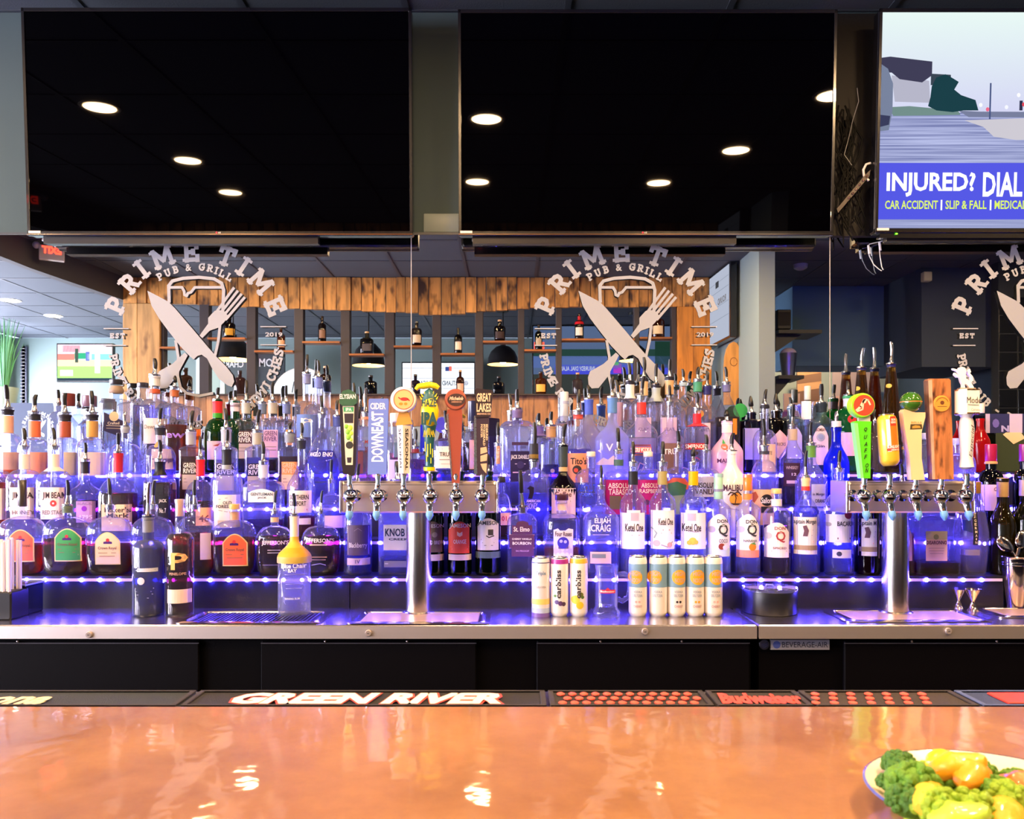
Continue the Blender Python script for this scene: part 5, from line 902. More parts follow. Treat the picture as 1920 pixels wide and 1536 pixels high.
O('handle_body', MB().add([(( [(-.0205, -.002, a1), (0, -.0225, a1), (.0205, -.002, a1), (0, .018, a1), (-.015, -.001, a0), (.001, -.016, a0), (.0175, -.001, a0), (0, .013, a0)]), [(4, 5, 1, 0), (5, 6, 2, 1), (6, 7, 3, 2), (7, 4, 0, 3), (0, 1, 2, 3), (7, 6, 5, 4)])][0]).v and
  ([(-.0205, -.002, a1), (0, -.0225, a1), (.0205, -.002, a1), (0, .018, a1), (-.015, -.001, a0), (.001, -.016, a0), (.0175, -.001, a0), (0, .013, a0)], [(4, 5, 1, 0), (5, 6, 2, 1), (6, 7, 3, 2), (7, 4, 0, 3), (0, 1, 2, 3), (7, 6, 5, 4)]), pbr('#efe6e2', .4), t, False)
O('handle_neck', prism([HP(742, 798, C), HP(749, 772, C), HP(765, 772, C), HP(774, 796, C)], -.006, .008), pbr('#c8903c', .5), t, False)
v, f, _ = glyphs('SEASONAL', .03); zz0 = HP(0, 882, C)[1]; zz1 = HP(0, 804, C)[1]
for side, nm_ in ((-1, 'lettering'), (1, 'lettering')):
    vv = []
    for a, b2 in v:
        z = zz1-(zz1-zz0)*a; s = (z-a0)/(a1-a0); q = .22+.42*(b2)
        if side < 0: P0 = Vector((-.015-.0055*s, -.001-.001*s, z)); P1 = Vector((.001-.001*s, -.016-.0065*s, z)); 
        else: P0 = Vector((.001-.001*s, -.016-.0065*s, z)); P1 = Vector((.0175+.003*s, -.001-.001*s, z))
        p = P0.lerp(P1, q+.08); nrm = Vector((-.7 if side < 0 else .7, -.7, 0)); vv.append(tuple(p+nrm*.0005))
    O(nm_, (vv, f), pbr('#3a3034'), t, False)
cz = HP(757, 750, C)[1]
O('medallion', lathe_y([(.0001, -.016), (.0345, -.016), (.0375, -.013), (.038, .012), (.034, .016), (.0001, .016)], 32, (0, 0, cz)), pbr('#f4ecea', .35, coat=.3), t)
O('medallion_face', lathe_y([(.0001, -.0166), (.029, -.0166), (.029, -.016)], 32, (.002, 0, cz)), pbr('#e8b878', .45), t)
O('medallion_ring', flat(stroke2([(.002+.029*cos(a*.2618), cz+.029*sin(a*.2618)) for a in range(25)], .0018), -.0172), pbr('#c84a38'), t, False)
O('lobster_print', flat(join2(disc2(.004, cz+.001, .012, .005), stroke2([(-.008, cz+.002), (-.013, cz+.006)], .003), stroke2([(.014, cz+.002), (.019, cz-.004)], .003)), -.0173), pbr('#d8302c'), t, False)
O('print_patch', flat(join2(disc2(-.006, cz-.013, .006, .004), disc2(.008, cz-.013, .005, .004)), -.0173), pbr('#f08a28'), t, False)
C = 805; t = handle(C, 'bulging yellow and green hop-shaped tap handle with drippy crown')
pr = [(.0115, HP(0, 884, C)[1]), (.0165, HP(0, 882, C)[1]), (.0165, HP(0, 876, C)[1]), (.0125, HP(0, 874, C)[1]), (.0135, HP(0, 840, C)[1]), (.017, HP(0, 815, C)[1]), (.0225, HP(0, 790, C)[1]), (.0235, HP(0, 765, C)[1]), (.020, HP(0, 745, C)[1]), (.0155, HP(0, 735, C)[1]), (.001, HP(0, 728, C)[1])]
O('handle_body', lathe(pr[2:], 24), pbr('#1f5a5e', .4, coat=.3), t); O('foot_ring', lathe([(.012, pr[0][1]), (.0172, pr[0][1]+.002), (.0172, pr[2][1]-.001), (.012, pr[2][1]+.002)], 24), pbr('#f2d400', .35), t)
O('oval_face', sphere((.003, -.016, HP(0, 774, C)[1]), .0265, 22, 16, 1, .5, 1.6), pbr('#f6d210', .35, coat=.3), t)
htext(t, C, 'HAZE', 793, 750, 820, 764, -.0298, pbr('#1d4a4c')); htext(t, C, 'IPA', 792, 774, 822, 798, -.0298, pbr('#1d4a4c'), bold=.06)
for a in range(-70, 71, 14):
    for s_, cy_ in ((1, 806),): 
        x = sin(rad(a))*.019; z = HP(0, cy_, C)[1]; O('ray', tube([(x*.6, -.021+abs(x)*.4, z+.004), (x*.95, -.019+abs(x)*.5, z-.016-.006*(a % 28 > 0))], .0011, 5), pbr('#f2d820'), t)
for a, c, l_ in ((798, 838, 18), (803, 845, 24), (808, 842, 20), (812, 850, 16), (801, 860, 12), (809, 864, 10)):
    x, z = HP(a, c, C); O('drip', tube([(x, -.0145, z+l_*HD/F/2), (x, -.0138, z-l_*HD/F/2)], .0014, 6), pbr('#f2d820'), t)
O('crown_drip', MB().add(tube([HPp for HPp in [(HP(a, c, C)[0], -.004, HP(a, c, C)[1]) for a, c in ((780, 731), (785, 725), (795, 724), (806, 722), (817, 724), (823, 728))]], [.006, .0085, .0095, .0095, .0085, .006], 10)).v and
  tube([(HP(a, c, C)[0], -.004, HP(a, c, C)[1]) for a, c in ((780, 731), (785, 725), (795, 724), (806, 722), (817, 724), (823, 728))], [.006, .0085, .0095, .0095, .0085, .006], 10), pbr('#f6d41c', .35, coat=.3), t)
for a in range(0, 360, 30):
    x = .022*cos(rad(a))*.95; z = HP(0, 750, C)[1]+.016*sin(rad(a))
    if z > HP(0, 752, C)[1]: O('leaf_spike', prism([(x-.003, z), (x+.003, z), (x*1.35, z+.012)], -.012, -.008), pbr('#f0d420'), t, False)
C = 855; t = handle(C, 'copper-brown paddle tap handle with oval amber ale badge')
hpoly(t, C, [(846, 893), (837, 778), (840, 768), (866, 768), (867, 780), (862, 906), (848, 906)], -.008, .008, pbr('#a8503c', .4, metal=.3, coat=.4))
hpoly(t, C, [(846, 893), (837, 778), (841, 775), (849, 900)], -.0095, .0085, metalm('#c8b8b8', .3), 'side_rib')
cz = HP(0, 750, C)[1]
O('badge', [(x, y, (z-cz)*1.05+cz) for x, y, z in lathe_y([(.0001, -.012), (.027, -.012), (.031, -.008), (.031, .008), (.0001, .01)], 28, (-.001, 0, cz))[0]] and lathe_y([(.0001, -.012), (.028, -.012), (.032, -.008), (.032, .008), (.0001, .01)], 28, (-.001, 0, cz)), pbr('#b4604a', .35, metal=.3, coat=.4), t)
O('badge_face', flat(disc2(.002, cz-.001, .0265, .0185, 28), -.0126), pbr('#3c2420'), t, False)
O('lettering', flat(text2d('Michelob', -.019, cz-.002, .022, cz+.009, .03, .3), -.013), pbr('#f0c8a8'), t, False); O('lettering', flat(text2d('AMBERBOCK', -.013, cz-.009, .018, cz-.005), -.013), pbr('#d8a080'), t, False)
C = 905; t = handle(C, 'black rectangular tap handle with cream block lettering and ship picture')
hpoly(t, C, [(893, 892), (892, 782), (917, 782), (914, 892)], -.008, .008, pbr('#3a2a38', .4)); hpoly(t, C, [(892, 784), (891, 732), (893, 729), (922, 732), (924, 735), (920, 782)], -.011, .011, pbr('#2a1c22', .4), 'head_block')
hpoly(t, C, [(889, 890), (889, 780), (893, 780), (895, 890)], -.0085, .0085, metalm('#a8b0b8', .3), 'side_rib')
htext(t, C, 'GREAT', 894, 738, 921, 754, -.0116, pbr('#f0c8a0')); htext(t, C, 'LAKES', 894, 757, 921, 773, -.0116, pbr('#f0c8a0')); htext(t, C, 'BREWING CO', 895, 775, 920, 778.5, -.0116, pbr('#d8b090'))
htext(t, C, 'EDMUND', 911, 796, 915, 826, -.0086, pbr('#e8c8a0'), -90); htext(t, C, 'FITZGERALD', 906, 796, 910, 836, -.0086, pbr('#e8c8a0'), -90); htext(t, C, 'PORTER', 901.5, 796, 905, 821, -.0086, pbr('#e8c8a0'), -90)
for q in ([(901, 840), (912, 838), (914, 848), (901, 852)], [(901, 855), (914, 851), (913, 864), (901, 866)], [(901, 870), (913, 869), (912, 888), (905, 880)]): hflat(t, C, q, -.0086, pbr('#d8b08c'), 'picture')
# second tower
C = 1620; t = handle(C, 'lime green tapered tap handle with red round woman emblem on top')
hpoly(t, C, [(1611, 897), (1598, 792), (1602, 790), (1631, 791), (1630, 800), (1629, 897)], -.011, .011, pbr('#5ad81a', .4)); hpoly(t, C, [(1611, 897), (1598, 793), (1605, 794), (1616, 897)], -.0125, .0115, pbr('#8af08a', .4), 'side_bevel')
for ch, py in zip('QUAFF', (806, 820, 833, 845, 857)): htext(t, C, ch, 1616.5, py-4, 1622.5, py+4, -.0128, pbr('#14200c'), 0, .02, .3)
for ch, py in zip('ON', (873, 882)): htext(t, C, ch, 1619, py-4, 1625, py+4, -.0128, pbr('#14200c'), 0, .02, .3)
cx_, cz = HP(1614, 761, C)
hpoly(t, C, [(1609, 792), (1608, 775), (1630, 775), (1631, 792)], -.004, .006, pbr('#c8c0b8', .5), 'head_stem')
O('round_head', lathe_y([(.0001, -.016), (.0335, -.016), (.0365, -.012), (.0365, .012), (.0001, .015)], 32, (cx_, 0, cz)), pbr('#9ade2a', .4), t)
O('round_face', flat(disc2(cx_+.002, cz, .0305, None, 32), -.0166), pbr('#f0442c', .45), t, False)
O('woman_print', flat(join2(stroke2([(cx_-.02, cz-.015), (cx_-.008, cz-.004), (cx_-.002, cz+.008)], .007), stroke2([(cx_-.002, cz+.008), (cx_+.004, cz+.018), (cx_+.014, cz+.015), (cx_+.02, cz+.002)], .005), disc2(cx_+.003, cz+.012, .006), stroke2([(cx_-.018, cz-.018), (cx_-.002, cz-.012), (cx_, cz+.004)], .004)), -.0172), pbr('#f8d8b8'), t, False)
C = 1668; t = handle(C, 'yellow and orange beer can tap handle, slightly tilted')
tilt = Matrix.Rotation(rad(-4), 4, 'Y')
zc = HP(0, 825, C)[1]; can_ = O('can_body', lathe([(.017, -.077), (.021, -.074), (.0265, -.066), (.0278, -.06), (.0278, .058), (.024, .068), (.0195, .0725)], 28), pbr('#f2c83a', .3, metal=.2, coat=.4), t, True, (HP(1665, 0, C)[0], 0, zc)); can_.rotation_euler = (0, rad(-4), 0)
def cyl2(x0, z0, x1, z1, r, n=8): return [(x0+(x1-x0)*i/n, -sqrt(max(0, r*r-min(abs(x0+(x1-x0)*i/n), r*.99)**2)), z) for z in (z0, z1) for i in range(n+1)], [(i, i+1, i+n+2, i+n+1) for i in range(n)]
def cytext(s, x0, z0, x1, z1, r, bold=.04, rot=0):
    v, f, _ = glyphs(s, bold)
    if rot: v = [(1-b2, a) for a, b2 in v]
    return [(x0+(x1-x0)*a, -sqrt(max(0, r*r-min(abs(x0+(x1-x0)*a), r*.99)**2)), z0+(z1-z0)*b2) for a, b2 in v], f
O('can_rim', lathe([(.0195, .0725), (.021, .074), (.0205, .077), (.0185, .0765), (.0175, .0735)], 28), metalm('#d8d8dc', .2), can_)
O('print_panel', cyl2(-.005, -.03, .018, .062, .0281), pbr('#f07a20', .35), can_, False); O('print_panel', cyl2(-.003, .04, .016, .068, .0283), pbr('#e8442c', .35), can_, False); O('print_panel', cyl2(-.014, -.035, -.004, .06, .0281), pbr('#f2ece4', .35), can_, False)
O('print_panel', cyl2(-.016, -.033, .0235, -.017, .0284), pbr('#d84830', .35), can_, False)
O('lettering', cytext('SUNLIGHT', -.0155, -.0255, .023, -.0165+.0, .0287), pbr('#fff4ec'), can_, False); O('lettering', cytext('CREAM ALE', -.006, -.0325, .02, -.0275, .0287), pbr('#fff4ec'), can_, False)
O('lettering', cytext('SUN', .0, .055, .0145, .0615, .0286), pbr('#fff0e8'), can_, False); O('lettering', cytext('KING', -.001, .047, .0145, .0535, .0286), pbr('#fff0e8'), can_, False)
C = 1717; t = handle(C, 'ivory flared tap handle with green glass ball and black badge')
hpoly(t, C, [(1705, 900), (1702, 860), (1692, 800), (1689, 772), (1692, 768), (1712, 774), (1731, 774), (1731, 782), (1724, 810), (1724, 860), (1730, 900)], -.013, .013, pbr('#f0cf9c', .35, coat=.3))
O('glass_ball', sphere((HP(1708, 0, C)[0], 0, HP(0, 754, C)[1]), .0305, 24, 16), pbr('#3a6a1c', .12, coat=1), t)
O('ball_stripe', lathe([(.0307, -.0012), (.0307, .0012)], 24, (HP(1708, 0, C)[0], 0, HP(0, 754, C)[1]), close=False), pbr('#e8803c', .4), t); O('badge', flat(fan([HP(1702, 806, C), HP(1725, 805, C), HP(1724, 796, C), HP(1703, 796, C)]), -.0135), pbr('#4a3c1c'), t, False)
htext(t, C, 'BELLS', 1704, 791, 1724, 795, -.0135, pbr('#c89a58')); hflat(t, C, [(1706, 800), (1712, 798), (1720, 799), (1722, 803), (1706, 804)], -.0139, pbr('#b8903a'), 'badge_print')
C = 1765; t = handle(C, 'tall reddish wooden plank tap handle with round branded disc')
O('handle_body', xf(prism([HP(1744, 899, C), HP(1736, 714, C), HP(1738, 711, C), HP(1775, 711, C), HP(1778, 714, C), HP(1784, 899, C)], -.013, .013), Matrix.Identity(4)), woodm('#b87444', '#3a1c12', 16, .52, 'z', .35, .5), t, False)
hpoly(t, C, [(1744, 899), (1736, 714), (1743, 713), (1749, 899)], -.0135, .0135, woodm('#c8a890', '#6a4a30', 16, .6), 'bark_edge')
O('branded_disc', lathe_y([(.0001, -.0165), (.0225, -.0165), (.0245, -.014), (.0245, -.012)], 28, (HP(1761, 0, C)[0], 0, HP(0, 758, C)[1])), pbr('#e0983c', .45), t)
a, c = HP(1761, 758, C); O('brand_print', flat(join2(disc2(a, c+.003, .006), stroke2([(a-.014, c-.008), (a+.014, c-.008)], .0014), stroke2([(a+.018*cos(q*.35), c+.018*sin(q*.35)) for q in range(1, 9)], .0014)), -.017), pbr('#6a3a1c'), t, False)
C = 1812; t = handle(C, 'white turned tap handle with six-sided crown and rampant lion figure')
O('handle_body', lathe([(.011, HP(0, 880, C)[1]), (.0205, HP(0, 876, C)[1]), (.017, HP(0, 860, C)[1]), (.0185, HP(0, 835, C)[1]), (.0215, HP(0, 805, C)[1]), (.019, HP(0, 790, C)[1]), (.0155, HP(0, 783, C)[1]), (.022, HP(0, 776, C)[1])], 28), pbr('#f4eeec', .3, coat=.4), t)
def hexa(r0, z0, r1, z1): return [(r*cos(q*pi/3)+.002, r*sin(q*pi/3), z) for r, z in ((r0, z0), (r1, z1)) for q in range(6)], [(q, (q+1) % 6, 6+(q+1) % 6, 6+q) for q in range(6)]+[(5, 4, 3, 2, 1, 0), (6, 7, 8, 9, 10, 11)]
z1 = HP(0, 776, C)[1]; z2 = HP(0, 733, C)[1]
O('crown_block', hexa(.037, z1, .037, z2), pbr('#f6ecdf', .35, coat=.3), t, False)
for z in (z1-.002, z2-.001): O('gold_band', hexa(.0378, z, .0378, z+.004), metalm('#c8a070', .3), t, False)
yf = -.0325
htext(t, C, 'Mode', 1801, 746, 1827, 758, yf-.0006, pbr('#2a2428'), 0, .0); hflat(t, C, [(1803, 760), (1823, 761), (1823, 762), (1803, 761)], yf-.0006, pbr('#2a2428'), 'printed_line'); htext(t, C, 'Cerveza', 1809, 767, 1826, 772, yf-.0006, pbr('#c89a98'), 0, .0, .2)
v, f, _ = glyphs('Especial', .0, .35); za = HP(0, 858, C)[1]; zb2 = HP(0, 797, C)[1]
O('lettering', ([(-.004+.012*(1-b2)+.006*a, -.0224+.004*abs(a-.7), za+(zb2-za)*a) for a, b2 in v], f), pbr('#4a3c40'), t, False)
lion = [(1796, 728), (1803, 727), (1803, 722), (1800, 716), (1798, 708), (1793, 708), (1788, 703), (1789, 699), (1794, 703), (1797, 702), (1794, 697), (1786, 694), (1785, 691), (1796, 694), (1797, 690), (1802, 688), (1808, 690), (1810, 695), (1809, 702), (1810, 710), (1815, 714), (1819, 712), (1819, 707), (1814, 702), (1813, 696), (1817, 692), (1819, 698), (1817, 700), (1822, 706), (1823, 714), (1819, 718), (1822, 722), (1825, 728), (1817, 728), (1812, 722), (1807, 720), (1808, 728)]
hpoly(t, C, lion, -.005, .005, pbr('#f6f4f4', .35), 'lion_figure')
hpoly(t, C, [(1797, 733), (1799, 728), (1825, 728), (1827, 733)], -.012, .012, pbr('#c8a890', .4), 'lion_base')
# ================================================================== things on the counter
def tray(x0, x1, y0, y1, label, grate):
    D0 = F*(EYE-.95)/(y1-HOR); D1 = F*(EYE-.95)/(y0-HOR); a = PX(x0, D0); c = PX(x1, D0); cx = (a+c)/2; w = (c-a)/2; cy_ = (D0+D1)/2; d = (D1-D0)/2
    t = thing('drip_tray', label, 'drip tray', (cx, cy_, .95))
    def rr(w_, d_, z, r=.02): return [(sx_*(w_-r)+r*cos(q), sy_*(d_-r)+r*sin(q), z) for sx_, sy_, q0 in ((1, 1, 0), (-1, 1, 1), (-1, -1, 2), (1, -1, 3)) for q in [q0*pi/2+i*pi/8 for i in range(5)]]
    rings = [rr(w, d, .001), rr(w, d, .003), rr(w-.012, d-.01, .006), rr(w-.022, d-.018, .006), rr(w-.026, d-.02, .0015)]
    v = sum(rings, []); n = 20; f = [(k*n+i, k*n+(i+1) % n, (k+1)*n+(i+1) % n, (k+1)*n+i) for k in range(4) for i in range(n)]+[tuple(4*n+i for i in range(n))]
    O('pan', (v, f), metalm('#cfc4c4', .2), t)
    if grate:
        k = 0; x = -w+.05
        while x < w-.04: O('slot', box(x, x+.006, -d+.03, d-.03, .002, .004), pbr('#1a1820', .4), t, False); x += .0115
    else: O('tray_insert', box(-w+.035, w-.035, -d+.024, d-.024, .0016, .005, .002), pbr('#cfae8c', .3, metal=.4), t, False)
tray(325, 600, 1148, 1171, 'slotted steel drip tray under the clear yellow-shouldered bottle', True); tray(648, 918, 1149, 1172, 'steel drip tray under the six-tap beer tower', False)
tray(1588, 1868, 1146, 1168, 'steel drip tray under the five-tap beer tower', False); tray(1876, 2060, 1142, 1160, 'steel drip tray under the cocktail shaker', False)
def cpos(px, py):
    D = F*(EYE-.95)/(py-HOR); return PX(px, D), D
def can(px, w, y0, y1, label, body, arts, top='#c8c4c8', grp=None, rim=None):
    D = 2.46; r = w/2*D/F; h = PZ(y0, D)-.95
    t = thing('drink_can', label, 'can', (PX(px, D), D, .95), grp)
    O('can_body', lathe([(r*.78, 0), (r*.82, .001), (r*.98, .01), (r, .014), (r, h-.016), (r*.93, h-.006), (r*.9, h-.004)], 28), pbr(body, .3, metal=.15, coat=.4), t)
    O('can_end', lathe([(r*.9, h-.004), (r*.92, h-.001), (r*.9, h), (r*.84, h-.003), (.0001, h-.003)], 28, close=False), metalm(top, .25), t)
    if rim: O('neck_print', lathe([(r*1.008, h-.02), (r*1.008, h-.016), (r*.94, h-.006)], 28, close=False), pbr(rim, .3), t)
    O('pull_tab', box(-.006, .006, -.012, .004, h-.0025, h-.0012, .0005), metalm('#d0d0d0', .3), t, False)
    H_ = h; yy = lambda p: (y1-p)/(y1-y0)*H_; xx = lambda p: (p-px)*D/F
    for a in arts:
        if a[0] == 'r': O('print_panel', cyl2(xx(a[1]), yy(a[4]), xx(a[3]), yy(a[2]), r+.0003+.0002*len(a)), pbr(a[5], .4), t, False)
        elif a[0] == 'b': O('print_panel', lathe([(r+.0003, yy(a[2])), (r+.0003, yy(a[1]))], 28, close=False), pbr(a[3], .35), t)
        elif a[0] == 'd':
            v, f = disc2(xx(a[1]), yy(a[2]), a[3]*D/F, None, 24); O('print_disc', ([(x, -sqrt(max(1e-9, r*r-min(abs(x), r*.985)**2))-.0007, z) for x, z in v], f), pbr(a[4], .4), t, False)
        elif a[0] == 't':
            v, f = cytext(a[1], xx(a[2]), yy(a[5]), xx(a[4]), yy(a[3]), r+.0009, .03, len(a) > 7); O('lettering', (v, f), pbr(a[6]), t, False)
    return t
can(1014, 34, 1044, 1140, 'slim white cocktail can with yellow and violet stripes', '#f2e6ec', [('b', 1086, 1091, '#f2e6ec'), ('t', 'Triple', 1003, 1066, 1023, 1074, '#8aa0c0'), ('b', 1111, 1120, '#f2d078'), ('b', 1126, 1134, '#b8c4ec'), ('b', 1134, 1140, '#7a5ab0'), ('t', 'TEQUILA SODA', 1001, 1090, 1023, 1094, '#a8a0a8'), ('b', 1052, 1053.5, '#4a5480')], grp=None)
can(1049, 34, 1044, 1140, 'slim white can with violet rim and blackberry picture', '#f4ecf0', [('t', 'carbliss', 1041, 1064, 1051, 1110, '#3a3438', 1), ('d', 1050, 1118, 4.5, '#5a3a6a'), ('d', 1043, 1116, 4, '#6a5a9a'), ('d', 1056, 1119, 4, '#4a3450'), ('d', 1040, 1106, 2.5, '#5a8a4a')], rim='#a8349a')
can(1085, 34, 1043, 1140, 'slim white can with gold rim and pineapple-lemon picture', '#f4ecec', [('t', 'carbliss', 1078, 1064, 1088, 1110, '#3a3438', 1), ('d', 1078, 1112, 8, '#f2cc4a'), ('d', 1086, 1121, 7, '#f0c030'), ('d', 1088, 1104, 4.5, '#6a6a30'), ('d', 1091, 1108, 3, '#4a6a2a')], rim='#f0b840')
for k, (c, fr) in enumerate(((1196, 'pinkish fruit'), (1234, 'no fruit'), (1268, 'two black cherries'), (1303, 'orange peach'), (1337, 'pale pink fruit'))):
    d = (-7, -9, 3, 2, 3)[k]; col_ = ('#e0a8a0', None, '#2a2028', '#e8a030', '#f2b8b0')[k]
    arts = [('b', 1054, 1091, '#7d9fb8'), ('d', c+d, 1075, 14 if k > 1 else 12.5, '#f7a81c'), ('t', 'HIGH', c+d-9, 1065.5, c+d+9, 1073, '#c8a89a'), ('t', 'NOON', c+d-9, 1076, c+d+9, 1083.5, '#c8a89a'), ('t', 'VODKA', c-8+d*.4, 1096, c+8+d*.4, 1100, '#a8aab8'), ('t', 'SELTZER', c-9+d*.4, 1102, c+9+d*.4, 1106, '#a8aab8')]
    if col_: arts += [('d', c-3+d*.4, 1114, 2.2, col_), ('d', c+3+d*.4, 1114, 2.2, col_), ('t', 'CHERRY', c-8+d*.4, 1119, c+8+d*.4, 1123, '#c89a9a')]
    can(c, 34.5, 1042, 1138, 'slim white and slate-blue seltzer can with yellow sun, %s printed below' % fr, '#f4e9e4', arts, grp='seltzer cans in a row')
# glass mug
t = thing('beer_mug', 'clear glass beer mug with red bow-tie print between the cans', 'mug', (PX(1137, 2.46), 2.46, .95))
r = .0365; h = PZ(1059, 2.46)-.95
O('glass', lathe([(.0001, .004), (r*1.12, .0), (r*1.2, .004), (r*1.18, .016), (r*.98, .026), (r, .05), (r*.97, h-.02), (r*1.03, h-.004), (r*1.02, h), (r*.93, h), (r*.9, h-.02), (r*.88, .03), (.0001, .022)], 32, close=False), glassm('#f4f6ff', .04, None, .95), t)
O('handle', tube([(r*.9, 0, h-.03), (r+.018, 0, h-.028), (r+.034, 0, h-.04), (r+.036, 0, h-.075), (r+.03, 0, h-.1), (r+.012, 0, h-.112), (r*.95, 0, h-.105)], [.008]*7, 12), glassm('#f4f6ff', .05, None, .95), t)
v, f = strips([(-.024, -.008), (.024, -.008), (.024, .003), (.008, .003), (0, .01), (-.008, .003), (-.024, .003)]); O('printed_badge', ([(x, -sqrt(r*r-x*x)-.001, z+h*.52) for x, z in v], f), pbr('#d8304a'), t, False)
v, f = text2d('Budweiser', -.022, -.005, .022, .001); O('lettering', ([(x, -sqrt(r*r-x*x)-.0016, z+h*.52) for x, z in v], f), pbr('#fff0f0'), t, False)
# round black tub with clear lid
x, D = cpos(1443, 1150); D += .02; r = 50*D/F
t = thing('round_tub', 'round black plastic tub with clear lid at the cooler joint', 'container', (PX(1443, D), D, .95))
O('tub_body', lathe([(.0001, .001), (r*.97, .001), (r*.99, .004), (r, .07), (r*.985, .073), (r*.93, .071), (r*.92, .01), (.0001, .008)], 40, close=False), pbr('#12141f', .35), t)
O('clear_lid', lathe([(r*1.03, .071), (r*1.03, .077), (r*.99, .081), (.0001, .081)], 40, close=False), glassm('#e8ecff', .12, None, .9), t)
O('lid_handle', tube([(-.012, 0, .081), (-.01, 0, .086), (.01, 0, .086), (.012, 0, .081)], .003, 8), glassm('#e8ecff', .3), t)
# jiggers
for k, (px, py, s) in enumerate(((1797, 1141, .92), (1824, 1145, 1.))):
    x, D = cpos(px, py); t = thing('jigger', ('steel hourglass jigger tucked behind its twin', 'steel hourglass jigger standing in front of its twin')[k], 'jigger', (x, D, .95), 'steel jiggers')
    O('cups', lathe([(.0001, .028*s), (.0045*s, .026*s), (.0165*s, .001), (.0172*s, 0), (.0155*s, .0015), (.005*s, .028*s), (.006*s, .031*s), (.024*s, .068*s), (.0255*s, .0685*s), (.0235*s, .067*s), (.0045*s, .034*s), (.0001, .034*s)], 24, close=False), metalm('#dcc8b4', .12), t)
# shaker with strainers
x, D = cpos(1903, 1141); t = thing('shaker_tin', 'tall brushed steel shaker tin holding strainers', 'shaker', (x, D, .95))
O('tin', lathe([(.0001, .002), (.028, 0), (.03, .003), (.042, .16), (.0425, .166), (.044, .168), (.0425, .17), (.0415, .168), (.0405, .155), (.028, .01), (.0001, .008)], 36, close=False), metalm('#c4bcc0', .14, True, 'z'), t)
for z in (.142, .15): O('rolled_bead', lathe([(.0405+(z-.14)*.08, z-.002), (.0425+(z-.14)*.08, z), (.0405+(z-.14)*.08, z+.002)], 30, close=False), metalm('#c4bcc0', .14), t)
for k, (dx, dz, ry, nme) in enumerate(((-.018, .19, -38, 'steel spoon bowl leaning out of the shaker tin toward the bottles'), (.016, .205, 24, 'steel julep strainer standing upright in the shaker tin'))):
    s = thing('bar_strainer', nme, 'strainer', (x+dx, D, .95+dz)); s.rotation_euler = (rad(-12), rad(ry), 0)
    O('bowl', sphere((0, 0, .02), .026, 16, 10, .8, .28, 1.25), metalm('#cfc4c4', .14), s); O('stem', tube([(0, 0, -.01), (0, 0, -.1)], [.005, .004], 8), metalm('#cfc4c4', .14), s)
# straws in a black caddy with clear blue-lit box
x0, D = PX(0, 2.42), 2.42
t = thing('straw_caddy', 'black bar caddy packed with wrapped straws at the counter end', 'caddy', (PX(2, D), D, .95))
O('caddy_box', MB().add(box(-.09, .055, -.04, .05, 0, .085, .004)).v and box(-.09, .055, -.04, .05, 0, .085, .004), pbr('#16161c', .4), t, False)
for i in range(28):
    a = -.072+.0088*(i % 14)+rnd.uniform(-.001, .001)+(.004 if i > 13 else 0); y = (-.03 if i > 13 else .02)+rnd.uniform(-.006, .006); hh = PZ(1010+rnd.uniform(-3, 5), D)-.95
    tag(O('straw', tube([(0, 0, .075), (rnd.uniform(-.001, .001), 0, hh)], .0046, 8), pbr(('#f2e6e0', '#e4d8e6', '#f4ece4', '#d8cfe6')[i % 4], .6), None, True, (PX(2, D)+a, D+y, .95)), 'paper-wrapped drinking straw standing in the black caddy', 'straw', 'wrapped straws in the caddy')
t = thing('napkin_holder', 'small glossy dark box between the straw caddy and the lowest step', 'napkin holder', (PX(40, 2.5), 2.5, .95))
O('holder_body', xf(box(-.026, .04, -.045, .05, 0, .09, .003), Matrix.Identity(4)), pbr('#101830', .1, coat=1), t, False)
O('holder_lid', xf(box(-.03, .044, -.05, .055, .09, .096, .002), Matrix.Identity(4)), pbr('#8a94c8', .15, coat=1), t, False)
O('napkin', box(-.015, .02, -.0475, -.0455, .02, .075), pbr('#c8bce0', .6), t, False)
# ================================================================== mats along the bar edge
def mat(x0, x1, label, base, text=None, edge='#2a2428'):
    D = 1.154; a, c = PX(x0, D), PX(x1, D); t = thing('bar_mat', label, 'bar mat', ((a+c)/2, D, BZ-.008))
    w = (c-a)/2
    O('rubber_base', box(-w+.001, w-.001, -.036, .04, 0, .006, .002), pbr(base, .7, bump=.8, bs=500), t, False)
    for yy in (-.036, .035): O('rim', box(-w+.001, w-.001, yy, yy+.005, .006, .0085, .001), pbr(edge, .7), t, False)
    for xx in (-w+.001, w-.009): O('rim', box(xx, xx+.008, -.031, .035, .006, .0085, .001), pbr(edge, .7), t, False)
    return t, (a+c)/2, D, w
def mtext(t, cxm, D, s, x0, x1, mat_, y0=-.028, y1=.027, z=.0085, bold=.04, shear=.25, grow=0):
    v, f, _ = glyphs(s, bold, shear); a, c = PX(x0, D)-cxm, PX(x1, D)-cxm
    O('raised_lettering', ([(a-grow+(c-a+2*grow)*p, y0-grow+(y1-y0+2*grow)*q, z) for p, q in v], f), mat_, t, False)
t, cm_, D, w = mat(-160, 350, 'dark green-black rubber bar mat with cream script end', '#1c2226'); mtext(t, cm_, D, 'Corona', -130, 100, pbr('#efd8a8'), -.032, .022)
t, cm_, D, w = mat(355, 1025, 'black rubber bar mat with big white block name', '#141012'); mtext(t, cm_, D, 'GREEN RIVER', 436, 946, pbr('#c8483a'), z=.0083, bold=.09, grow=.001, y0=-.032, y1=.025); mtext(t, cm_, D, 'GREEN RIVER', 440, 940, pbr('#fbe6dc'), z=.0088, bold=.055, y0=-.031, y1=.024)
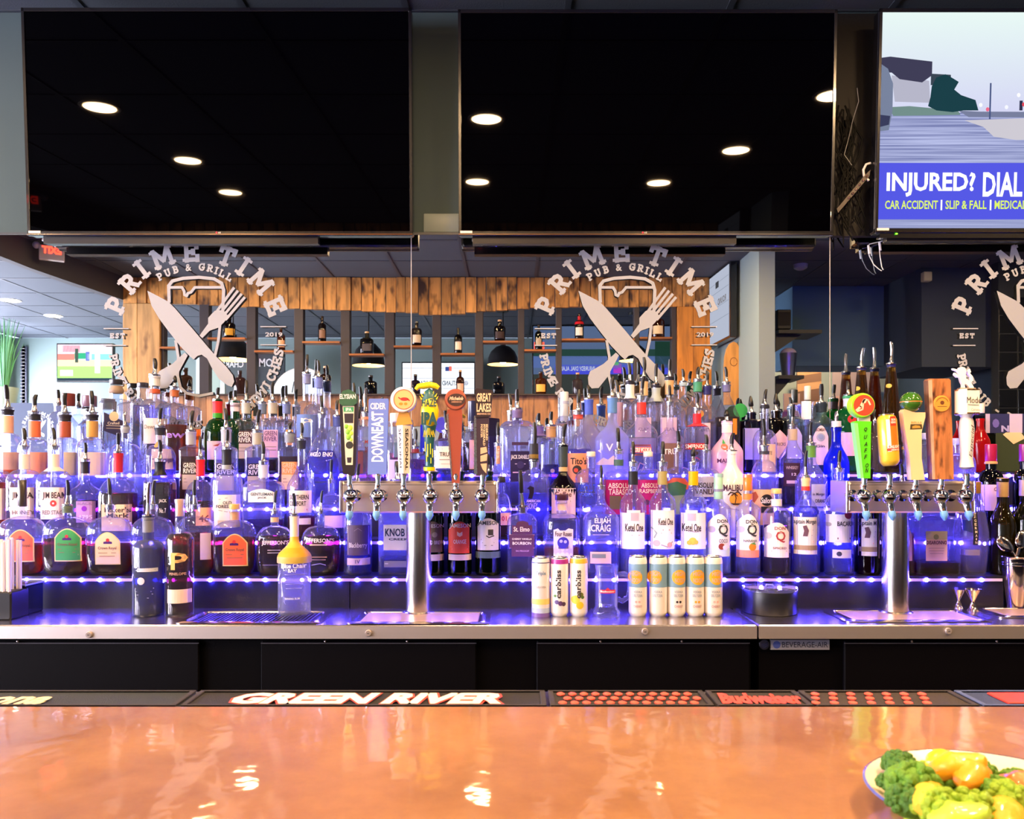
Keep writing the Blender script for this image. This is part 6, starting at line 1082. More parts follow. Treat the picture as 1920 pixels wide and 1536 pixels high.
def nubs(t, cxm, x0, x1, col, kind):
    m_ = MB(); D = 1.154; n = int((x1-x0)/(22 if kind == 0 else 34))
    for i in range(n):
        for j in range(3):
            px = x0+8+i*(22 if kind == 0 else 34)+(11 if kind == 0 else -10)*(j % 2 if kind == 0 else -j+2)
            if px > x1-10: continue
            m_.add(sphere((PX(px, D)-cxm, -.024+j*.022, .008), .0058, 8, 5, 1.1, 1.3, .4))
    o = m_.build('raised_nubs', pbr(col, .5), t); o['kind'] = 'stuff'
t, cm_, D, w = mat(1028, 1330, 'black rubber bar mat with red checker nubs next to the white block name mat', '#221e22'); nubs(t, cm_, 1045, 1320, '#f05a48', 0)
t, cm_, D, w = mat(1333, 1510, 'black rubber bar mat with blurred red script', '#221c1e'); mtext(t, cm_, D, 'Budweiser', 1345, 1502, pbr('#e84a3c'), -.03, .024, .0085, .06)
t, cm_, D, w = mat(1513, 1812, 'black rubber bar mat with slanting rows of red nubs', '#2e2422'); nubs(t, cm_, 1530, 1800, '#f05a48', 1)
t, cm_, D, w = mat(1815, 2150, 'blue rubber bar mat with red banner by the plate', '#2a3a6a', edge='#46568a'); O('red_banner', box(PX(1870, D)-cm_, w-.02, -.026, .026, .006, .009, .001), pbr('#e0382c', .6), t, False)
# ================================================================== plate of vegetables
PCX, PCY = PX(1868, .75), .745
t = thing('plate', 'white oval-rimmed plate with blue edge carrying steamed vegetables', 'plate', (PCX, PCY, BZ))
O('dish', lathe([(.0001, .003), (.06, .0), (.065, .003), (.09, .014), (.1145, .026), (.116, .0275), (.1145, .0285), (.09, .018), (.068, .008), (.0001, .007)], 64, close=False), pbr('#f2dcc8', .25, coat=.6), t)
O('blue_rim', lathe([(.1143, .0262), (.1168, .0276), (.1147, .0292)], 64, close=False), pbr('#5a62b0', .25, coat=.6), t)
GRN = [pbr('#3a6a14', .6, bump=1, bs=400, var=.35), pbr('#5a8a1c', .6, bump=1, bs=400, var=.35), pbr('#86a81e', .6, bump=1, bs=400, var=.3)]
STM = pbr('#b8d24a', .45, coat=.2)
fl = [(1688, 1436, .018, 0, .8), (1712, 1470, .024, 1, .72), (1672, 1468, .014, 0, .75), (1752, 1465, .022, 2, .76), (1705, 1505, .02, 0, .7), (1795, 1478, .022, 1, .74), (1765, 1520, .024, 2, .68), (1840, 1450, .016, 1, .78), (1862, 1490, .022, 1, .72), (1820, 1520, .022, 2, .68), (1895, 1500, .02, 2, .7), (1905, 1465, .015, 1, .76)]
desc = ['dark broccoli floret at the plate rim, highest of the pile', 'broad broccoli floret just inside the pale plate rim', 'small dark floret overhanging the blue plate edge', 'yellow-green floret beside the golden squash', 'dark floret low on the blue-edged side', 'mid-green floret in the middle of the heap', 'large pale-green floret at the near end of the heap', 'small upright floret against the empty white plate', 'mid-green floret behind the orange carrot', 'pale floret with thick stalk near the picture edge', 'yellowish floret beside the carrot slice', 'small floret beyond the carrot slice']
for (px, py, r, g, D), ds in zip(fl, desc):
    c = Vector((PX(px, D), D, max(PZ(py, D), BZ+.03)))
    t = thing('broccoli_floret', ds, 'broccoli', (c.x, c.y, c.z), 'broccoli florets on the plate')
    m_ = MB(); rr = random.Random(px)
    for i in range(80):
        a = rr.uniform(0, 6.28); e = rr.uniform(-.3, 1); q = sqrt(max(0, 1-e*e)); s_ = r*rr.uniform(.13, .24)
        m_.add(sphere((r*.84*q*cos(a), r*.84*q*sin(a), r*.66*e), s_, 7, 5))
    m_.add(sphere((0, 0, 0), r*.84, 12, 8, 1, 1, .8)); o = m_.build('crown', GRN[g], t)
    zz = -min(c.z-BZ-.008, r*1.5); O('stalk', tube([(0, 0, 0), (rr.uniform(-.3, .3)*r, -.3*r, zz*.6), (rr.uniform(-.5, .5)*r, -.5*r, zz)], [r*.42, r*.32, r*.3], 10), STM, t)
sq_ = [(1790, 1438, .74, 'golden squash chunk on top of the heap', '#f0a818'), (1768, 1432, .76, 'bright yellow squash wedge nearest the white plate centre', '#f2b818'), (1822, 1452, .73, 'deep yellow squash chunk beside the upright floret', '#e89a14'), (1745, 1500, .69, 'yellow-orange squash bit between the pale stalks', '#f0b83a'), (1912, 1475, .73, 'orange carrot slice at the edge of the plate', '#f0701c'), (1885, 1530, .67, 'yellow squash slice at the near side of the heap', '#f0b02c'), (1790, 1535, .66, 'pale green stalk slice at the bottom of the heap', '#a8cc3c')]
for px, py, D, ds, c_ in sq_:
    c = Vector((PX(px, D), D, max(PZ(py, D), BZ+.022))); rr = random.Random(px)
    v, f = sphere((0, 0, 0), .019, 12, 8, 1.25, .8, .62); v = [(x*(1+.25*sin(x*190+px)), y, z*(1+.2*cos(x*230))) for x, y, z in v]
    o = O('vegetable_chunk', (v, f), pbr(c_, .4, coat=.35, bump=.4, bs=120, var=.15), None, True, c); o.rotation_euler = (rr.uniform(-.4, .4), rr.uniform(-.4, .4), rr.uniform(0, 3)); tag(o, ds, 'vegetable', 'squash and carrot pieces on the plate')
# ================================================================== the room behind the camera, seen in the mirror
PINE = woodm('#dc9a4c', '#3a1c0c', 5, .5); PINEL = woodm('#d2a060', '#6a4526', 4, .6); DARKP = pbr('#332c30', .6, bump=.3, bs=30)
FD = 7.27; FY = 2*MIR-FD
fr = thing('wood_frame', 'plank-clad wooden frame with dark uprights hung behind the bar stools', 'room divider', (PX(780, FD), FY, 2.07))
FX0, FZ0 = PX(780, FD), 2.07
def rel(px, py, D=FD): v = V(px, py, D); return v.x-FX0, v.y-FY, v.z-FZ0
def botc(px):
    pts = ((235, 570), (330, 571), (500, 578), (640, 583), (772, 588), (800, 592), (850, 591), (900, 586), (1000, 579), (1100, 577), (1330, 577))
    for (a, b_), (c, d) in zip(pts, pts[1:]):
        if px <= c: return b_+(d-b_)*(px-a)/(c-a)
    return 577
px = 235
while px < 1330:
    w = rnd.uniform(17, 27); e = min(px+w, 1332); yb = botc((px+e)/2); zt = CEILZ-.005-FZ0; x0, _, z0 = rel(px, yb); x1 = rel(e, yb)[0]
    O('plank', box(x0+.003, x1-.003, rnd.uniform(-.012, .006), .03+rnd.uniform(0, .02), z0+rnd.uniform(-.003, .003), zt, .002), PINE, fr, False, None); px = e
for a, c in ((235, 262), (262, 304)): x0, _, z0 = rel(a, 800); x1 = rel(c, 0)[0]; O('plank', box(x0+.001, x1-.001, .0, .05, z0, rel(a, 571)[2], .003), PINEL, fr, False)
for a, c in ((1268, 1298), (1298, 1332)): x0, _, z0 = rel(a, 800); x1 = rel(c, 0)[0]; O('plank', box(x0+.001, x1-.001, .0, .05, z0, rel(a, 577)[2], .003), woodm('#d8892c', '#5a2c10', 4, .62), fr, False)
px = 305
while px < 1267:
    w = rnd.uniform(17, 27); e = min(px+w, 1268); x0, _, z0 = rel(px, 800); x1 = rel(e, 742)[0]; O('plank', box(x0+.001, x1-.001, rnd.uniform(0, .005), .032, z0, rel(e, 742)[2], .002), woodm('#b8845a', '#5a3420', 5, .58), fr, False); px = e
O('sill', box(rel(305, 0)[0], rel(1268, 0)[0], -.1, .08, rel(0, 743)[2], rel(0, 740)[2], .003), pbr('#3c3230', .5), fr, False)
O('lower_board', box(rel(150, 0)[0], rel(1400, 0)[0], .03, .05, rel(0, 830)[2], rel(0, 801)[2]), pbr('#8a9aa8', .6), fr, False)
posts = [(305, 310), (376, 394), (464, 481), (553, 570), (640, 657), (722, 740), (811, 827), (891, 906), (971, 983), (1042, 1053), (1188, 1198), (1258, 1267)]
for a, c in posts: x0, _, z0 = rel(a, 742); x1 = rel(c, 0)[0]; O('upright', box(x0, x1, -.05, .03, z0, rel(0, botc(a))[2]+.01, .003), DARKP, fr, False)
shl = [(394, 464, 635), (305, 376, 652), (481, 553, 659), (570, 640, 642), (657, 722, 665), (740, 811, 650), (827, 891, 664), (906, 971, 641), (983, 1042, 657), (1053, 1188, 637), (1198, 1258, 634)]
for a, c, y in shl: x0, _, z0 = rel(a, y); O('shelf_board', box(x0, rel(c, 0)[0], -.05, .07, z0-.018, z0, .002), woodm('#a8642c', '#4a2410', 5, .6, 'x'), fr, False)
rb = [(430, 634, 22, 597, 'round dark bourbon bottle with gold label', '#2a1408', '#c89a3a'), (527, 657, 15, 618, 'slim amber bottle with tan label', '#7a3a18', '#d8a888'), (604, 641, 15, 596, 'narrow dark bottle with brown label', '#2a1a18', '#8a6a58'), (688, 664, 24, 625, 'square black bottle on the shelf above a pendant lamp', '#14121a', '#4a4448'), (781, 649, 20, 606, 'round bottle with cream label on the shelf left of the menu screen'.replace(' left of', ' above'), '#3a2014', '#d8c8b0'), (859, 663, 15, 618, 'tall dark bottle with vertical cream label', '#1a1614', '#e8d8c0'), (937, 640, 22, 603, 'flat round dark bottle', '#1c1216', '#3a2a2a'), (1010, 656, 14, 612, 'dark bottle beside the red exit box', '#101814', '#b8a890'), (1086, 636, 17, 591, 'whisky bottle with bright red wax neck', '#2a1410', '#e8e0d0'), (1234, 633, 24, 588, 'broad brandy bottle with small cream label by the yellow post', '#6a2c10', '#e0c8a0'),
      (348, 741, 25, 693, 'rounded bottle with light shoulders on the sill, nearest the pale post', '#6a4a30', None), (450, 741, 22, 698, 'rose-tinted bottle on the sill under the large pendant', '#6a4a4a', None), (610, 741, 22, 690, 'diamond-cut decanter on the sill', '#4a2c20', None), (695, 741, 24, 707, 'black bottle with pale cork on the sill', '#1a1a20', None), (779, 741, 18, 705, 'violet long-neck bottle before the menu screen', '#4a3a50', None), (863, 741, 15, 697, 'tall amber bottle with tan top before the menu screen', '#6a3a24', '#e8b8a0'), (935, 741, 22, 709, 'flat square ink-dark bottle with cork', '#1a2030', None), (1014, 741, 22, 700, 'pear-shaped bottle with glowing gold label', '#8a4a1c', '#f0b858'), (1083, 741, 20, 702, 'crystal bottle with sparkling shoulders', '#7a6a70', None), (1162, 741, 22, 704, 'dark bottle with tan label beneath the small pendant', '#2a1a14', '#d8a068')]
for k, (cx, yb, w, yt, ds, gc, lc) in enumerate(rb):
    v = V(cx, yb, FD); D = FD
    art = [('r', cx-w*.38, yb-(yb-yt)*.5, cx+w*.38, yb-(yb-yt)*.16, lc)] if lc else []
    band = [('#c8202c', yt, yt+(yb-yt)*.4)] if 'red wax' in ds else []
    # art is mapped with its own distance, mirrored bottle faces the mirror
    bottle(5, cx, w, yt, ds+', on the wooden frame', D=D, z0=v.z, real=Vector((v.x, FY+(0 if yb < 700 else 0), v.z)), nw=w*.32, n=(4 if 'square' in ds else 2), st=('b' if 'round' in ds or 'pear' in ds else 'r'), glass=gc, haze=.35, liq=(gc, yt+(yb-yt)*.45, .8), cap=(('#c8a070' if k % 3 == 0 else '#2a2220'), yt-3, yt+2, w*.36), art=art, band=band)
# pendants
def pendant(px, pyb, w, h, D, ds, rod=True):
    v = V(px, pyb, D); r = w/2/F*D; hh = h/F*D
    t = thing('pendant_lamp', ds, 'pendant lamp', v, 'black dome pendant lamps')
    O('shade', lathe([(r, 0), (r*.98, .004), (r*.93, hh*.35), (r*.75, hh*.68), (r*.42, hh*.93), (r*.18, hh), (r*.17, hh*1.12), (.0001, hh*1.12)], 36, close=False), pbr('#1c1c1e', .4, coat=.3), t)
    O('shade_lining', flip(lathe([(r*.97, .002), (r*.9, hh*.35), (r*.72, hh*.64), (r*.4, hh*.88), (.0001, hh*.9)], 36, close=False)), pbr('#f2e2c0', .6), t)
    O('bulb', sphere((0, 0, hh*.25), .045, 14, 10), emis('#ffd890', PEND_E), t)
    O('rod', tube([(0, 0, hh*1.1), (0, 0, CEILZ-v.z)], .008, 8), pbr('#1a1a1a', .4), t); O('ceiling_rose', lathe([(.06, CEILZ-v.z-.03), (.06, CEILZ-v.z)], 20), pbr('#1a1a1a', .4), t)
pendant(437, 675, 74, 42, 8.1, 'black dome pendant lamp behind the knife handle of the first logo'); pendant(691, 686, 62, 44, 8.6, 'black pendant lamp seen over the dark tap handle'); pendant(943, 684, 60, 36, 8.7, 'black pendant lamp past the menu screen'); pendant(1188, 677, 56, 32, 8.9, 'black pendant lamp behind the fork of the second logo')
# screens on the far wall
def screen(px0, px1, py0, py1, D, label, turn=0.):
    v = V((px0+px1)/2, py1, D); w = (px1-px0)/F*D; h = (py1-py0)/F*D
    t = thing('television', label, 'television', v); t.rotation_euler = (0, 0, pi+turn)
    O('housing', box(-w/2-.015, w/2+.015, .002, .06, -.02, h+.015, .004), BEZ, t, False)
    s = O('screen', box(-w/2, w/2, -.001, .002, 0, h), emis('#eef2ff', .5), t, False)
    # seen reversed in the mirror: local x runs the other way
    def q(n_, a, b_, c, d, col, e=1., k=1): return O(n_, flat(fan([(w/2-(c-px0)/F*D, (py1-d)/F*D), (w/2-(a-px0)/F*D, (py1-d)/F*D), (w/2-(a-px0)/F*D, (py1-b_)/F*D), (w/2-(c-px0)/F*D, (py1-b_)/F*D)]), -.0012-k*.0006), emis(col, e*.6), s, False)
    def tx(st, a, b_, c, d, col): 
        vv, ff = text2d(st, w/2-(c-px0)/F*D, (py1-d)/F*D, w/2-(a-px0)/F*D, (py1-b_)/F*D); return O('picture_lettering', flat((vv, ff), -.004), emis(col, .25), s, False)
    return t, s, q, tx
T_, S_, q, tx = screen(755, 889, 681, 748, 10.3, 'wide menu screen listing team names, behind the wooden frame')
for y in (690, 709, 728): q('picture_line', 755, y, 889, y+.8, '#a8acb8', .6)
tx('PORTLAND', 829, 714, 868, 723, '#3a3a44'); tx('CHICAGO', 776, 714, 812, 723, '#3a3a44'); tx('@', 870, 714, 878, 723, '#8a7a90'); q('picture_logo', 835, 688, 842, 696, '#3a4a8a', .7, 2); q('picture_logo', 842, 687, 847, 696, '#e86a5a', .8, 2)
T_, S_, q, tx = screen(108, 210, 646, 714, 9.9, 'television showing a baseball game on the pale wall')
q('picture_crowd', 108, 646, 210, 664, '#d8b8c4', 1.2); q('picture_crowd', 118, 648, 150, 660, '#c87a8a', 1.); q('picture_wall', 108, 664, 140, 675, '#e07a70', 1.2, 2); q('picture_wall', 140, 662, 168, 673, '#38a078', 1.1, 2); q('picture_wall', 168, 664, 210, 675, '#7ac8c4', 1.3, 2)
q('picture_dirt', 108, 675, 210, 687, '#f0c8a0', 1.3, 2); q('picture_grass', 108, 687, 210, 709, '#9ae070', 1.3, 2); q('picture_ticker', 108, 709, 210, 714, '#3a4a5a', .8, 3); q('picture_score', 113, 694, 137, 705, '#e8ecf0', 1.2, 3)
for a, b_, c, d, k in ((141, 654, 147, 680, '#4a5a52'), (161, 660, 168, 677, '#6a7ac0'), (178, 664, 188, 700, '#f4f4fa'), (164, 664, 172, 674, '#e8ecff')): q('picture_player', a, b_, c, d, k, 1., 4)
T_, S_, q, tx = screen(1000, 1275, 612, 742, 9.6, 'large television with road scene and blue banner, behind the second logo')  # glowing screen stands in for another mirror's reflection of the lit television
S_.active_material = emis('#6a7ea8', .22)
for a, b_, c, d, k in ((1000, 655, 1275, 672, '#28443e'), (1000, 668, 1275, 690, '#5a6ea8'), (1040, 684, 1275, 702, '#4a50d8'), (1000, 702, 1275, 742, '#3a3e3c'), (1228, 640, 1275, 690, '#1e3a30'), (1150, 682, 1165, 700, '#c83ac0'), (1148, 679, 1160, 685, '#5ac83a')): q('picture_band', a, b_, c, d, k, .55, 2)
tx('INJURED? DIAL ALAN', 1050, 687, 1115, 698, '#e8ecff')
# exit signs
def exits(px, py, D, w, label, turn):
    v = V(px, py, D); t = thing('exit_sign', label, 'exit sign', v); t.rotation_euler = (0, 0, pi+turn); s = w/F*D
    O('sign_body', box(-s/2, s/2, 0, .05, -s*.32, s*.32, .004), pbr('#d8cfc4', .5), t, False)
    O('lettering', flat(text2d('EXIT', -s*.38, -s*.05, s*.38, s*.28, .05), -.002), emis('#ff3020', 2.5), t, False)
    for a in (-1, 1): O('emergency_lamp', sphere((a*s*.6, .02, s*.3), s*.16, 12, 8), pbr('#d0c8c0', .4), t)
exits(97, 474, 6.1, 42, 'white box exit sign with red letters under the curved bulkhead', -.5)
v = V(461, 656, 9.6); e = thing('exit_sign', 'small red exit sign glowing past the large pendant lamp', 'exit sign', v); O('sign_body', box(-.08, .08, -.02, .02, -.06, .08), emis('#e03a30', 1.2), e, False)
v = V(1011, 648, 7.9); e = thing('exit_sign', 'red exit box hung by the second logo EST line', 'exit sign', v); O('sign_body', box(-.05, .05, -.02, .02, -.03, .03), emis('#e8402c', 1.1), e, False)
# curved dark bulkhead
pts = [V(236, 560, FD), V(180, 545, 6.85), V(120, 525, 6.46), V(60, 500, 6.1), V(0, 477, 5.74), V(-120, 440, 5.3), V(-420, 400, 4.9)]
m_ = MB(); 
for a, c in zip(pts, pts[1:]):
    z = CEILZ-.21; m_.add(([(a.x, a.y, z), (c.x, c.y, z), (c.x, c.y, CEILZ), (a.x, a.y, CEILZ), (a.x-.05, a.y-.18, z), (c.x-.05, c.y-.18, z), (c.x-.05, c.y-.18, CEILZ), (a.x-.05, a.y-.18, CEILZ)], [(0, 1, 2, 3), (1, 0, 4, 5), (5, 4, 7, 6)]))
struct(m_.build('trim_3', pbr('#4a4a4c', .8), smooth=False))
# far windows, blinds, plant, lower dark sign board
def window(n, px0, px1, py0, py1, D, label_n):
    a = V(px0, py1, D); c = V(px1, py0, D); y = YB
    w = thing('window_%d' % n, 'window', 'window', (0, 0, 0)); del w['category']; del w['label']; w['kind'] = 'structure'
    return w
def win(n, x0, x1, z0, z1, y, axis='y'):
    w = bpy.data.objects.new('window_%d' % n, None); COL.objects.link(w); w['kind'] = 'structure'
    if axis == 'y': w.location = ((x0+x1)/2, y, z0); W_ = x1-x0
    else: w.location = (y, (x0+x1)/2, z0); w.rotation_euler = (0, 0, pi/2); W_ = x1-x0
    H_ = z1-z0
    O('pane', box(-W_/2, W_/2, -.008, -.004, 0, H_), emis('#f2ecff', WIN_E), w, False)
    for a in (-W_/2, W_/2-.04, -.02): O('frame', box(a, a+.04, -.01, .03, 0, H_), pbr('#5a5e74', .5), w, False)
    for a in (0, H_-.04, H_*.42): O('frame', box(-W_/2, W_/2, -.01, .03, a, a+.04), pbr('#5a5e74', .5), w, False)
    n_ = int(H_/.045)
    for i in range(n_): O('slat', box(-W_/2+.03, W_/2-.03, .035, .06, i*.045+.02, i*.045+.023), pbr('#d8d4d0', .6), w, False)
win(1, -7+.55, PX(44, 10.55), .9, 3.02, YB+.012)
win(2, -4.2, -2.4, .9, 2.75, XL+.012, 'x'); win(3, -1.8, .2, .9, 2.75, XL+.012, 'x'); win(4, .7, 2.4, .9, 2.75, XL+.012, 'x')
v = V(8, 735, 9.3); t = thing('potted_plant', 'tall green spiky grass plant in front of the bright window blinds', 'plant', (v.x, v.y, v.z-.25))
O('pot', lathe([(.1, 0), (.15, .3), (.13, .3), (.0001, .28)], 20, close=False), pbr('#8a9a90', .5), t)
m_ = MB()
for i in range(40):
    a = rnd.uniform(0, 6.28); l = rnd.uniform(.5, .95); q_ = rnd.uniform(.02, .25); m_.add(tube([(0.03*cos(a), .03*sin(a), .27), (q_*.5*cos(a), q_*.5*sin(a), .27+l*.6), (q_*cos(a), q_*sin(a), .27+l)], [.008, .006, .001], 4))
stuff(m_.build('leaves', pbr('#4a8a5a', .5), t))
O('stand', box(-.2, .2, -.2, .2, -v.z+.25, 0), pbr('#a8b4b0', .6), t, False)
v = V(68, 800, 8.8); t = thing('sign_board', 'navy board with white half-hidden pub logo below the far window', 'sign', v)
w2 = 48/F*8.8; O('board', box(-w2, w2, -.02, 0, -.35, .26), pbr('#22304e', .6), t, False)
lv = [( -(x-366)/360*w2*1.3+.02, .003, -(y-500)/360*w2*1.3+.12) for x, y in LG[0]]; O('logo', (lv, LG[1]), pbr('#e8ecf2', .6), t, False)
v = V(566, 745, 8.3); t = thing('round_sign', 'large round white beer sign with outlined figure, cut by the sill', 'sign', v); O('disc', [(x, y, z) for x, y, z in lathe_y([(.0001, -.02), (.3, -.02), (.31, 0), (.0001, 0)], 40)[0]] and lathe_y([(.0001, -.02), (.3, -.02), (.31, 0), (.0001, .0)], 40), pbr('#f4f6f8', .4), t)
O('sign_glow', flip(lathe_y([(.0001, .001), (.3, .001)], 40)), emis('#f4f8ff', .5), t); O('sign_print', flat(stroke2([(-.1, .05), (-.08, .16), (-.03, .12), (0, .17), (.02, .08), (-.02, .0)], .012), .003), pbr('#3a4450'), t, False)
v = V(395, 742, 8.9); t = thing('interior_door', 'pale door with glass panel seen under the first logo knife', 'door', v); O('leaf', box(-.16, .16, -.03, .01, -.4, .42), pbr('#c8dcd8', .5), t, False); O('glass_panel', box(-.1, .1, .01, .014, -.3, .36), emis('#d8e8e4', .35), t, False)
v = V(500, 700, 9.8); t = thing('wall_lettering', 'white block lettering on the dark wall panel past the divider', 'sign', v); O('panel', box(-.18, .22, -.03, 0, -.2, .3), pbr('#3c464a', .7), t, False); vv, ff = text2d('HOME', -.15, .08, .15, .18); O('lettering', ([(-x, .003, z) for x, z in vv], ff), pbr('#dce4e2'), t, False); 
v = V(432, 700, 9.7); t = thing('wall_lettering', 'white script lettering glimpsed under the large pendant lamp', 'sign', v); O('panel', box(-.2, .2, -.03, 0, -.25, .25), pbr('#4a5658', .7), t, False); vv, ff = text2d('CHARLIE', -.16, .07, .16, .15); O('lettering', ([(-x, .003, z) for x, z in vv], ff), pbr('#dce4e2'), t, False)
# side wing past the divider: grey walls, angled screen, shelves, navy bulkhead, kitchen pass
GW = pbr('#7c8c8e', .75, var=.05, bs=3); NV = pbr('#5a7e9c', .8, var=.08, bs=3)
a = V(1332, 600, 7.6); c = V(1423, 600, 6.18); d = V(1453, 600, 6.15)
def wallseg(n, p, q_, z0, z1, th, mat_, dirn): 
    v = [(p.x, p.y, z0), (q_.x, q_.y, z0), (q_.x, q_.y, z1), (p.x, p.y, z1)]; w = [(x+dirn[0]*th, y+dirn[1]*th, z) for x, y, z in v]
    o = O(n, (v+w, [(0, 1, 2, 3), (7, 6, 5, 4), (0, 4, 5, 1), (1, 5, 6, 2), (2, 6, 7, 3), (3, 7, 4, 0)]), mat_, None, False); return struct(o)
wallseg('wall_side_wing', a, c, 0, CEILZ, .1, GW, (.6, -.3)); wallseg('wall_side_column', c, d, 0, CEILZ, .2, pbr('#6f7c82', .75), (0, -1))
e0 = V(1440, 600, 8.3); e1 = V(1900, 600, 7.9)
wallseg('wall_kitchen', V(1400, 0, 9.2), V(2100, 0, 9.0), 0, CEILZ, .1, pbr('#a8babc', .75), (0, -1))
f0 = V(1500, 0, 7.6); f1 = V(1728, 0, 7.6); zb_ = PZ(686, 7.6)
struct(O('wall_bulkhead', box(PX(1486, 7.6), PX(1728, 7.6), 2*MIR-7.6-.5, 2*MIR-7.6, zb_, CEILZ), NV, None, False))
struct(O('wall_dark', box(PX(1728, 6.9), PX(1872, 6.9), 2*MIR-6.9-.9, 2*MIR-6.9, PZ(688, 6.9), CEILZ), pbr('#3c485a', .8), None, False))
wt = struct(O('wall_tiled', box(PX(1872, 6.7), XR, 2*MIR-6.7-.1, 2*MIR-6.7, 1.2, CEILZ), pbr('#33383e', .6), None, False))
for i in range(9):
    for j in range(10):
        x0 = PX(1872, 6.7)+.004+i*.16; z0 = 1.3+j*.155
        if z0+.15 < CEILZ: O('tile', box(x0, x0+.15, 2*MIR-6.7, 2*MIR-6.7+.006, z0, z0+.145, .001), pbr('#14161c', .2), wt, False)
T_, S_, q, tx = screen(1330, 1384, 512, 640, 7.0, 'angled wall television with a pale schedule page', .0)
v0, v1 = V(1330, 575, 7.45), V(1386, 575, 6.62); T_.location = (v0+v1)/2+Vector((-.06, .04, 0)); T_.location.z = PZ(640, 7.0); T_.rotation_euler = (0, 0, pi+atan2((v1-v0).y, (v1-v0).x)); T_.scale = (2.4, 1, 1)
for y in (530, 548, 575, 600): q('picture_line', 1330, y, 1384, y+1, '#8a90a0', .6)
tx('TEAM', 1334, 566, 1350, 578, '#7a6a60'); tx('ROUND', 1358, 562, 1378, 574, '#7a6a60'); q('picture_logo', 1352, 528, 1360, 540, '#4a4a50', .5, 2); S_.active_material = emis('#c4c8dc', .3)
v = V(1377, 760, 6.75); t = thing('wooden_paddle', 'oval honey-coloured wooden board with carved emblem on the grey wall', 'wall board', v+Vector((-.02, .03, 0))); O('board', xf(prism([(.075*cos(i*.3927), .33+.0+(.2*sin(i*.3927)) if i <= 8 else 0) for i in range(9)]+[(-.075, 0), (.075, 0)], -.02, .02), Matrix.Rotation(0, 4, 'Z')), woodm('#d89a4c', '#a8682c', 4, .8), t)
O('carving', flat(stroke2([(.03*cos(i*.6), .36+.035*sin(i*.6)) for i in range(11)], .006), .0215), pbr('#8a5a28'), t, False)
def shelf(px0, px1, py, D, ds):
    v = V((px0+px1)/2, py, D); t = thing('wall_shelf', ds, 'shelf', v); w = (px1-px0)/2/F*D; O('shelf_board', box(-w, w, -.25, .1, -.03, 0), pbr('#26282c', .5), t, False); O('bracket', prism([(-w, -.03), (w*.2, -.03), (-w, -.18)], -.02, .02), pbr('#26282c', .5), t, False); return t
shelf(1453, 1533, 622, 7.0, 'upper dark wall shelf carrying black boxes by the grey column'); shelf(1453, 1500, 706, 7.0, 'lower dark wall shelf carrying the metal ice bucket')
v = V(1467, 619, 7.0); t = thing('speaker_box', 'black boxy speaker on the upper dark shelf', 'speaker', v); O('cabinet', box(-.06, .06, -.1, .05, 0, .17, .006), pbr('#101114', .5), t, False); O('grille', box(-.05, .05, .05, .053, .03, .15), pbr('#26231c', .8), t, False)
v = V(1478, 705, 7.0); t = thing('ice_bucket', 'galvanised metal bucket with pale lining on the lower shelf', 'bucket', v); O('bucket_body', lathe([(.055, 0), (.075, .19), (.078, .195), (.07, .19), (.0001, .02)], 24, close=False), metalm('#a8a8c0', .35), t); O('bag', sphere((0, 0, .19), .07, 16, 10, 1, 1, .8), pbr('#b8acd0', .6), t)
def art_(px0, px1, py0, py1, D, ds, base, band):
    v = V((px0+px1)/2, py1, D); t = thing('wall_picture', ds, 'picture', v); w = (px1-px0)/2/F*D; h = (py1-py0)/F*D
    O('canvas', box(-w, w, -.03, 0, 0, h), pbr(base, .7), t, False)
    for k, (c_, z0, z1) in enumerate(band): O('painted_band', flat(fan([(-w, h*z0), (-w, h*(z1)), (w, h*(z1+.1)), (w, h*(z0+.08))]), .0012+k*.0004), pbr(c_, .7), t, False)
art_(1495, 1540, 688, 760, 8.9, 'tan picture with a brown wave-like stroke under the navy bulkhead', '#d0a078', [('#8a6858', .55, .75), ('#7a5a50', .05, .35)])
art_(1470, 1500, 738, 800, 8.6, 'pinkish picture with purple corner behind the gin bottles', '#b89a98', [('#8a5a8a', .1, .5)])
art_(1562, 1633, 698, 790, 8.9, 'wide lavender landscape picture with dark shoreline', '#b8a8b4', [('#d0a8a8', .3, .5), ('#5a5460', .0, .28)])
v = V(1736, 520, 6.75); t = thing('wall_sensor', 'small white alarm sensor box in the dark corner', 'sensor', v); O('sensor_case', box(-.035, .035, -.02, .04, -.04, .04, .006), pbr('#c8c4a0', .5), t, False)
v = V(1501, 490, 6.8); t = thing('smoke_detector', 'round white smoke detector on the dark ceiling', 'smoke detector', (v.x, v.y, CEILZ)); O('detector_case', lathe([(.03, -.045), (.055, -.03), (.06, 0)], 24), pbr('#a8acc4', .5), t)
v = V(1842, 458, 5.6); t = thing('dome_light', 'small dome light with glowing lower rim on the sloped soffit', 'light', (v.x, v.y, v.z)); O('dome', lathe([(.06, 0), (.055, .04), (.02, .06), (.0001, .06)], 20, close=False), pbr('#b8b4ac', .4), t); O('diffuser', flip(lathe([(.0001, -.004), (.058, 0)], 20, close=False)), emis('#ffe28a', 3.), t); O('stem', tube([(0, 0, .06), (0, 0, CEILZ-v.z)], .01, 8), pbr('#b8b4ac', .4), t)
v = V(1820, 740, 8.8); t = thing('pass_window', 'bright cream kitchen opening with hanging utensils behind the lion handle', 'opening', v); w = 34/F*8.8; h = 62/F*8.8
O('lit_back', box(-w, w, -.02, 0, -.3, h), emis('#e8d49a', .35), t, False); O('opening_frame', box(w, w+.03, -.02, .02, -.3, h), pbr('#8ab0c0', .5), t, False); O('opening_frame', box(-w, w, -.02, .02, h, h+.03), pbr('#8ab0c0', .5), t, False)
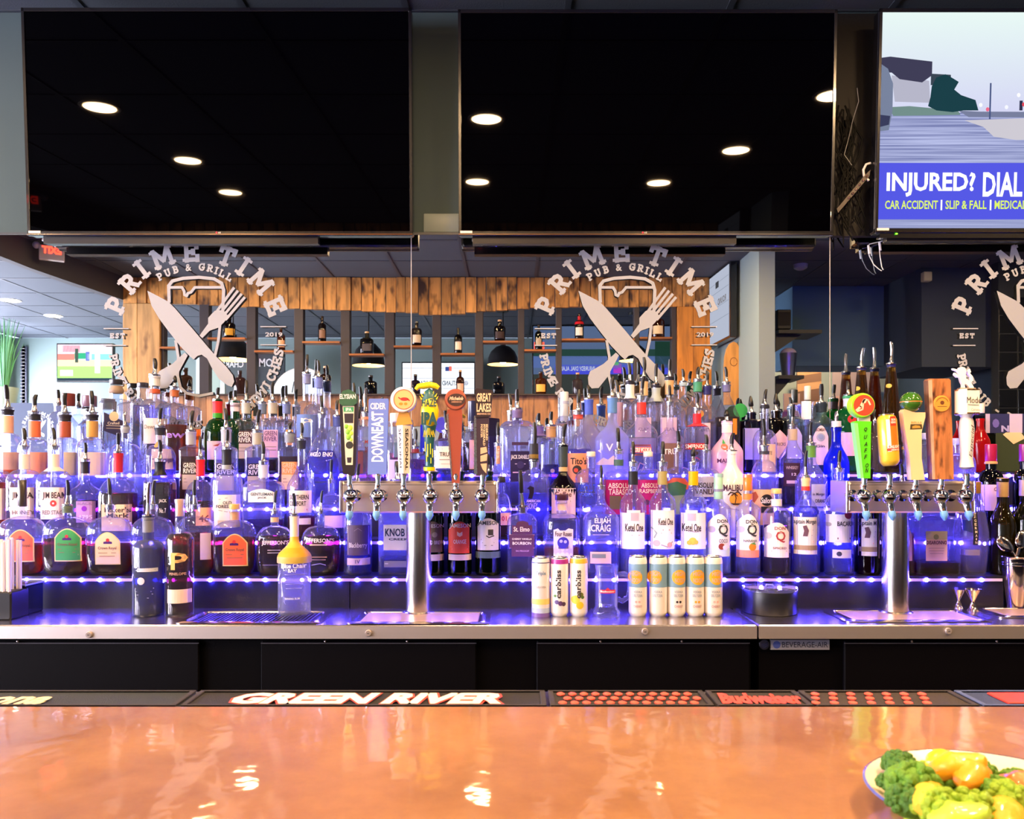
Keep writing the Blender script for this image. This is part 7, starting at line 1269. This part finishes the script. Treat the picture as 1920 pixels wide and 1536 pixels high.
for i, a in enumerate((-.08, 0, .09)): O('utensil', tube([(a, .03, h*.8), (a+.04, .03, h*.45)], .012, 6), pbr('#6a6a60', .4), t)
# baseball sign board standing behind the wine bottles
t = thing('sports_sign', 'dark blue and white striped sports banner standing behind the wine bottles', 'sign', (PX(1890, 2.98), 2.985, TZ[3]))
def sg(n_, a, b_, c, d, col, k): return O(n_, box(PX(a, 2.98)-PX(1890, 2.98), PX(c, 2.98)-PX(1890, 2.98), -.004-.001*k, .0, PZ(d, 2.98)-TZ[3], PZ(b_, 2.98)-TZ[3]), pbr(col, .6), t, False)
sg('banner', 1848, 776, 1990, 812, '#20245a', 0); sg('stripe', 1848, 776, 1856, 812, '#c8b8e0', 1); sg('stripe', 1893, 776, 1917, 812, '#c4b8dc', 1); sg('stripe', 1940, 776, 1965, 812, '#c4b8dc', 1)
vv, ff = text2d('N', PX(1877, 2.98)-PX(1890, 2.98), PZ(810, 2.98)-TZ[3], PX(1892, 2.98)-PX(1890, 2.98), PZ(798, 2.98)-TZ[3], .05); O('lettering', flat((vv, ff), -.0062), pbr('#a8a0dc'), t, False)
O('crest', flat(disc2(PX(1867, 2.98)-PX(1890, 2.98), PZ(794, 2.98)-TZ[3], .013, .017, 8), -.0058), pbr('#6a60b8'), t, False)
sg('field', 1868, 812, 1990, 884, '#2c3a24', 0); O('home_plate', flat(fan([(PX(a, 2.98)-PX(1890, 2.98), PZ(b_, 2.98)-TZ[3]) for a, b_ in ((1900, 833), (1922, 822), (1914, 811), (1886, 811), (1880, 815))]), -.0062), pbr('#e8c8a0'), t, False)
t = thing('lime_disc_sign', 'flat lime green disc sign standing among the topmost bottles', 'sign', (PX(1390, 2.97), 2.985, TZ[3])); O('disc', lathe_y([(.0001, -.003), (.0265, -.003), (.0265, 0), (.0001, 0)], 28, (0, 0, PZ(770, 2.985)-TZ[3])), pbr('#2aa858', .5), t); O('stick', box(-.004, .004, -.002, 0, 0, PZ(783, 2.985)-TZ[3]), pbr('#2aa858', .5), t, False)
